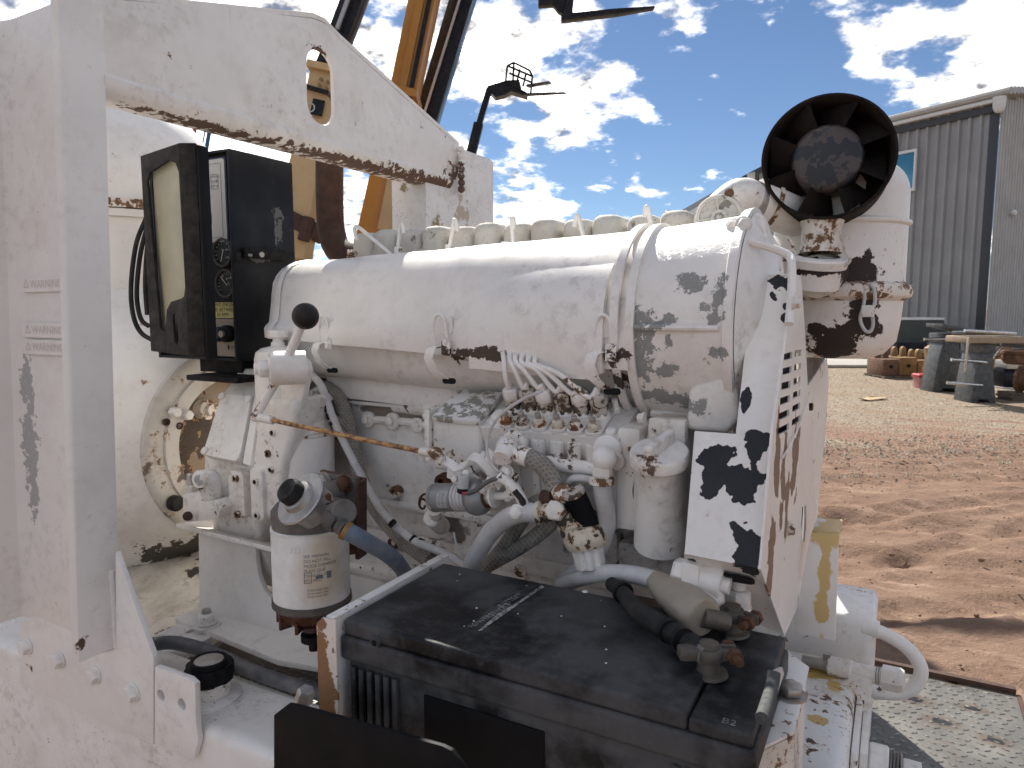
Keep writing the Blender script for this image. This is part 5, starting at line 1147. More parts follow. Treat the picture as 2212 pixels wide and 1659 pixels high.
    bolt(at(1606, 486, Y=1.055), -UY + UX * .4, .010, .012, 'cast_white', t2); bolt(at(1588, 492, Y=1.07), -UY, .011, .012, 'cast_white', t2)
    bolt(at(1712, 655, X=-.1235), UX, .0085, .010, 'rusty_white', t2)
    # round cover and intake pipe at the end of the heads
    c = at(1553, 470, Y=1.22); ax = (-UY * .95 + UX * .18 + UZ * .12).normalized()
    m = MB(); m.lathe(c - ax * .03, ax, [(0, .041), (.024, .041), (.026, .0385), (.032, .037), (.032, .032), (.028, .031), (.028, 0)], 40, cap=False); rc = obj('round_cover', m, 'head_cast', t)
    m = MB(); m.lathe(c, ax, [(.0, .013), (.003, .013), (.003, .008), (-.001, .007)], 24, cap=False); m.lathe(c, ax, [(-.002, .004), (.004, .004), (.005, 0)], 12, cap=False); obj('centre_ring', m, 'head_cast', rc)
    for k in range(4):
        d, u, w = MB().frame(ax); a = R(90 * k + 8); dd = u * math.cos(a) + w * math.sin(a); m = MB(); m.obox(c + dd * .021 - ax * .001, dd * .011, ax.cross(dd) * .0015, ax * .003); obj('spoke', m, 'head_cast', rc)
    for k in (35, 145, 250):
        d, u, w = MB().frame(ax); dd = u * math.cos(R(k)) + w * math.sin(R(k)); bolt(c + dd * .044 - ax * .004, ax, .006, .008, 'rusty_white', rc); m = MB(); m.cyl(c + dd * .042 - ax * .03, c + dd * .042 - ax * .003, .009, n=14); obj('lug', m, 'head_cast', rc)
    m = MB(); m.tube([at(x, y, Y=Y) for x, y, Y in ((1540, 470, 1.38), (1572, 440, 1.38), (1598, 424, 1.38), (1622, 428, 1.40), (1640, 440, 1.42))], .033, 22, 5); ip = obj('intake_elbow', m, 'cast_white', t, smooth=60)
    a, b = at(1620, 432, Y=1.40), at(1640, 440, Y=1.42); d = (b - a).normalized()
    m = MB(); m.lathe(a, d, [(0, .033), (0, .037), (.012, .037), (.012, .033)], 30, cap=False); m.obox(a + UZ * .043 + d * .006, d * .006, d.cross(UZ) * .010, UZ * .007); obj('hose_clamp', m, 'zinc', ip, bevel=.001)
    # flywheel housing
    S = lambda z, x0, x1, yf: [W(x0, yf, z), W(x1, yf, z), W(x1, 1.6, z), W(x0, 1.6, z)]
    m = MB(); m.loft([S(-.60, -1.24, -1.12, 1.05), S(-.46, -1.262, -1.115, .985), S(-.40, -1.268, -1.11, .975), S(-.30, -1.272, -1.10, .985), S(-.19, -1.275, -1.09, 1.05), S(-.12, -1.25, -1.09, 1.12)], True, True); bh = obj('flywheel_housing', m, 'cast_white', t, bevel=.014, seg=3)
    # inspection plate on the slope
    P = [at(483, 851, Y=1.035), at(548, 857, Y=1.035), at(520, 1000, Y=.958), at(441, 984, Y=.962)]
    nn = (P[1] - P[0]).cross(P[3] - P[0]).normalized(); nn = nn if nn.y < 0 else -nn
    m = MB(); m.prism([p - nn * .02 for p in P], nn * .026); ip_ = obj('inspection_plate', m, 'white', t, bevel=.003)
    for p in P:
        c = p.lerp(sum(P, Vector()) / 4, .12); m = MB(); m.lathe(c + nn * .006, nn, [(0, .009), (.004, .008), (.005, 0)], 14, cap=False); obj('screw', m, 'pump_white', ip_)
    m = MB(); P2 = [at(548, 858, Y=1.03), at(560, 866, Y=1.02), at(540, 1008, Y=.95), at(522, 1001, Y=.953)]; m.prism(P2, UY * .05); obj('plate_rib', m, 'white', t, bevel=.004)
    m = MB(); P2 = [at(483, 849, Y=1.06), at(550, 855, Y=1.06), at(556, 800, Y=1.10), at(520, 795, Y=1.10)]; m.prism(P2, UY * .03); obj('upper_slope', m, 'black_box' if 0 else 'cast_white', t, bevel=.002)
    # side flange with drilled lugs
    m = MB(); P = [at(x, y, Y=.955) for x, y in ((543, 1000), (560, 880), (572, 862), (640, 862), (634, 935), (612, 1000), (604, 1110), (560, 1130), (545, 1090))]; m.prism(P, UY * .09); sf = obj('side_flange', m, 'cast_white', t, bevel=.012, seg=3)
    m = MB(); m.loft([rrect(at(554, 1068, Y=.946) + UY * y, UX, UZ, .017, .052, .012) for y in (0, .022)], True, True); lg = obj('drilled_lug', m, 'cast_white', t, bevel=.003)
    m = MB(); m.loft([rrect(at(510, 1068, Y=.958) + UY * y, UX, UZ, .022, .047, .010) for y in (0, .022)], True, True); lg2 = obj('drilled_lug', m, 'cast_white', t, bevel=.003)
    for px, py in ((551, 1041), (554, 1114), (507, 1034), (512, 1112), (584, 1015), (578, 980), (588, 935)):
        qq = at(px, py, Y=.943 if px > 520 and py > 1000 and px < 570 else .953); m = MB(); m.lathe(qq + UY * .004, -UY, [(0, .0075), (.0062, .0072), (.0064, .0048), (.003, .0044), (.003, 0)], 16, cap=False); obj('bore', m, 'rusty_white', sf); m = MB(); m.cyl(qq - UY * .0005, qq - UY * .0012, .0044, n=14); obj('bore', m, 'black_paint', sf)
    # front block with adjuster bolt
    m = MB(); P = [at(x, y, Y=.93) for x, y in ((394, 1068), (428, 1062), (440, 1085), (470, 1080), (478, 1100), (470, 1120), (436, 1126), (394, 1128))]; m.prism(P, UY * .06); ab = obj('adjuster_block', m, 'pump_white', t, bevel=.004)
    qq = at(414, 1066, Y=.95); m = MB(); m.hex(qq, UZ, .0145, .018); m.cyl(qq, qq + UZ * .042, .0075, n=14); obj('adjuster_bolt', m, 'rusty_white', ab)
    for k in range(6):
        m = MB(); m.lathe(qq + UZ * (.020 + .0035 * k), UZ, [(0, .0075), (.0017, .0088), (.0034, .0075)], 14, cap=False); obj('thread', m, 'zinc', ab)
    m = MB(); m.tube([at(430, 1035, Y=.93), at(455, 1030, Y=.94), at(462, 1055, Y=.95), at(455, 1090, Y=.955)], .016, 10, 4); m.cyl(at(430, 1035, Y=.925), at(446, 1033, Y=.945), .018); obj('adjuster_arm', m, 'white', t, smooth=60)
    m = MB(); m.cyl(at(429, 1035, Y=.918), at(431, 1035, Y=.926), .0085, n=14); obj('socket_screw', m, 'zinc', ab)
    m = MB(); m.cyl(at(405, 1115, Y=.922), at(407, 1115, Y=.931), .0095, n=14); obj('bore', m, 'rust_pipe', ab)
    # timing cover with oil filler
    m = MB(); P = [at(x, y, Y=1.0) for x, y in ((1400, 903), (1480, 908), (1482, 1180), (1420, 1195), (1372, 1150), (1360, 1060), (1375, 980), (1392, 960))]; m.prism(P, UY * .14); tc = obj('timing_cover', m, 'cast_white', t, bevel=.010, seg=3)
    m = MB(); P = [at(x, y, Y=.985) for x, y in ((1400, 903), (1480, 908), (1480, 965), (1400, 960))]; m.prism(P, UY * .02); obj('cover_boss', m, 'cast_white', tc, bevel=.004)
    bolt(at(1392, 904, Y=.98), -UX, .008, .010, 'white', tc)
    c = at(1425, 1000, Y=.95); axf = (UZ * .93 - UY * .30 + UX * .05).normalized()
    m = MB(); m.lathe(c - axf * .135, axf, [(0, .040), (.05, .037), (.10, .0345), (.138, .034)], 30); nk = obj('filler_neck', m, 'cast_white', t)
    m = MB(); m.lathe(c, axf, [(0, .038), (.003, .0415), (.016, .041), (.020, .0385), (.022, 0)], 36, cap=False); oc = obj('oil_filler_cap', m, 'pump_white', t)
    gx = (UX * .25 + UY * .97).normalized(); gx = (gx - axf * gx.dot(axf)).normalized()
    m = MB(); m.obox(c + axf * .029, gx * .033, gx.cross(axf) * .0062, axf * .011); obj('grip', m, 'pump_white', oc, bevel=.0055, seg=3)
    m = MB(); P = [at(x, y, Y=.985) for x, y in ((1360, 1060), (1372, 985), (1390, 990), (1384, 1060), (1392, 1150), (1424, 1195), (1404, 1190), (1372, 1150))]; m.prism(P, UY * .03); obj('cover_rim', m, 'cast_white', tc, bevel=.004)
    bolt(at(1465, 1072, Y=.985), -UY, .0085, .010, 'chippy', tc); bolt(at(1330, 1073, Y=1.05), -UX - UY * .3, .011, .016, 'white', tc)
    # mounting foot at front
    m = MB(); P = [at(x, y, Y=1.05) for x, y in ((1335, 1170), (1480, 1190), (1480, 1260), (1335, 1240))]; m.prism(P, UY * .1); obj('front_mount', m, 'cast_white', t, bevel=.006)
engine()

def louvre_guard():
    t = thing('louvred_guard', 'chipped white louvred belt guard with black bare patches at engine front', 'guard')
    p0 = W(-.13, 1.0388, 0); n = Vector((0, 1, -.557))
    H = lambda px, py: hitplane(px, py, p0, n)
    fr = [H(x, y) for x, y in ((1626, 597), (1713, 597), (1692, 766), (1668, 930), (1642, 1228), (1478, 1196), (1500, 931), (1589, 938), (1604, 800))]
    m = MB(); m.prism(fr, Vector((0, .0035, 0))); obj('front_panel', m, 'guard_white', t, bevel=.0012)
    X = -.128
    S = [(1714.5, 597), (1731, 601), (1738, 700), (1745, 832), (1752, 960), (1765, 1106), (1747, 1256), (1695, 1374), (1643.5, 1230), (1669.5, 930), (1693.5, 766)]
    holes = []
    c2 = lambda x, y: (1475.4 + x * .3335, 553 + y * .3335)
    L = [((655, 635), (710, 618), (707, 662), (653, 678)), ((646, 728), (706, 712), (702, 757), (645, 772)), ((639, 822), (698, 806), (695, 853), (637, 868)), ((630, 920), (694, 898), (690, 945), (627, 968)), ((622, 1020), (690, 990), (686, 1035), (619, 1068)), ((614, 1118), (688, 1080), (685, 1126), (611, 1164)),
         ((725, 612), (767, 604), (764, 646), (723, 656)), ((722, 704), (764, 692), (761, 733), (720, 744)), ((718, 795), (762, 778), (759, 819), (715, 837)), ((714, 884), (762, 864), (758, 904), (711, 925)), ((710, 972), (760, 945), (757, 988), (707, 1014)), ((707, 1060), (761, 1028), (757, 1071), (704, 1102))]
    for q in L: holes.append([at(*c2(x, y), X=X) for x, y in q])
    holes.append([at(x, y, X=X) for x, y in ((1733, 1095), (1741, 1092), (1741, 1140), (1738, 1172), (1733, 1168), (1731, 1130))])
    m = holed([at(x, y, X=X) for x, y in S], holes, UX * -.003); obj('louvre_panel', m, 'guard_side', t, smooth=0)
    m = MB(); m.prism([at(x, y, X=X - .004) for x, y in ((1716, 600), (1730, 604), (1738, 832), (1750, 1090), (1740, 1240), (1694, 1360), (1650, 1235), (1675, 930))], UX * -.001); mi = MB(); mi.add([Vector(p) - UX * .012 for p in m.v], m.f); obj('slot_shade_plate', mi, 'black_paint', t)  # black plate added close behind so the louvre slots read as shaded
    b0, b1 = fr[5], fr[4]; m = MB(); m.prism([b0, b1, at(1695, 1373, X=X - .004), W(-.295, 1.145, -.475)], Vector((0, .003, .002))); obj('bottom_panel', m, 'guard_white', t)
    m = MB(); e = W(-.175, .88, -.31); m.loft([rrect(hitplane(1578, 1245, (fr[4] + fr[5]) / 2 - UZ * .003, Vector((0, .745, 1))) + (UZ - UY * .0) * z, UX, Vector((0, 1, -.745)).normalized(), .030, .013, .012) for z in (-.003, .0)], True, True); obj('slot', m, 'black_paint', t)
    m = MB(); m.prism([fr[0] + UZ * .0005, fr[1] + UZ * .0005, at(1731, 600, X=X - .004), W(-.207, 1.165, .044)], UZ * .003); obj('top_panel', m, 'guard_white', t)
    bolt(at(1704, 1142, X=-.127), UX, .009, .009, 'rusty_white', t); 
    t = thing('rear_shroud', 'white curved shroud behind the louvred guard with black scratches', 'shroud')
    P = [at(x, y, X=-.138) for x, y in ((1744, 835), (1786, 772), (1789, 800), (1790, 825), (1784, 930), (1776, 1010), (1767, 1100), (1752, 960))]
    m = MB(); m.prism(P, UX * -.003); obj('side_panel', m, 'guard_white', t)
    m = MB(); m.prism([at(1742, 772, X=-.141), at(1784, 772, X=-.141), at(1742, 834, X=-.141)], UX * -.002); obj('inner_panel', m, 'cast_dark', t)
    m = MB(); A = [at(x, y, X=-.139) for x, y in ((1786, 772), (1790, 825), (1784, 930), (1776, 1010), (1767, 1100), (1748, 1256))]; m.loft([A, [p - UX * .22 for p in A]]); obj('wrap_panel', m, 'guard_white', t, solid=.003)
    bolt(at(1744, 878, X=-.134), UX, .008, .010, 'rusty_white', t)
    t = thing('cable_tie_wire', 'thin white wire stretched across the guard side', 'wire')
    m = MB(); m.tube([at(1690, 990, X=-.125), at(1720, 935, X=-.124), at(1748, 860, X=-.124)], .0014, 6); obj('wire', m, 'white_clean', t)
louvre_guard()

def air_cleaner():
    t = thing('air_cleaner', 'white air cleaner canister with large dark rust patches at right', 'air cleaner')
    Ya = 1.60; c = at(1806, 620, Y=Ya); ax = Vector((c.x, c.y, 0))
    z = lambda y: at(1806, y, Y=Ya).z
    Rr = .124
    m = MB(); m.lathe(ax, UZ, [(z(628), Rr), (z(490), Rr)], 56, cap=False); obj('upper_shell', m, 'canister_white', t)
    m = MB(); m.lathe(ax, UZ, [(z(496), Rr + .001), (z(492), Rr + .006), (z(486), Rr + .006), (z(483), Rr + .001)], 56, cap=False); obj('bead', m, 'canister_white', t)
    m = MB(); m.lathe(ax, UZ, [(z(483), Rr)] + [(z(430) + .06 * math.sin(a), Rr - .045 + .045 * math.cos(a)) for a in [math.pi / 2 * k / 8 for k in range(9)]] + [(z(430) + .062, .0)], 56, cap=False); obj('dome', m, 'white_clean', t)
    m = MB(); m.lathe(ax, UZ, [(z(650), Rr), (z(642), Rr + .012), (z(630), Rr + .015), (z(618), Rr + .012), (z(612), Rr)], 56, cap=False); obj('joint_ring', m, 'rusty_white', t)
    m = MB(); m.lathe(ax, UZ, [(z(641), Rr - .001), (z(690), Rr - .004), (z(735), Rr - .010), (z(760), Rr - .030), (z(770), Rr - .055), (z(772), 0)], 56, cap=False); obj('dust_bowl', m, 'canister_white', t)
    # wire clip
    yf = c.y - Rr * .90; cl = None
    m = MB(); m.tube([at(x, y, Y=yf - .012) for x, y in ((1864, 618), (1868, 640), (1864, 665), (1858, 690), (1868, 713), (1880, 716), (1886, 700), (1884, 675), (1890, 650), (1888, 625), (1880, 612))], .0032, 8, 4); cl = obj('wire_clip', m, 'hose_white', t)
    m = MB(); m.obox(at(1875, 672, Y=yf - .012), UX * .011, UY * .006, UZ * .011); obj('clip_bracket', m, 'chippy', cl, bevel=.002)
    # inlet pipe towards the engine
    m = MB(); m.tube([at(x, y, Y=Y) for x, y, Y in ((1636, 436, 1.42), (1680, 448, 1.45), (1720, 462, 1.50), (1780, 470, 1.56))], .044, 28, 4); op = obj('outlet_pipe', m, 'white_clean', t)
    m = MB(); a = at(1655, 440, Y=1.435); d = (at(1680, 448, Y=1.45) - a).normalized(); m.lathe(a, d, [(0, .044), (0, .049), (.008, .049), (.008, .044)], 32, cap=False); obj('pipe_flange', m, 'rusty_white', op)
    # pre-cleaner: neck, collar, bladed bowl
    t = thing('pre_cleaner_bowl', 'round blackened intake bowl with radial vanes above the air cleaner', 'intake bowl')
    c = at(1788, 338, Y=1.40); tocam = (Vector((0, 0, CAMZ)) - c).normalized(); rt = tocam.cross(UZ) * -1
    rt = Vector((CYW, SYW, 0)); ax = (tocam + rt * .03 + UZ * .27).normalized()
    r0 = .110; dep = .095
    simple('burnt', (0.0070, 0.0056, 0.0052), (0.0182, 0.0119, 0.0098), sc=30, rough=.75, bump=.7, bsc=110); simple('burnt_rim', (0.0240, 0.0160, 0.0128), (0.0096, 0.0080, 0.0072), sc=36, rough=.8, bump=.7, bsc=120)
    n = NT('hub_paint'); cc = n.mix(n.rng(n.noise(22, 9, .6), .50, .52), (.060, .045, .040), (.010, .012, .018)); n.bump(n.noise(90, 4), .3, .002); n.fin(cc, .42)
    m = MB(); m.lathe(c - ax * dep, ax, [(0, r0 * .985), (.01, r0 * .995), (dep - .006, r0), (dep, r0 + .001), (dep + .001, r0 - .003), (dep - .004, r0 - .006), (.02, r0 - .010)], 64, cap=False); obj('outer_ring', m, 'burnt_rim', t, smooth=50)
    m = MB(); m.lathe(c - ax * (dep - .012), ax, [(0, 0), (0, r0 * .97)], 48, cap=False); obj('back_plate', m, 'burnt', t)
    d, u, w = MB().frame(ax); hub = None
    m = MB(); m.lathe(c - ax * .06, ax, [(0, .060), (.048, .060), (.054, .056), (.057, .050), (.055, 0)], 44, cap=False); hub = obj('hub', m, 'hub_paint', t)
    for k in range(8):
        a = 2 * math.pi * k / 8 + .32; d1 = u * math.cos(a) + w * math.sin(a); tg = ax.cross(d1)
        q0, q1 = c + d1 * .057, c + d1 * (r0 - .004); tw = tg * .062
        m = MB(); a2 = a + .62; d2 = u * math.cos(a2) + w * math.sin(a2); P = [q0 - ax * .006, q1 - ax * .006, c + d2 * (r0 - .011) - ax * .060, c + d2 * .057 - ax * .052]
        P2 = [p.lerp(q, .5) for p, q in ((P[0], P[3]), (P[1], P[2]))]
        m.add([P[0], P[1], P2[1] + ax * .003, P2[0] + ax * .003, P[2], P[3]], [(0, 1, 2, 3), (3, 2, 4, 5)]); obj('vane', m, 'burnt', t, solid=.0018, smooth=60)
    b = at(1800, 500, Y=1.455); b2 = at(1764, 545, Y=1.42)
    m = MB(); m.lathe(at(1772, 548, Y=1.425), (at(1776, 470, Y=1.43) - at(1772, 548, Y=1.425)), [(0, .036), (.02, .034), (.046, .034), (.058, .038)], 32, cap=False); obj('neck', m, 'rusty_white', t)
    ca = at(1768, 562, Y=1.42); axc = (UZ * .97 + UX * .12 - UY * .2).normalized()
    m = MB(); m.lathe(ca - axc * .012, axc, [(0, .03), (0, .049), (.014, .052), (.018, .050), (.020, .036)], 36, cap=False); obj('collar', m, 'white_clean', t)
    m = MB(); m.cyl(ca - axc * .05, ca - axc * .008, .042, n=28); m.tube([ca - axc * .03, at(1790, 590, Y=1.50), at(1806, 600, Y=1.56)], .04, 20, 4); obj('inlet_stub', m, 'canister_white', t)
    for (xs) in (((1702, 512), (1712, 530), (1716, 548), (1706, 560), (1694, 556), (1700, 545)), ((1836, 512), (1826, 520), (1824, 535), (1830, 548), (1836, 562), (1828, 572), (1816, 574))):
        m = MB(); m.tube([at(x, y, Y=1.40) for x, y in xs], .0028, 8, 4); obj('hook_wire', m, 'rusty_white', t)
    for k in range(3):
        cx = at(1695 + 7 * k, 556 - 4 * k, Y=1.395); m = MB(); m.tube([cx + UX * .008 * math.cos(a) + UZ * .006 * math.sin(a) + UY * .004 * math.sin(a + k) for a in [2 * math.pi * i / 10 for i in range(11)]], .0018, 6, 2); obj('chain_link', m, 'rusty_white', t)
air_cleaner()
# ------------------------------------------------------------------ fuel injection pump
paint('pump_block', base=(.74, .715, .68), chip=(.07, .055, .04), chip_thr=.66, chip_sc=70, rust=.6, grime=.75, speck=.04)  # base greyed to carry the pump's shading; its paint is the engine white
paint('union_grey', base=(.52, .49, .45), chip=(.06, .042, .03), chip_thr=.545, chip_sc=95, rust=.8, grime=.8)
paint('union_rust', base=(.62, .55, .46), chip=(.13, .055, .02), chip_thr=.52, chip_sc=80, rust=1., grime=.9)
paint('union_dark', base=(.50, .46, .41), chip=(.045, .032, .024), chip_thr=.50, chip_sc=70, rust=.9, grime=.9)
def injection_pump():
    t = thing('injection_pump', 'chipped white fuel injection pump with six delivery unions on the engine side', 'pump')
    al = R(24); Y0, ZZ = .980, -.193
    u_ = Vector((0, math.cos(al), math.sin(al))); n_ = Vector((0, -math.sin(al), math.cos(al)))
    T = lambda x, s, h=0.: W(x, Y0, ZZ) + u_ * s + n_ * h
    xa, xb = -.588, -.350
    def slab(x0, x1, s0, s1, h0, h1): 
        m = MB(); m.loft([[T(x0, s0, h0), T(x1, s0, h0), T(x1, s1, h0), T(x0, s1, h0)], [T(x0, s0, h1), T(x1, s0, h1), T(x1, s1, h1), T(x0, s1, h1)]], True, True); return m
    obj('pump_body', slab(xa, xb, 0, .105, -.055, 0), 'pump_block', t, bevel=.0015)
    m = MB(); m.box(xa + .004, xb - .004, .992, 1.14, -.335, -.235); obj('lower_body', m, 'pump_block', t, bevel=.006)
    m = MB(); m.box(xb - .006, xb + .030, .985, 1.10, -.33, -.175); m2 = obj('drive_flange', m, 'white', t, bevel=.008)
    for k in range(5):
        x = xa + .055 + .035 * k; m = MB(); m.prism([W(x, .987, -.250), W(x + .012, .987, -.250), W(x + .020, .987, -.325), W(x + .006, .987, -.325)], UY * .02); obj('cooling_rib', m, 'cast_white', t, bevel=.003)
    m = MB(); m.tube([W(xa + .05, .984, -.238), W(-.47, .982, -.240), W(xb - .01, .984, -.243)], .0115, 12); obj('gallery', m, 'cast_white', t)
    m = MB(); q = at(1335, 995, Y=.982); m.cyl(q, q - UY * .012, .013, n=20, ch=.002); obj('gallery_plug', m, 'cast_white', t)
    # governor housing with bare metal lid
    m = MB(); m.box(-.688, xa - .001, .985, 1.09, -.275, -.178); obj('governor_housing', m, 'pump_block', t, bevel=.010, seg=3)
    obj('governor_lid', slab(-.682, xa - .002, .0, .095, .001, .012), 'pump_grey', t, bevel=.004)
    m = MB(); m.box(-.700, -.6885, .98, 1.095, -.262, -.172); obj('end_cover', m, 'white', t, bevel=.004)
    for dy, dz in ((.99, -.185), (.99, -.25), (1.08, -.25)): bolt(W(-.7005, dy, dz), -UX, .006, .006, 'pump_white', t, False, 'screw')
    bolt(T(-.560, .028), n_, .0185, .012, 'pump_white', t, True, 'cap_bolt')
    bolt(T(xb - .016, .012), n_, .0085, .010, 'chippy', t, True)
    # six elements
    bp = [hitplane(px, py, T(0, 0), n_) for px, py in ((1113, 897), (1147, 901), (1181, 905), (1220, 909), (1256, 914), (1295, 918))]
    mats = ['pump_white', 'union_grey', 'pump_white', 'union_grey', 'pump_white', 'union_grey']
    starts = ((1087, 768), (1101, 768), (1113, 769), (1127, 771), (1142, 773), (1156, 774))
    bends = (((1092, 815), (1100, 842)), ((1112, 800), (1130, 838)), ((1132, 800), (1160, 836)), ((1160, 800), (1198, 845)), ((1184, 806), (1234, 850)), ((1208, 808), (1270, 858)))
    for i, q in enumerate(bp):
        x = q.x
        m = MB(); m.loft([rrect(T(x, .040, h), UX, u_, .0138, .039, .010) for h in (.0005, .006)], True, True); fl = obj('element_flange', m, 'pump_block', t, bevel=.0008)
        m = MB(); m.lathe(T(x, .046, .006), n_, [(0, .0146), (.006, .0146), (.008, .0128), (.012, .0125), (.012, 0)], 22, cap=False); obj('holder_base', m, 'white', fl)
        m = MB(); m.hex(T(x, .046, .014), n_, .0142, .015); m.cyl(T(x, .046, .026), T(x, .046, .034), .0105, n=18); obj('delivery_holder', m, 'union_dark', fl, bevel=.0006, seg=1)
        m = MB(); m.hex(T(x, .046, .031), n_, .0146, .019); obj('union_nut', m, 'pump_white' if i % 2 == 0 else 'union_grey', fl, bevel=.0006, seg=1)
        bolt(T(x, .014, .006), n_, .0092, .012, ['union_rust', 'union_grey', 'union_rust', 'union_rust', 'rusty_white', 'union_rust'][i], fl, True, 'stud_nut', .008)
        m = MB(); m.cyl(T(x + .0140, .074, .0), T(x + .0140, .074, .024), .0050, n=12); m.hex(T(x + .0140, .074, .001), n_, .0080, .009); obj('rear_stud', m, 'pump_white', fl)
        m = MB(); m.cyl(W(x, .989, -.205), W(x, .988, -.236), .0125, .010, n=16, ch=.002); obj('tappet_boss', m, 'pump_block', t)
        top = T(x, .046, .048); yt = top.y
        P = [top, T(x, .046, .058), at(*bends[i][1], Y=yt - .006), at(*bends[i][0], Y=.985), at(starts[i][0] + 2, starts[i][1] + 14, Y=.988), at(*starts[i], Y=.998), at(starts[i][0] - 1, starts[i][1] - 10, Y=1.02)]
        m = MB(); m.tube(P, .0041, 10, 5); obj('fuel_line', m, 'chippy' if i in (0, 5) else 'white_clean', t)
    # outlet fittings
    q = at(1097, 962, Y=.955); m = MB(); m.lathe(q + UY * .03, -UY, [(0, .021), (.012, .021), (.016, .016)], 24); f1 = obj('banjo_fitting', m, 'pump_white', t)
    m = MB(); m.ball(at(1095, 967, Y=.945), .0175, 18, 12); m.cyl(at(1094, 972, Y=.94), at(1084, 990, Y=.925), .0155, n=20, ch=.002); obj('banjo_head', m, 'pump_white', f1)
    m = MB(); a, b = at(1108, 975, Y=.94), at(1142, 988, Y=.94); m.cyl(a, a.lerp(b, .5), .009, n=16); m.hex(a.lerp(b, .25), b - a, .013, .010); m.cyl(a.lerp(b, .5), b, .0145, n=20); obj('hose_ferrule', m, 'pump_white', f1)
    q = at(1305, 975, Y=.965); m = MB(); m.lathe(q + UY * .03 , -UY, [(0, .022), (.018, .022), (.022, .016)], 24); f2 = obj('elbow_fitting', m, 'chippy', t)
    m = MB(); m.ball(at(1305, 990, Y=.948), .0185, 18, 12); m.lathe(at(1305, 995, Y=.948), -UZ + UX * -.15, [(0, .014), (.022, .013)], 18); m.hex(at(1302, 1010, Y=.947), -UZ, .0145, .014); obj('elbow_head', m, 'white', f2)
    m = MB(); m.lathe(at(1300, 1030, Y=.948), -UZ, [(0, .013), (.002, .0185), (.010, .0185), (.012, .013)], 22); obj('hose_clip', m, 'rusty_white', f2)
    m = MB(); q = at(1375, 965, Y=1.0); m.cyl(q - UX * .01, q + UX * .012, .016, n=18, ch=.002); obj('side_plug', m, 'pump_white', t)
    # ------ hoses round the pump
    def hose(name, label, pts, r, mat, ends=None, n=14):
        h = thing(name, label, 'hose', 'hoses along the engine side'); m = MB(); m.tube([at(*p[:2], Y=p[2]) for p in pts], r, n, 7); obj('hose_body', m, mat, h, smooth=70); return h
    hose('braided_hose', 'grey braided hose curving down from the pump banjo fitting', [(1138, 986, .942), (1168, 1002, .945), (1190, 1030, .95), (1200, 1062, .955), (1200, 1090, .97), (1192, 1115, .99)], .0145, 'braid')
    hose('braided_hose', 'short grey braided hose ending in a dark rusty ferrule', [(1190, 1082, .955), (1160, 1086, .965), (1140, 1105, .98), (1120, 1135, 1.0), (1090, 1180, 1.03), (1060, 1214, 1.05)], .0125, 'braid')
    hose('braided_hose', 'grey braided hose running from behind the lift pump down to the battery', [(1212, 1100, .98), (1190, 1130, .99), (1155, 1160, 1.0), (1110, 1190, 1.02), (1060, 1218, 1.03), (1030, 1240, 1.04)], .0125, 'braid')
    hose('grey_hose', 'thick pale grey hose bending from brass fitting towards the battery', [(1162, 1108, .93), (1125, 1108, .93), (1092, 1122, .935), (1060, 1150, .95), (1035, 1190, .97), (1018, 1225, .98)], .0150, 'hose_white')
    hose('white_hose', 'white hose dropping from the right pump elbow beside the filler', [(1300, 1040, .948), (1303, 1075, .95), (1310, 1110, .96), (1308, 1150, .97), (1290, 1190, .98), (1255, 1225, 1.0), (1215, 1262, 1.02)], .0135, 'hose_white')
    hose('white_hose', 'slim white hose hooked over above the black lift pump', [(1232, 1062, .97), (1230, 1046, .965), (1240, 1034, .96), (1262, 1034, .96), (1285, 1040, .965)], .0060, 'hose_white')
    # ------ shutdown solenoid
    t = thing('shutdown_solenoid', 'silver shutdown solenoid with ribbed boot below the injection pump', 'solenoid')
    a, b = at(936, 1075, Y=.965), at(1056, 1072, Y=.955); d = (b - a).normalized(); L = (b - a).length
    m = MB(); m.lathe(a, d, [(0, .019), (.003, .0235), (L * .44, .0235), (L * .44, 0)], 32, cap=False); obj('body', m, 'silver', t)
    m = MB(); m.lathe(a, d, [(L * .03, .0238), (L * .03, .0245), (L * .085, .0245), (L * .085, .0238)], 32, cap=False); obj('end_band', m, 'pump_grey', t)
    prof = []
    for k in range(4): prof += [(L * (.44 + .065 * k), .0215), (L * (.455 + .065 * k), .0240), (L * (.485 + .065 * k), .0240), (L * (.50 + .065 * k), .0205)]
    m = MB(); m.lathe(a, d, prof, 30, cap=False); obj('bellows', m, 'hose_white', t, smooth=60)
    m = MB(); m.lathe(a, d, [(L * .695, .020), (L * .72, .0285), (L * .80, .031), (L * .90, .028), (L * .97, .020), (L * .985, .012)], 32); obj('boot_dome', m, 'silver', t, smooth=60)
    m = MB(); m.lathe(a, d, [(L * .955, .0185), (L * .985, .0185), (L * .985, .013)], 26, cap=False); obj('seal_ring', m, 'rust', t)
    bolt(a + d * L * .99, d, .0125, .012, 'white', t, False, 'lock_nut'); m = MB(); m.cyl(a + d * (L + .012), a + d * (L + .05), .0065, n=12); m.cyl(a + d * (L + .010), a + d * (L + .014), .019, n=20); obj('plunger_rod', m, 'pump_white', t)
    m = MB(); m.hex(a + d * (L + .034), d, .0095, .010); obj('clevis_nut', m, 'white', t)
    w2 = d.cross(-UY).normalized()
    def cyl_map(ct, rr, up, start):
        """writing wrapped round a lying cylinder: x along it, y round it"""
        return lambda x, y: ct + d * y + (-UY * math.cos(start + x / rr) + UZ * -math.sin(start + x / rr)) * rr
    lab = MB(); A = [R(-38 + 8 * k) for k in range(10)]
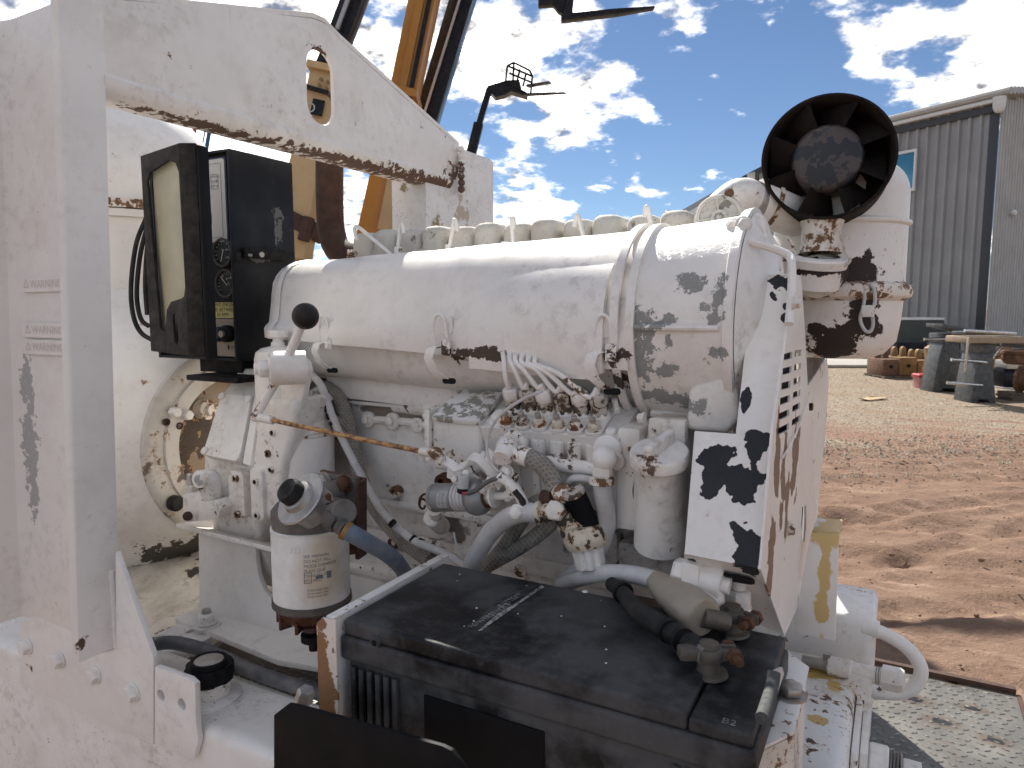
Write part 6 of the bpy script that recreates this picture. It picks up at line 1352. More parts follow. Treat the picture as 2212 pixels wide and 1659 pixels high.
    lab.loft([[a + d * (L * .20) + (-UY * math.cos(q) - UZ * math.sin(q)) * .0238 for q in A], [a + d * (L * .38) + (-UY * math.cos(q) - UZ * math.sin(q)) * .0238 for q in A]]); lb = obj('label', lab, 'label_grey', t)
    text('SOLENOID', .0072, cyl_map(a + d * (L * .30), .0240, 0, R(-30)), 'print_grey', 'lettering', lb)
    text('PULL TYPE', .0042, cyl_map(a + d * (L * .245), .0240, 0, R(-30)), 'print_grey', 'lettering', lb)
    t = thing('dipstick', 'rusty wire dipstick with looped handle left of the solenoid', 'dipstick')
    m = MB(); m.tube([at(x, y, Y=1.02) for x, y in ((905, 1090), (908, 1075), (918, 1067), (925, 1075), (932, 1095), (936, 1104), (920, 1082), (910, 1078), (906, 1090), (910, 1098), (916, 1098), (918, 1092))], .0022, 6, 4); obj('handle', m, 'rust_pipe', t)
    m = MB(); m.cyl(at(938, 1100, Y=1.03), at(942, 1116, Y=1.05), .013, .010, n=16); m.cyl(at(932, 1118, Y=1.06), at(955, 1138, Y=1.12), .017, n=18, ch=.003); obj('tube_boss', m, 'cast_white', t)
    # ------ throttle linkage cluster
    t = thing('throttle_linkage', 'jumble of small white levers and springs under the injection pump', 'linkage')
    m = MB(); P = [at(x, y, Y=.94) for x, y in ((948, 985), (968, 998), (985, 1010), (1002, 1004), (1018, 985), (1030, 988), (1050, 1005), (1070, 1030), (1082, 1050))]
    m.loft([[p - UZ * .005 - UY * .006, p + UZ * .005 + UY * .006] for p in P]); obj('z_bracket', m, 'white', t, solid=.003)
    bolt(at(952, 992, Y=.938), -UY + UZ * .2, .008, .009, 'rusty_white', t)
    for (x0, y0, x1, y1, w) in ((1035, 985, 1090, 1045, .012), (1008, 1030, 1060, 1062, .010), (1050, 980, 1080, 1000, .010), (968, 1020, 1010, 1035, .009), (1080, 1010, 1115, 1042, .012)):
        a, b = at(x0, y0, Y=.965), at(x1, y1, Y=.955); m = MB(); dd = (b - a).normalized(); sd_ = dd.cross(UY).normalized(); m.obox((a + b) / 2, dd * (b - a).length / 2, sd_ * w, UY * .004); obj('lever_plate', m, 'pump_white', t, bevel=.002)
    for px, py, r_ in ((1010, 1022, .007), (1062, 1040, .008), (1095, 1020, .009), (985, 1035, .006), (1110, 1058, .010), (1000, 1050, .007), (1045, 1058, .006)):
        bolt(at(px, py, Y=.945), -UY + UX * .2 + UZ * .2, r_, .011, random.choice(['white', 'pump_white', 'chippy']), t)
    m = MB(); m.cyl(at(1030, 990, Y=.955), at(1100, 1000, Y=.95), .0062, n=12); m.hex(at(1040, 991, Y=.954), UX, .010, .009); m.hex(at(1060, 995, Y=.953), UX, .013, .010); obj('stop_screw', m, 'white', t)
    coil = MB(); A, B = at(1003, 1025, Y=.93), at(1000, 1055, Y=.93); dd = (B - A)
    coil.tube([A + dd * (k / 60) + UX * .0075 * math.cos(k * .9) + UY * .0075 * math.sin(k * .9) for k in range(61)], .0019, 6, 2); obj('spring', coil, 'hose_white', t)
    m = MB(); m.cyl(at(1000, 1055, Y=.93), at(998, 1064, Y=.93), .0085, n=14); obj('wire_boot', m, 'rubber', t)
    m = MB(); m.tube([at(x, y, Y=.925) for x, y in ((1000, 1065), (1012, 1066))], .003, 8); obj('red_wire', m, 'wire_red', t)
    m = MB(); m.tube([at(x, y, Y=.925) for x, y in ((1010, 1066), (1030, 1058), (1055, 1040), (1085, 1030))], .0035, 8); obj('wire', m, 'hose_grey', t)
    m = MB(); m.tube([at(x, y, Y=.93) for x, y in ((1078, 1028), (1100, 1045), (1122, 1070), (1132, 1095), (1126, 1112))], .0085, 10, 5); obj('cable_sleeve', m, 'pump_white', t)
    m = MB(); m.tube([at(x, y, Y=.925) for x, y in ((1112, 1060), (1128, 1082), (1130, 1105), (1118, 1112))], .0050, 8, 5); obj('torn_cable', m, 'rubber', t)
    bolt(at(1118, 1106, Y=.92), -UY, .010, .012, 'white', t)
    m = MB(); m.tube([at(x, y, Y=.93) for x, y in ((1172, 845), (1130, 862), (1082, 895), (1058, 935), (1052, 970), (1060, 1000), (1078, 1020))], .0024, 8, 6); obj('control_cable', m, 'hose_white', t)
    # ------ lift pump / filter group
    t = thing('fuel_lift_pump', 'dark stained fuel lift pump with brass nuts above the battery', 'pump')
    a, b = at(1238, 1062, Y=.93), at(1262, 1115, Y=.95); d = (b - a).normalized()
    m = MB(); m.lathe(a, d, [(0, .015), (.002, .017), (.050, .017), (.060, .020)], 28); obj('plunger_barrel', m, 'black_paint', t)
    m = MB(); m.lathe(a - d * .003, d, [(0, 0), (0, .009), (.001, .0165), (.006, .0175)], 28, cap=False); obj('plunger_cap', m, 'union_dark', t)
    m = MB(); m.tube([at(1210, 1095, Y=.945), at(1230, 1125, Y=.955), at(1250, 1150, Y=.96)], .021, 16, 4, radii=[.014, .022, .028]); obj('pump_body', m, 'oily', t)
    m = MB(); m.tube([at(1262, 1110, Y=.955), at(1258, 1140, Y=.96), at(1252, 1160, Y=.965)], .022, 16, 4); obj('pump_casting', m, 'oily', t)
    bolt(at(1216, 1068, Y=.94), -UY + UX * .1 + UZ * .5, .0155, .014, 'rusty_white', t, False, 'brass_nut'); bolt(at(1203, 1104, Y=.925), -UY + UX * .1 + UZ * .4, .0160, .014, 'rusty_white', t, False, 'brass_nut')
    m = MB(); a, b = at(1160, 1108, Y=.93), at(1200, 1106, Y=.935); m.lathe(a, b - a, [(0, .017), (.006, .018), (.009, .012), (.014, .014), (.020, .014), (.022, .011), (.032, .012)], 20); obj('hose_union', m, 'oily', t)
    m = MB(); a, b = at(1178, 1080, Y=.95), at(1208, 1075, Y=.945); m.cyl(a, a.lerp(b, .75), .0155, n=18); m.cyl(a, b, .009); obj('dark_ferrule', m, 'rust_pipe', t)
    a = at(1262, 1150, Y=.955); d = (-UZ + UX * .25 - UY * .05).normalized()
    m = MB(); m.lathe(a, d, [(-.012, .012), (-.010, .030), (.008, .034), (.012, .034), (.022, .029), (.024, 0)], 32, cap=False); obj('sediment_cup', m, 'oily', t)
    m = MB()
    pr = [(math.cos(2 * math.pi * k / 24), math.sin(2 * math.pi * k / 24), .024 if k % 3 else .020) for k in range(24)]; dd, u, w = MB().frame(d)
    m.loft([[a + d * z + (u * x + w * y) * r_ * f for x, y, r_ in pr] for z, f in ((.022, 1), (.052, .92), (.054, .6))], True, True); obj('fluted_knob', m, 'pump_white', t)
injection_pump()

# ------------------------------------------------------------------ speed lever
def speed_lever():
    t = thing('speed_lever', 'white hand lever with black ball knob on a cast bracket', 'lever')
    Y_ = .93; hub = at(612, 795, Y=Y_); ax = (at(580, 800, Y=Y_ - .03) - at(640, 792, Y=Y_ + .02)).normalized()
    ax = (-UY * .80 - UX * .60).normalized()
    m = MB(); m.lathe(hub - ax * .038, ax, [(0, .031), (.058, .031), (.062, .030), (.062, .0245), (.048, .024), (.048, 0)], 40, cap=False); hb = obj('hub', m, 'white', t)
    m = MB(); m.lathe(hub + ax * .012, ax, [(0, 0), (0, .022), (.012, .022), (.014, .019), (.014, 0)], 30, cap=False); obj('washer', m, 'white_clean', hb)
    bolt(hub + ax * .026, ax, .0175, .018, 'white', hb, False, 'nut'); m = MB(); m.cyl(hub + ax * .04, hub + ax * .050, .0105, n=20, ch=.001); obj('stud', m, 'white_clean', hb)
    k = at(660, 683, Y=Y_); b0 = hub + UZ * .025
    m = MB(); m.cyl(hub + (k - hub) * .15, k, .0085, .0078, n=18); obj('handle_rod', m, 'white', t)
    m = MB(); m.ball(k, .0235, 32, 20); simple('knob_black', (.020, .018, .017), (.028, .024, .022), sc=25, rough=.38, bump=.05); obj('ball_knob', m, 'knob_black', t, smooth=180)
    e = at(556, 893, Y=Y_ - .02); m = MB(); m.cyl(hub - (hub - e) * .2, e, .0085, .0078, n=18); obj('lower_rod', m, 'chippy', t)
    # cast bracket
    yb = Y_ + .035
    P = [at(x, y, Y=yb) for x, y in ((588, 800), (592, 770), (615, 762), (640, 765), (660, 780), (665, 800), (655, 850), (640, 915), (630, 930), (560, 920), (545, 908), (560, 898), (596, 896), (604, 885), (606, 840))]
    m = MB(); m.prism(P, UY * .016); br = obj('bracket', m, 'white', t, bevel=.004, seg=3)
    bolt(at(592, 902, Y=yb - .002), UZ, .011, .010, 'white', br)
    # rusty control rod to the pump
    t = thing('control_rod', 'rusty orange control rod running from lever to injection pump', 'rod')
    m = MB(); a = at(552, 900, Y=Y_ - .028); m.ball(a, .0095, 14, 10); m.cyl(a, at(590, 908, Y=Y_ - .026), .0085, .0075, n=16); obj('ball_joint', m, 'pump_white', t)
    m = MB(); m.tube([at(x, y, Y=Y) for x, y, Y in ((586, 907, .904), (640, 919, .908), (700, 931, .912), (800, 953, .920), (880, 969, .928), (912, 976, .93))], .0042, 10, 5); obj('rod', m, 'rust_rod', t)
    m = MB(); m.cyl(at(908, 975, Y=.93), at(938, 978, Y=.93), .0075, n=16, ch=.001); m.ball(at(942, 979, Y=.93), .0105, 16, 10); m.cyl(at(942, 980, Y=.93), at(946, 992, Y=.935), .006); obj('ball_joint', m, 'rusty_white', t)
speed_lever()

# ------------------------------------------------------------------ filters
def filters():
    t = thing('fuel_filter', 'white upright fuel filter canister with square cap behind the lever', 'filter')
    c = at(604, 850, Y=1.03); r0 = at(655, 850, Y=1.03).x - c.x; r0 = .0465
    zt, zm, zb = at(604, 738, Y=1.03).z, at(604, 752, Y=1.03).z, at(604, 932, Y=1.03).z
    base = Vector((c.x, c.y, 0))
    m = MB(); m.lathe(base, UZ, [(zb, r0 * .96), (zb + .006, r0), (zm - .022, r0), (zm - .008, r0 * .93), (zm, r0 * .7), (zm + .004, r0 * .3)], 40); obj('canister', m, 'white_clean', t)
    m = MB(); m.lathe(base, UZ, [(zm + .003, .014), (zm + .012, .013), (zm + .013, .010), (zm + .022, .010)], 20); m.lathe(base, UZ, [(zm + .022, .021), (zm + .036, .021)], 8); obj('cap', m, 'white_clean', t, bevel=.001)
    m = MB(); m.lathe(base, UZ, [(zb - .006, r0 * .9), (zb - .004, r0 * 1.02), (zb + .004, r0 * 1.02), (zb + .006, r0 * .98)], 40); obj('seam_ring', m, 'rusty_white', t)
    m = MB(); m.lathe(base, UZ, [(zb - .028, r0 * .7), (zb - .022, r0 * .95), (zb - .007, r0 * .95)], 36); obj('filter_head', m, 'cast_white', t)
    cm = lambda z0, a0: (lambda x, y: base + (-UY * math.cos(a0 + x / r0) + UX * math.sin(a0 + x / r0)) * (r0 + .0004) + UZ * (z0 + y))
    text('1472', .013, cm(zb + .030, R(-58)), 'print_grey', 'lettering', t)
    m = MB()
    for z in (.055, .075, .098, .12):
        f = cm(zb + z, R(-62)); m.add([f(0, 0), f(.016, 0), f(.016, .0015), f(0, .0015)], [(0, 1, 2, 3)]); m.add([f(0, 0), f(.0015, 0), f(.0015, .016), f(0, .016)], [(0, 1, 2, 3)]); m.add([f(.012, .004), f(.016, .004), f(.016, .008), f(.012, .008)], [(0, 1, 2, 3)])
    obj('pictograms', m, 'print_grey', t, smooth=0, merge=False)
    coil = MB(); A, B = at(612, 748, Y=1.07), at(632, 722, Y=1.10); coil.tube([A.lerp(B, k / 80) + UY * .008 * math.cos(k * 1.0) + UZ * .008 * math.sin(k * 1.0) for k in range(81)], .0018, 6, 1); tt = thing('spring_conduit', 'short corrugated white conduit behind the filter cap', 'conduit'); obj('coil', coil, 'hose_white', tt)
    t = thing('oil_filter', 'large white oil filter below the lever bracket', 'filter')
    c = at(655, 1040, Y=1.03); r0 = at(706, 1040, Y=1.03).x - c.x; zt, zb = at(655, 938, Y=1.03).z, at(655, 1150, Y=1.03).z; base = Vector((c.x, c.y, 0))
    m = MB(); m.lathe(base, UZ, [(zb, r0 * .6), (zb + .004, r0 * .85), (zb + .014, r0), (zt, r0)], 40); obj('canister', m, 'white_clean', t)
    m = MB(); m.lathe(base, UZ, [(zt, r0 * 1.0), (zt + .002, r0 * 1.03), (zt + .006, r0 * 1.03), (zt + .008, r0 * .98)], 40); obj('seam_ring', m, 'rusty_white', t)
    m = MB(); m.lathe(base, UZ, [(zt + .009, r0 * .95), (zt + .03, r0 * .95), (zt + .035, r0 * .7)], 32); m.tube([base + UZ * (zt + .02) + UX * .03, at(700, 915, Y=1.06), at(740, 930, Y=1.14)], .018, 14, 4); obj('filter_head', m, 'cast_white', t)
    # water separator on a rusty angle
    t = thing('water_separator', 'white fuel water separator with primer button and amber bowl', 'fuel filter')
    Yc = .86; c = at(672, 1210, Y=Yc); r0 = .0635; base = Vector((c.x, c.y, 0)); z = lambda y: at(672, y, Y=Yc).z
    Z1, Z0 = z(1136), z(1284)
    m = MB(); m.lathe(base, UZ, [(Z0, r0), (Z1 - .004, r0), (Z1, r0 * .985)], 56)
    n = NT('separator_white'); sp = n.spots([(base + Vector((.050, -.030, z(1215))), (.03, .05, .05)), (base + Vector((.055, -.02, z(1180))), (.02, .05, .04))])
    cc = n.mix(n.rng(n.noise(14, 7, .65), .45, .72), (.80, .79, .77), (.62, .60, .56)); cc = n.mix(n.math('MULTIPLY', n.rng(n.math('ADD', sp, n.noise(20, 6)), 1.0, 1.9, 1, 0), .6), cc, (.46, .30, .11)); cc = n.mix(n.rng(n.noise(60, 8, .7), .70, .71), cc, (.10, .09, .08)); n.fin(cc, .42)
    can = obj('canister', m, 'separator_white', t)
    m = MB(); m.lathe(base, UZ, [(Z1 - .003, r0 * 1.01), (Z1 + .001, r0 * 1.015), (Z1 + .003, r0 * .98)], 48); obj('top_seam', m, 'separator_white', t)
    m = MB(); m.lathe(base, UZ, [(Z1 + .003, r0 * .96), (Z1 + .030, r0 * .98), (Z1 + .040, r0 * .85), (Z1 + .044, r0 * .5)], 44); hd = obj('filter_head', m, 'cast_grey', t)
    pax = (UZ * .62 - UY * .74 - UX * .16).normalized(); pc = at(642, 1072, Y=.80)
    m = MB(); m.lathe(pc - pax * .045, pax, [(0, .034), (.03, .036), (.034, .044), (.038, .046), (.040, .044), (.041, .028), (.050, .025), (.052, .020)], 44); pr = obj('primer_collar', m, 'zinc', hd)
    m = MB(); m.lathe(pc, pax, [(.0, .021), (.020, .0205), (.025, .018), (.026, .0)], 32, cap=False); pb = obj('primer_button', m, 'rubber', hd)
    for rr in (.005, .010):
        m = MB(); m.lathe(pc + pax * .0262, pax, [(0, rr - .001), (.0006, rr), (0, rr + .001)], 24, cap=False); obj('button_ring', m, 'rubber', pb)
    m = MB(); q = at(600, 1112, Y=.84); m.cyl(q, q + UX * .04, .019, n=20, ch=.003); obj('port', m, 'cast_grey', hd)
    m = MB(); m.cyl(at(725, 1112, Y=.82), at(745, 1105, Y=.80), .02, n=18, ch=.003); obj('port', m, 'cast_grey', hd)
    m = MB(); a, b = at(712, 1118, Y=.795), at(735, 1136, Y=.79); m.hex(a, b - a, .017, (b - a).length * .8); m.cyl(b, at(748, 1146, Y=.787), .0125, n=16); obj('hose_union', m, 'cast_dark', hd)
    bolt(at(700, 1085, Y=.83), UZ, .012, .014, 'rust', hd)
    # amber bowl and drain
    m = MB(); m.lathe(base, UZ, [(Z0 + .001, r0 * 1.03), (Z0 - .010, r0 * 1.04), (Z0 - .014, r0 * .98)], 48); obj('bowl_ring', m, 'cast_dark', t)
    m = MB(); m.lathe(base, UZ, [(Z0 - .0145, r0 * .92), (Z0 - .030, r0 * .88), (Z0 - .042, r0 * .62), (Z0 - .052, r0 * .34), (Z0 - .060, r0 * .30), (Z0 - .060, 0)], 40, cap=False); bw = obj('sediment_bowl', m, 'bowl_amber', t)
    for k in range(10):
        a = 2 * math.pi * k / 10; d = UX * math.cos(a) + UY * math.sin(a); m = MB(); m.obox(base + d * r0 * .72 + UZ * (Z0 - .034), d * r0 * .22, d.cross(UZ) * .0025, UZ * .010); obj('bowl_rib', m, 'bowl_amber', bw)
    m = MB(); m.lathe(base, UZ, [(Z0 - .060, .010), (Z0 - .068, .010), (Z0 - .068, .021), (Z0 - .080, .021), (Z0 - .080, .009), (Z0 - .098, .008)], 24); obj('drain_tap', m, 'black_paint', bw)
    cm = lambda z0, a0: (lambda x, y: base + (-UY * math.cos(a0 + x / r0) + UX * math.sin(a0 + x / r0)) * (r0 + .0004) + UZ * (z0 + y))
    text('3231', .013, cm(z(1168), R(14)), 'print_faint', 'lettering', can)
    for i, s in enumerate(('SEE MANUAL', 'DO NOT FILL', 'MODE D\'EMPLOI', 'PLAN QUE', 'MANUAL DE', 'VD. ARO')): text(s, .0072, cm(z(1178) - .0080 * i, R(34)), 'print_grey', 'lettering', can)
    m = MB(); f = cm(z(1230), R(34))
    for (x0, y0, x1, y1) in ((0, 0, .001, .018), (.011, 0, .012, .018), (0, 0, .012, .001), (0, .017, .012, .018), (.018, .006, .030, .012), (.036, .004, .044, .016)): m.add([f(x0, y0), f(x1, y0), f(x1, y1), f(x0, y1)], [(0, 1, 2, 3)])
    obj('pictograms', m, 'print_grey', can, smooth=0, merge=False)
    for i in range(3): text('Drain water daily', .0048, cm(z(1246) - .0055 * i, R(38)), 'print_grey', 'lettering', can)
    # mounting head plate + angle
    m = MB(); P = [at(x, y, Y=.93) for x, y in ((692, 1022), (768, 1032), (768, 1098), (752, 1128), (712, 1120), (690, 1060))]; m.prism(P, UY * .012); mp = obj('mounting_plate', m, 'cast_grey', t, bevel=.003)
    for px, py in ((700, 1038), (745, 1045)): bolt(at(px, py, Y=.928), -UY, .013, .012, 'rust' if px > 720 else 'zinc', mp)
    m = MB(); m.tube([at(668, 1090, Y=.86), at(700, 1070, Y=.90), at(728, 1062, Y=.93)], .022, 12, 4); obj('arm', m, 'cast_grey', t)
    t = thing('rusty_angle_bracket', 'rusty brown angle bracket carrying the water separator', 'bracket')
    P = [at(x, y, Y=.945) for x, y in ((690, 1016), (785, 1034), (785, 1196), (748, 1200), (750, 1132), (700, 1120))]; m = MB(); m.prism(P, UY * .010); obj('plate', m, 'rust', t, bevel=.002)
    m = MB(); A = [at(785.5, 1034, Y=.945), at(785.5, 1196, Y=.945)]; m.prism([A[0], A[1], A[1] + UX * .006 - UY * .03, A[0] + UX * .006 - UY * .03], UX * .008); obj('flange', m, 'rust_pipe', t, bevel=.002)
    t = thing('blue_hose', 'faded blue fuel hose leaving the water separator', 'hose')
    m = MB(); m.tube([at(x, y, Y=Y) for x, y, Y in ((746, 1145, .787), (770, 1158, .80), (800, 1175, .83), (830, 1192, .87), (858, 1215, .92), (875, 1240, .96))], .0135, 16, 5); obj('hose_body', m, 'hose_blue', t)
    m = MB(); a, b = at(742, 1143, Y=.787), at(752, 1149, Y=.79); m.cyl(a, b, .0148, n=18); obj('ferrule', m, 'brass', t)
    # oil pressure sender
    t = thing('pressure_sender', 'white round pressure sender with two terminals behind the bracket', 'sender')
    a, b = at(668, 845, Y=1.06), at(712, 905, Y=1.08); d = (b - a)
    m = MB(); m.lathe(a, d, [(0, .014), (.004, .024), (.022, .026), (.028, .030), (.040, .030), (.042, .020), (.052, .016)], 32); obj('body', m, 'white_clean', t)
    for px, py in ((672, 848), (686, 850)): m = MB(); q = at(px, py, Y=1.045); m.cyl(q + d.normalized() * .012, q - d.normalized() * .006, .0035, n=10); m.hex(q + d.normalized() * .004, -d, .006, .005); obj('terminal', m, 'zinc', t)
    m = MB(); m.obox(at(672, 862, Y=1.04), UX * .020, UY * .005, UZ * .006); obj('connector', m, 'hose_white', t, bevel=.002)
    # long hoses on the crankcase
    for nm, lab, pts, r_, mt in (('fabric_hose', 'thick grey fabric hose sweeping down the crankcase from the filters', ((660, 840, 1.14), (700, 838, 1.12), (730, 860, 1.11), (750, 910, 1.10), (765, 980, 1.10), (785, 1050, 1.09), (820, 1110, 1.08), (870, 1165, 1.06), (930, 1210, 1.04)), .0155, 'braid'),
                                 ('fabric_hose', 'short grey fabric hose leaving the oil filter head', ((690, 925, 1.06), (712, 913, 1.06), (735, 918, 1.08), (756, 945, 1.11), (768, 985, 1.12)), .0145, 'braid'),
                                 ('taped_cable', 'white wiring loom with black tape bands crossing the crankcase', ((668, 805, 1.05), (692, 830, 1.04), (708, 870, 1.04), (722, 910, 1.04), (750, 970, 1.05), (790, 1045, 1.05), (830, 1110, 1.04), (890, 1165, 1.02), (960, 1195, 1.01), (1010, 1225, 1.0)), .0075, 'hose_white')):
        t = thing(nm, lab, 'hose' if 'hose' in nm else 'cable', 'hoses along the engine side'); m = MB(); m.tube([at(x, y, Y=Y) for x, y, Y in pts], r_, 14, 6); b = obj('body', m, mt, t, smooth=70)
        if nm == 'taped_cable':
            for i, (x0, y0, x1, y1) in enumerate(((703, 862, 706, 872), (707, 876, 710, 888), (712, 893, 716, 905), (718, 910, 721, 918), (905, 1171, 912, 1174), (930, 1182, 936, 1185), (845, 1128, 850, 1133), (890, 1163, 895, 1167), (950, 1190, 958, 1193))):
                yy = 1.04 if i < 4 else 1.02; m = MB(); m.cyl(at(x0, y0, Y=yy), at(x1, y1, Y=yy), .0083, n=14); obj('tape_band', m, 'tape_black', t)
    t = thing('cable_tie', 'loose white cable tie end sticking up behind the battery', 'cable tie'); m = MB(); m.tube([at(x, y, Y=1.0) for x, y in ((980, 1150), (985, 1172), (994, 1192), (1004, 1204))], .002, 6); obj('strip', m, 'hose_white', t)
filters()

# ------------------------------------------------------------------ exhaust, mounts
def mounts():
    t = thing('exhaust_pipe', 'rusty brown exhaust pipe elbow rising behind the cylinder heads', 'exhaust')
    m = MB(); m.tube([at(x, y, Y=1.50) for x, y in ((712, 325), (712, 400), (713, 460), (716, 500), (728, 535), (752, 553), (790, 558))], .037, 26, 6); obj('pipe', m, 'rust_pipe', t, smooth=70)
    t = thing('engine_mount', 'white welded engine mount with curved cut-out under the flywheel housing', 'bracket')
    # shelf
    P = [at(x, y, Y=Y) for x, y, Y in ((380, 1130, .945), (600, 1186, .945), (640, 1178, 1.05), (440, 1122, 1.05))]
    m = MB(); m.prism(P, UZ * -.010); obj('shelf', m, 'top_white', t, bevel=.002)
    # web with quarter-round cut
    O = [at(x, y, Y=.99) for x, y in ((428, 1142), (552, 1172), (553, 1210), (558, 1245), (570, 1275), (590, 1300), (612, 1316), (640, 1330), (680, 1345), (680, 1405), (430, 1318))]
    m = MB(); m.prism(O, UY * .012); obj('web', m, 'white_clean', t, bevel=.003)
    P = [at(x, y, Z=-.655) for x, y in ((378, 1334), (430, 1312), (690, 1388), (690, 1440), (600, 1425))]
    m = MB(); m.prism(P, UZ * -.012); obj('foot_plate', m, 'top_white', t, bevel=.002)
    q = at(447, 1350, Z=-.655); m = MB(); m.cyl(q, q + UZ * .003, .028, n=28); w = obj('washer', m, 'top_white', t); bolt(q + UZ * .006, UZ, .0175, .020, 'top_white', t, True, 'nut', .008)
    m = MB(); P = [at(x, y, Y=1.03) for x, y in ((755, 1215), (870, 1240), (870, 1252), (745, 1224))]; m.prism(P, UY * .1); obj('side_rail', m, 'white', t, bevel=.002)
    m = MB(); m.box(-1.45, -.3, 1.24, 1.55, -.72, -.664); obj('cross_member', m, 'tank_dirty', t, bevel=.004)
    t = thing('starter_cable', 'dark grey rubber hose lying across the tank behind the filler cap', 'hose')
    m = MB(); m.tube([at(x, y, Z=Z) for x, y, Z in ((328, 1392, -.62), (370, 1388, -.615), (420, 1398, -.615), (480, 1420, -.63), (540, 1448, -.64), (600, 1470, -.642), (660, 1488, -.645), (700, 1500, -.65))], .0125, 14, 6); obj('hose_body', m, 'hose_grey', t)
    # bits between engine and battery
    t = thing('tee_fitting', 'white pipe tee with hexagon plug below the louvred guard', 'fitting')
    a, b = at(1480, 1238, Y=.90), at(1560, 1262, Y=.90); d = (b - a).normalized()
    m = MB(); m.cyl(a, b, .0205, n=22, ch=.002); m.cyl(at(1530, 1255, Y=.90), at(1532, 1310, Y=.90), .0195, n=20); obj('tee_body', m, 'chippy', t)
    m = MB(); m.hex(a, -d, .0185, .016); m.obox(a + d * .012, d * .011, UY * .024, UZ * .024); obj('hex_plug', m, 'white', t, bevel=.002)
    m = MB(); m.cyl(b, b + d * .010, .011, n=14); obj('square_plug', m, 'chippy', t)
mounts()

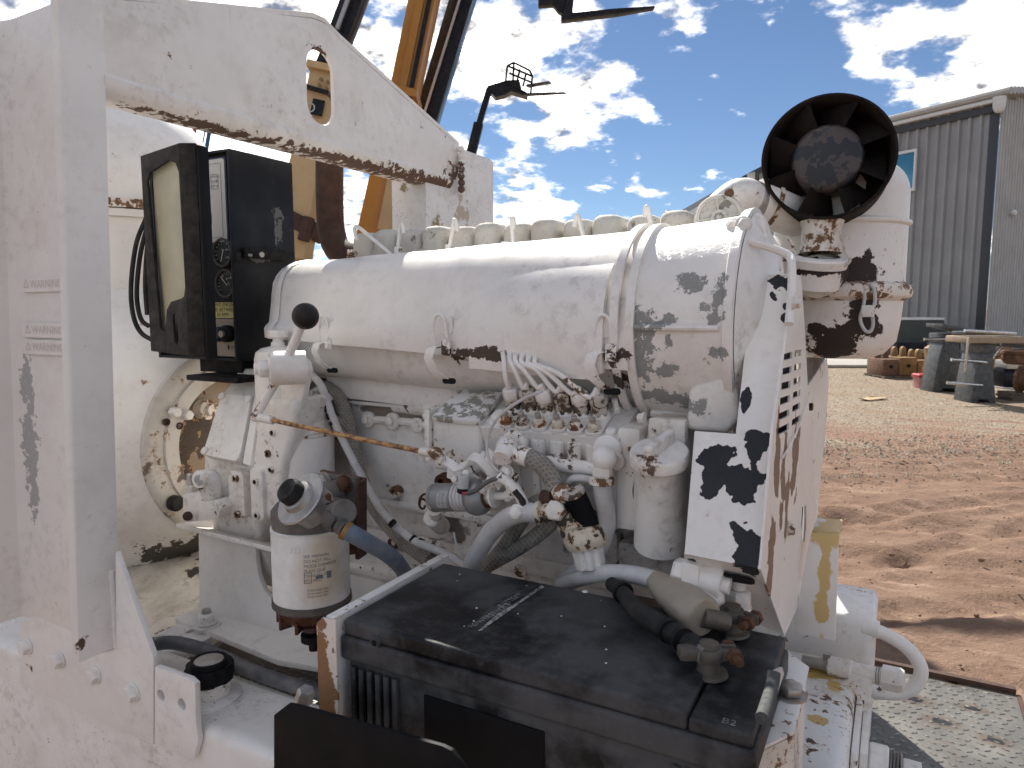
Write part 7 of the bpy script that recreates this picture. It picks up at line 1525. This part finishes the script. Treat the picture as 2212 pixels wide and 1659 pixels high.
# ------------------------------------------------------------------ battery and its tray
def battery():
    t = thing('battery', 'large dusty black battery with both terminals at its right end', 'battery')
    x0, x1, y0, y1, zt, zb = -.622, -.098, .676, .918, -.405, -.645
    n = MAT['battery_black']
    m = MB(); m.box(x0 + .008, x1 - .008, y0 + .008, y1 - .008, zb, zt - .055); cs = obj('case', m, 'battery_black', t, bevel=.006)
    m = MB(); m.box(x0, x1, y0, y1, zt - .0545, zt - .022); ld = obj('lid', m, 'battery_black', t, bevel=.006, seg=3)
    m = MB(); m.box(x0 + .004, x1 - .068, y0 + .003, y1 - .004, zt - .0215, zt); tp = obj('lid_top', m, 'battery_black', t, bevel=.005, seg=3)
    m = MB(); m.box(x1 - .0665, x1 - .004, y0 + .003, y1 - .004, zt - .0215, zt - .006); obj('terminal_shelf', m, 'battery_black', t, bevel=.004, seg=3)
    for k in range(6):
        xx = x0 + .016 + .0135 * k; m = MB(); m.box(xx, xx + .007, y0 + .001, y0 + .0078, zb + .02, zt - .062); obj('case_rib', m, 'battery_black', cs, bevel=.001)
    for k in range(6):
        yy = y0 + .03 + .032 * k; m = MB(); m.box(x1 - .0078, x1 - .001, yy, yy + .012, zb + .02, zt - .075); obj('case_rib', m, 'battery_black', cs, bevel=.001)
    for k in range(5):
        xx = x1 - .02 - .0135 * k; m = MB(); m.box(xx - .007, xx, y0 + .001, y0 + .0078, zb + .02, zt - .062); obj('case_rib', m, 'battery_black', cs, bevel=.001)
    m = MB(); m.box(x0 + .13, x0 + .295, y0 + .0055, y0 + .0077, zb + .03, zt - .072); obj('front_label_patch', m, 'black_paint', cs)
    m = MB(); q = W(x0 + .062, y0 - .001, zt - .016); m.cyl(q - UY * .004, q + UY * .02, .0062, n=16); v = obj('vent_tube', m, 'battery_black', t); m = MB(); m.cyl(q - UY * .0048, q - UY * .0042, .0042, n=12); obj('vent_bore', m, 'black_paint', v)
    # worn sticker across the top
    uu = (at(1175, 1268, Z=zt) - at(1030, 1355, Z=zt)); uu.z = 0; uu.normalize(); ww = Vector((-uu.y, uu.x, 0))
    ww = ww if ww.y > 0 or ww.x < 0 else -ww
    P = [at(x, y, Z=zt + .0006) for x, y in ((1020, 1352), (1040, 1330), (1085, 1290), (1112, 1276), (1140, 1260), (1178, 1262), (1160, 1280), (1110, 1312), (1060, 1345), (1035, 1362))]
    m = MB(); m.add(P, [tuple(range(len(P)))]); simple('old_sticker', (.055, .055, .06), (.02, .02, .024), sc=60, rough=.5, lo=.42, hi=.58, bump=.4); st = obj('worn_sticker', m, 'old_sticker', tp, smooth=0)
    P = [at(x, y, Z=zt + .0009) for x, y in ((1032, 1363), (1075, 1326), (1115, 1302), (1170, 1264), (1176, 1268), (1150, 1284), (1105, 1316), (1062, 1346), (1040, 1362))]
    m = MB(); m.add(P, [tuple(range(len(P)))]); obj('torn_edge', m, 'print_pale', st, smooth=0)
    text('POWERSTROKE', .0125, flat(at(1020, 1357, Z=zt + .0013), uu, ww), 'print_pale', 'lettering', st)
    text('BATTERY', .013, flat(at(1083, 1312, Z=zt + .0013), uu, ww), 'print_pale', 'lettering', st)
    text('TIONAL BLUE', .0115, flat(at(1110, 1306, Z=zt + .0014), uu, ww), 'old_sticker', 'lettering', st)
    m = MB()
    for k in range(15):
        q = W(random.uniform(x0 + .05, x1 - .09), random.uniform(y0 + .02, y1 - .02), zt + .0002); s = random.uniform(.0006, .0016); m.lathe(q, UZ, [(0, s), (.0006, s * .7), (.0008, 0)], 8, cap=False)
    q = at(1264, 1278, Z=zt + .0002); m.lathe(q, UZ, [(0, .0045), (.001, .0035), (.0012, 0)], 14, cap=False)
    o = obj('paint_drips', m, 'white_clean', tp, smooth=60); o['kind'] = 'stuff'
    text('B2', .014, flat(W(x1 - .036, y0 + .010, zt - .0055), UX, UY), 'print_pale', 'lettering', t)
    text('B274T1216', .0085, flat(at(1592, 1425, Z=zt - .0055), (at(1600, 1385, Z=zt) - at(1590, 1430, Z=zt)), -UX), 'old_sticker', 'lettering', t)
    m = holed(ring(at(1478, 1420, Z=zt - .0053), UZ, .010, 24), [ring(at(1478, 1420, Z=zt - .0053), UZ, .0092, 24)], UZ * .0005); obj('moulded_ring', m, 'battery_black', t)
    # terminals and clamps
    for nm, (px, py), lab in (('battery_clamp', (1580, 1358), 'corroded lead battery clamp on the rear terminal'), ('battery_clamp', (1530, 1446), 'rusty bolted battery clamp on the front terminal')):
        q = at(px, py + 8, Z=zt - .004); 
        m = MB(); m.lathe(q, UZ, [(0, .022), (.003, .021), (.004, .013), (.036, .0105), (.0362, 0)], 28, cap=False); obj('terminal_post', m, 'lead', t)
        c = thing(nm, lab, 'clamp', 'clamps on the battery terminals')
        m = MB(); m.lathe(q + UZ * .017, UZ, [(0, .011), (0, .0150), (.002, .0158), (.012, .0152), (.014, .0140), (.014, .0105)], 24, cap=False); obj('clamp_ring', m, 'lead', c)
        dv = (UX * .9 - UY * .25).normalized() if py < 1400 else (UX * .75 + UY * .45).normalized(); sv = dv.cross(UZ)
        for s_ in (-1, 1): m = MB(); m.obox(q + UZ * .024 + dv * .022 + sv * s_ * .0055, dv * .010, sv * .003, UZ * .0065); obj('clamp_jaw', m, 'lead', c, bevel=.001)
        b = q + UZ * .024 + dv * .026; m = MB(); m.hex(b - sv * .007, -sv, .0095, .008); m.hex(b + sv * .007, sv, .0095, .008); m.cyl(b - sv * .02, b + sv * .026, .0048, n=12); obj('clamp_bolt', m, 'rust', c)
        bk = q + UZ * .025 - dv * .022; m = MB(); m.obox(bk, dv * .013, sv * .009, UZ * .007); obj('clamp_neck', m, 'lead', c, bevel=.004)
    # stud with nut behind
    t2 = thing('threaded_stud', 'white threaded stud with thick nut behind the rear terminal', 'stud')
    q = at(1594, 1326, Z=zt + .004); q = Vector((q.x, .935, q.z)); q = at(1594, 1318, Y=.945)
    m = MB(); m.cyl(q - UZ * .065, q + UZ * .008, .017, n=22); obj('spacer', m, 'chippy', t2); m = MB(); m.hex(q + UZ * .008, UZ, .0175, .020); obj('nut', m, 'white', t2, bevel=.001)
    m = MB(); m.cyl(q + UZ * .02, q + UZ * .062, .0085, n=16); obj('shaft', m, 'zinc', t2)
    for k in range(9): m = MB(); m.lathe(q + UZ * (.029 + .0036 * k), UZ, [(0, .0085), (.0018, .0105), (.0036, .0085)], 16, cap=False); obj('thread', m, 'white', t2)
    # cables
    t2 = thing('battery_cable', 'thick black taped battery cable on top of the battery', 'cable')
    m = MB(); m.tube([at(x, y, Z=Z) for x, y, Z in ((1322, 1262, -.385), (1345, 1280, -.378), (1375, 1318, -.375), (1415, 1345, -.378), (1460, 1372, -.382), (1500, 1398, -.385), (1520, 1412, -.386))], .013, 14, 6, radii=[.010, .010, .0125, .0135, .014, .0135, .012]); obj('cable_body', m, 'rubber', t2)
    m = MB(); a, b = at(1495, 1394, Z=-.385), at(1525, 1418, Z=-.386); m.cyl(a, b, .0125, .011, n=16); obj('cable_lug', m, 'cast_grey', t2)
    for x, y in ((1343, 1278), (1440, 1360), (1470, 1378)): m = MB(); q = at(x, y, Z=-.379); dd = Vector((.6, -.55, 0)); m.cyl(q, q + dd * .008, .0145, n=16); obj('tape_wrap', m, 'tape_black', t2)
    t2 = thing('booted_cable', 'pale cable with cream rubber boot leading to the rear terminal', 'cable')
    m = MB(); m.tube([at(x, y, Y=Y) for x, y, Y in ((1215, 1262, 1.0), (1250, 1250, .97), (1290, 1240, .95), (1340, 1238, .93), (1390, 1246, .91), (1430, 1258, .90))], .0125, 14, 6); obj('cable_body', m, 'hose_white', t2)
    a, b = at(1415, 1252, Y=.905), at(1520, 1335, Y=.84); d = (b - a).normalized(); w = d.cross(UZ).normalized(); v = w.cross(d)
    ring_ = lambda f, rw, rv: [a.lerp(b, f) + w * rw * math.cos(2 * math.pi * k / 16) * (1 + .12 * abs(math.cos(4 * math.pi * k / 16))) + v * rv * math.sin(2 * math.pi * k / 16) for k in range(16)]
    m = MB(); m.loft([ring_(0, .013, .013), ring_(.12, .017, .016), ring_(.4, .024, .021), ring_(.7, .027, .026), ring_(.95, .026, .027), ring_(1, .022, .024)], True, True); obj('rubber_boot', m, 'cream_plastic', t2, smooth=60)
    m = MB(); m.cyl(b - d * .004, at(1570, 1345, Z=-.385), .013, .012, n=16); obj('cable_lug', m, 'lead', t2)
    # carry handle at the right end
    t2 = thing('rope_handle', 'grey rope handle in its white slot at the battery end', 'handle')
    m = MB(); P = [at(x, y, X=-.0955) for x, y in ((1660, 1452), (1684, 1440), (1688, 1455), (1650, 1560), (1640, 1562))]; m.prism(P, UX * .003); obj('slot_frame', m, 'hose_white', t2)
    m = MB(); m.tube([at(x, y, X=-.087) for x, y in ((1672, 1452), (1668, 1480), (1658, 1515), (1646, 1552))], .0062, 10, 5); obj('rope', m, 'rope', t2)
    # tray
    t = thing('battery_tray', 'white steel battery tray with rusty front corner and bolted end', 'tray')
    m = MB(); m.box(-.66, -.05, .66, .94, -.6585, -.646); obj('floor', m, 'white', t)
    # left side plate with flange at the front
    m = MB(); P = [W(-.6235, y, z) for y, z in ((.668, -.655), (.668, -.402), (.672, -.405), (.94, -.405), (.94, -.655))]; m.prism(P, UX * -.004); obj('side_plate', m, 'chippy', t, bevel=.001)
    m = MB(); P = [W(x, .6675, z) for x, z in ((-.650, -.655), (-.650, -.412), (-.640, -.402), (-.617, -.401), (-.617, -.655))]; m.prism(P, UY * -.004); obj('front_flange', m, 'bracket_rust', t, bevel=.001)
    m = MB(); P = [W(x, y, -.4005) for x, y in ((-.6235, .6685), (-.6235, .94), (-.6375, .94), (-.6375, .6685))]; m.prism(P, UZ * -.004); obj('top_flange', m, 'chippy', t, bevel=.001)
    # right end: sloping folded plate
    Pz = [at(x, y, Z=-.455) for x, y in ((1702, 1408), (1748, 1440), (1742, 1466), (1716, 1580), (1632, 1622), (1640, 1580))]
    m = MB(); m.prism(Pz, UZ * -.004); ep = obj('end_plate', m, 'chippy', t, bevel=.001)
    m = MB(); a, b, c_ = Pz[2], Pz[3], Pz[4]; m.prism([a - UZ * .0045, b - UZ * .0045, b - UZ * .19, a - UZ * .19], -UX * .003); m.prism([b - UZ * .0045, c_ - UZ * .0045, c_ - UZ * .19, b - UZ * .19], UY * .003); obj('end_skirt', m, 'rusty_white', t, bevel=.001)
    q = at(1706, 1502, Z=-.455); m = MB(); m.cyl(q, q + UZ * .0025, .0195, n=26); obj('washer', m, 'steel', t); bolt(q + UZ * .003, UZ, .0145, .012, 'steel', t, False)
    t = thing('shield_plate', 'flat black steel shield plate with clipped corner in the foreground', 'plate')
    P = [at(x, y, Y=.60) for x, y in ((591, 1700), (591, 1545), (622, 1521), (650, 1527), (955, 1612), (975, 1622), (1000, 1655), (1020, 1700))]
    m = MB(); m.prism(P, UY * .006); obj('plate', m, 'black_paint', t, bevel=.0015)
    m = MB(); q = at(655, 1515, Y=.66); m.hex(q, UZ + UX * .4, .012, .02); m.cyl(q - UZ * .03, q, .007); obj('bolt', m, 'zinc', t)
battery()

# ------------------------------------------------------------------ move every thing's Empty to its base
bpy.context.view_layer.update()
def desc(o):
    for c in o.children: yield c; yield from desc(c)
for root in ROOTS:
    pts = [c.matrix_world @ Vector(b) for c in desc(root) if c.type == 'MESH' for b in c.bound_box]
    if not pts: continue
    lo = Vector([min(p[i] for p in pts) for i in range(3)]); hi = Vector([max(p[i] for p in pts) for i in range(3)])
    base = Vector(((lo.x + hi.x) / 2, (lo.y + hi.y) / 2, lo.z))
    root.location = base
    for c in root.children: c.location = c.location - base
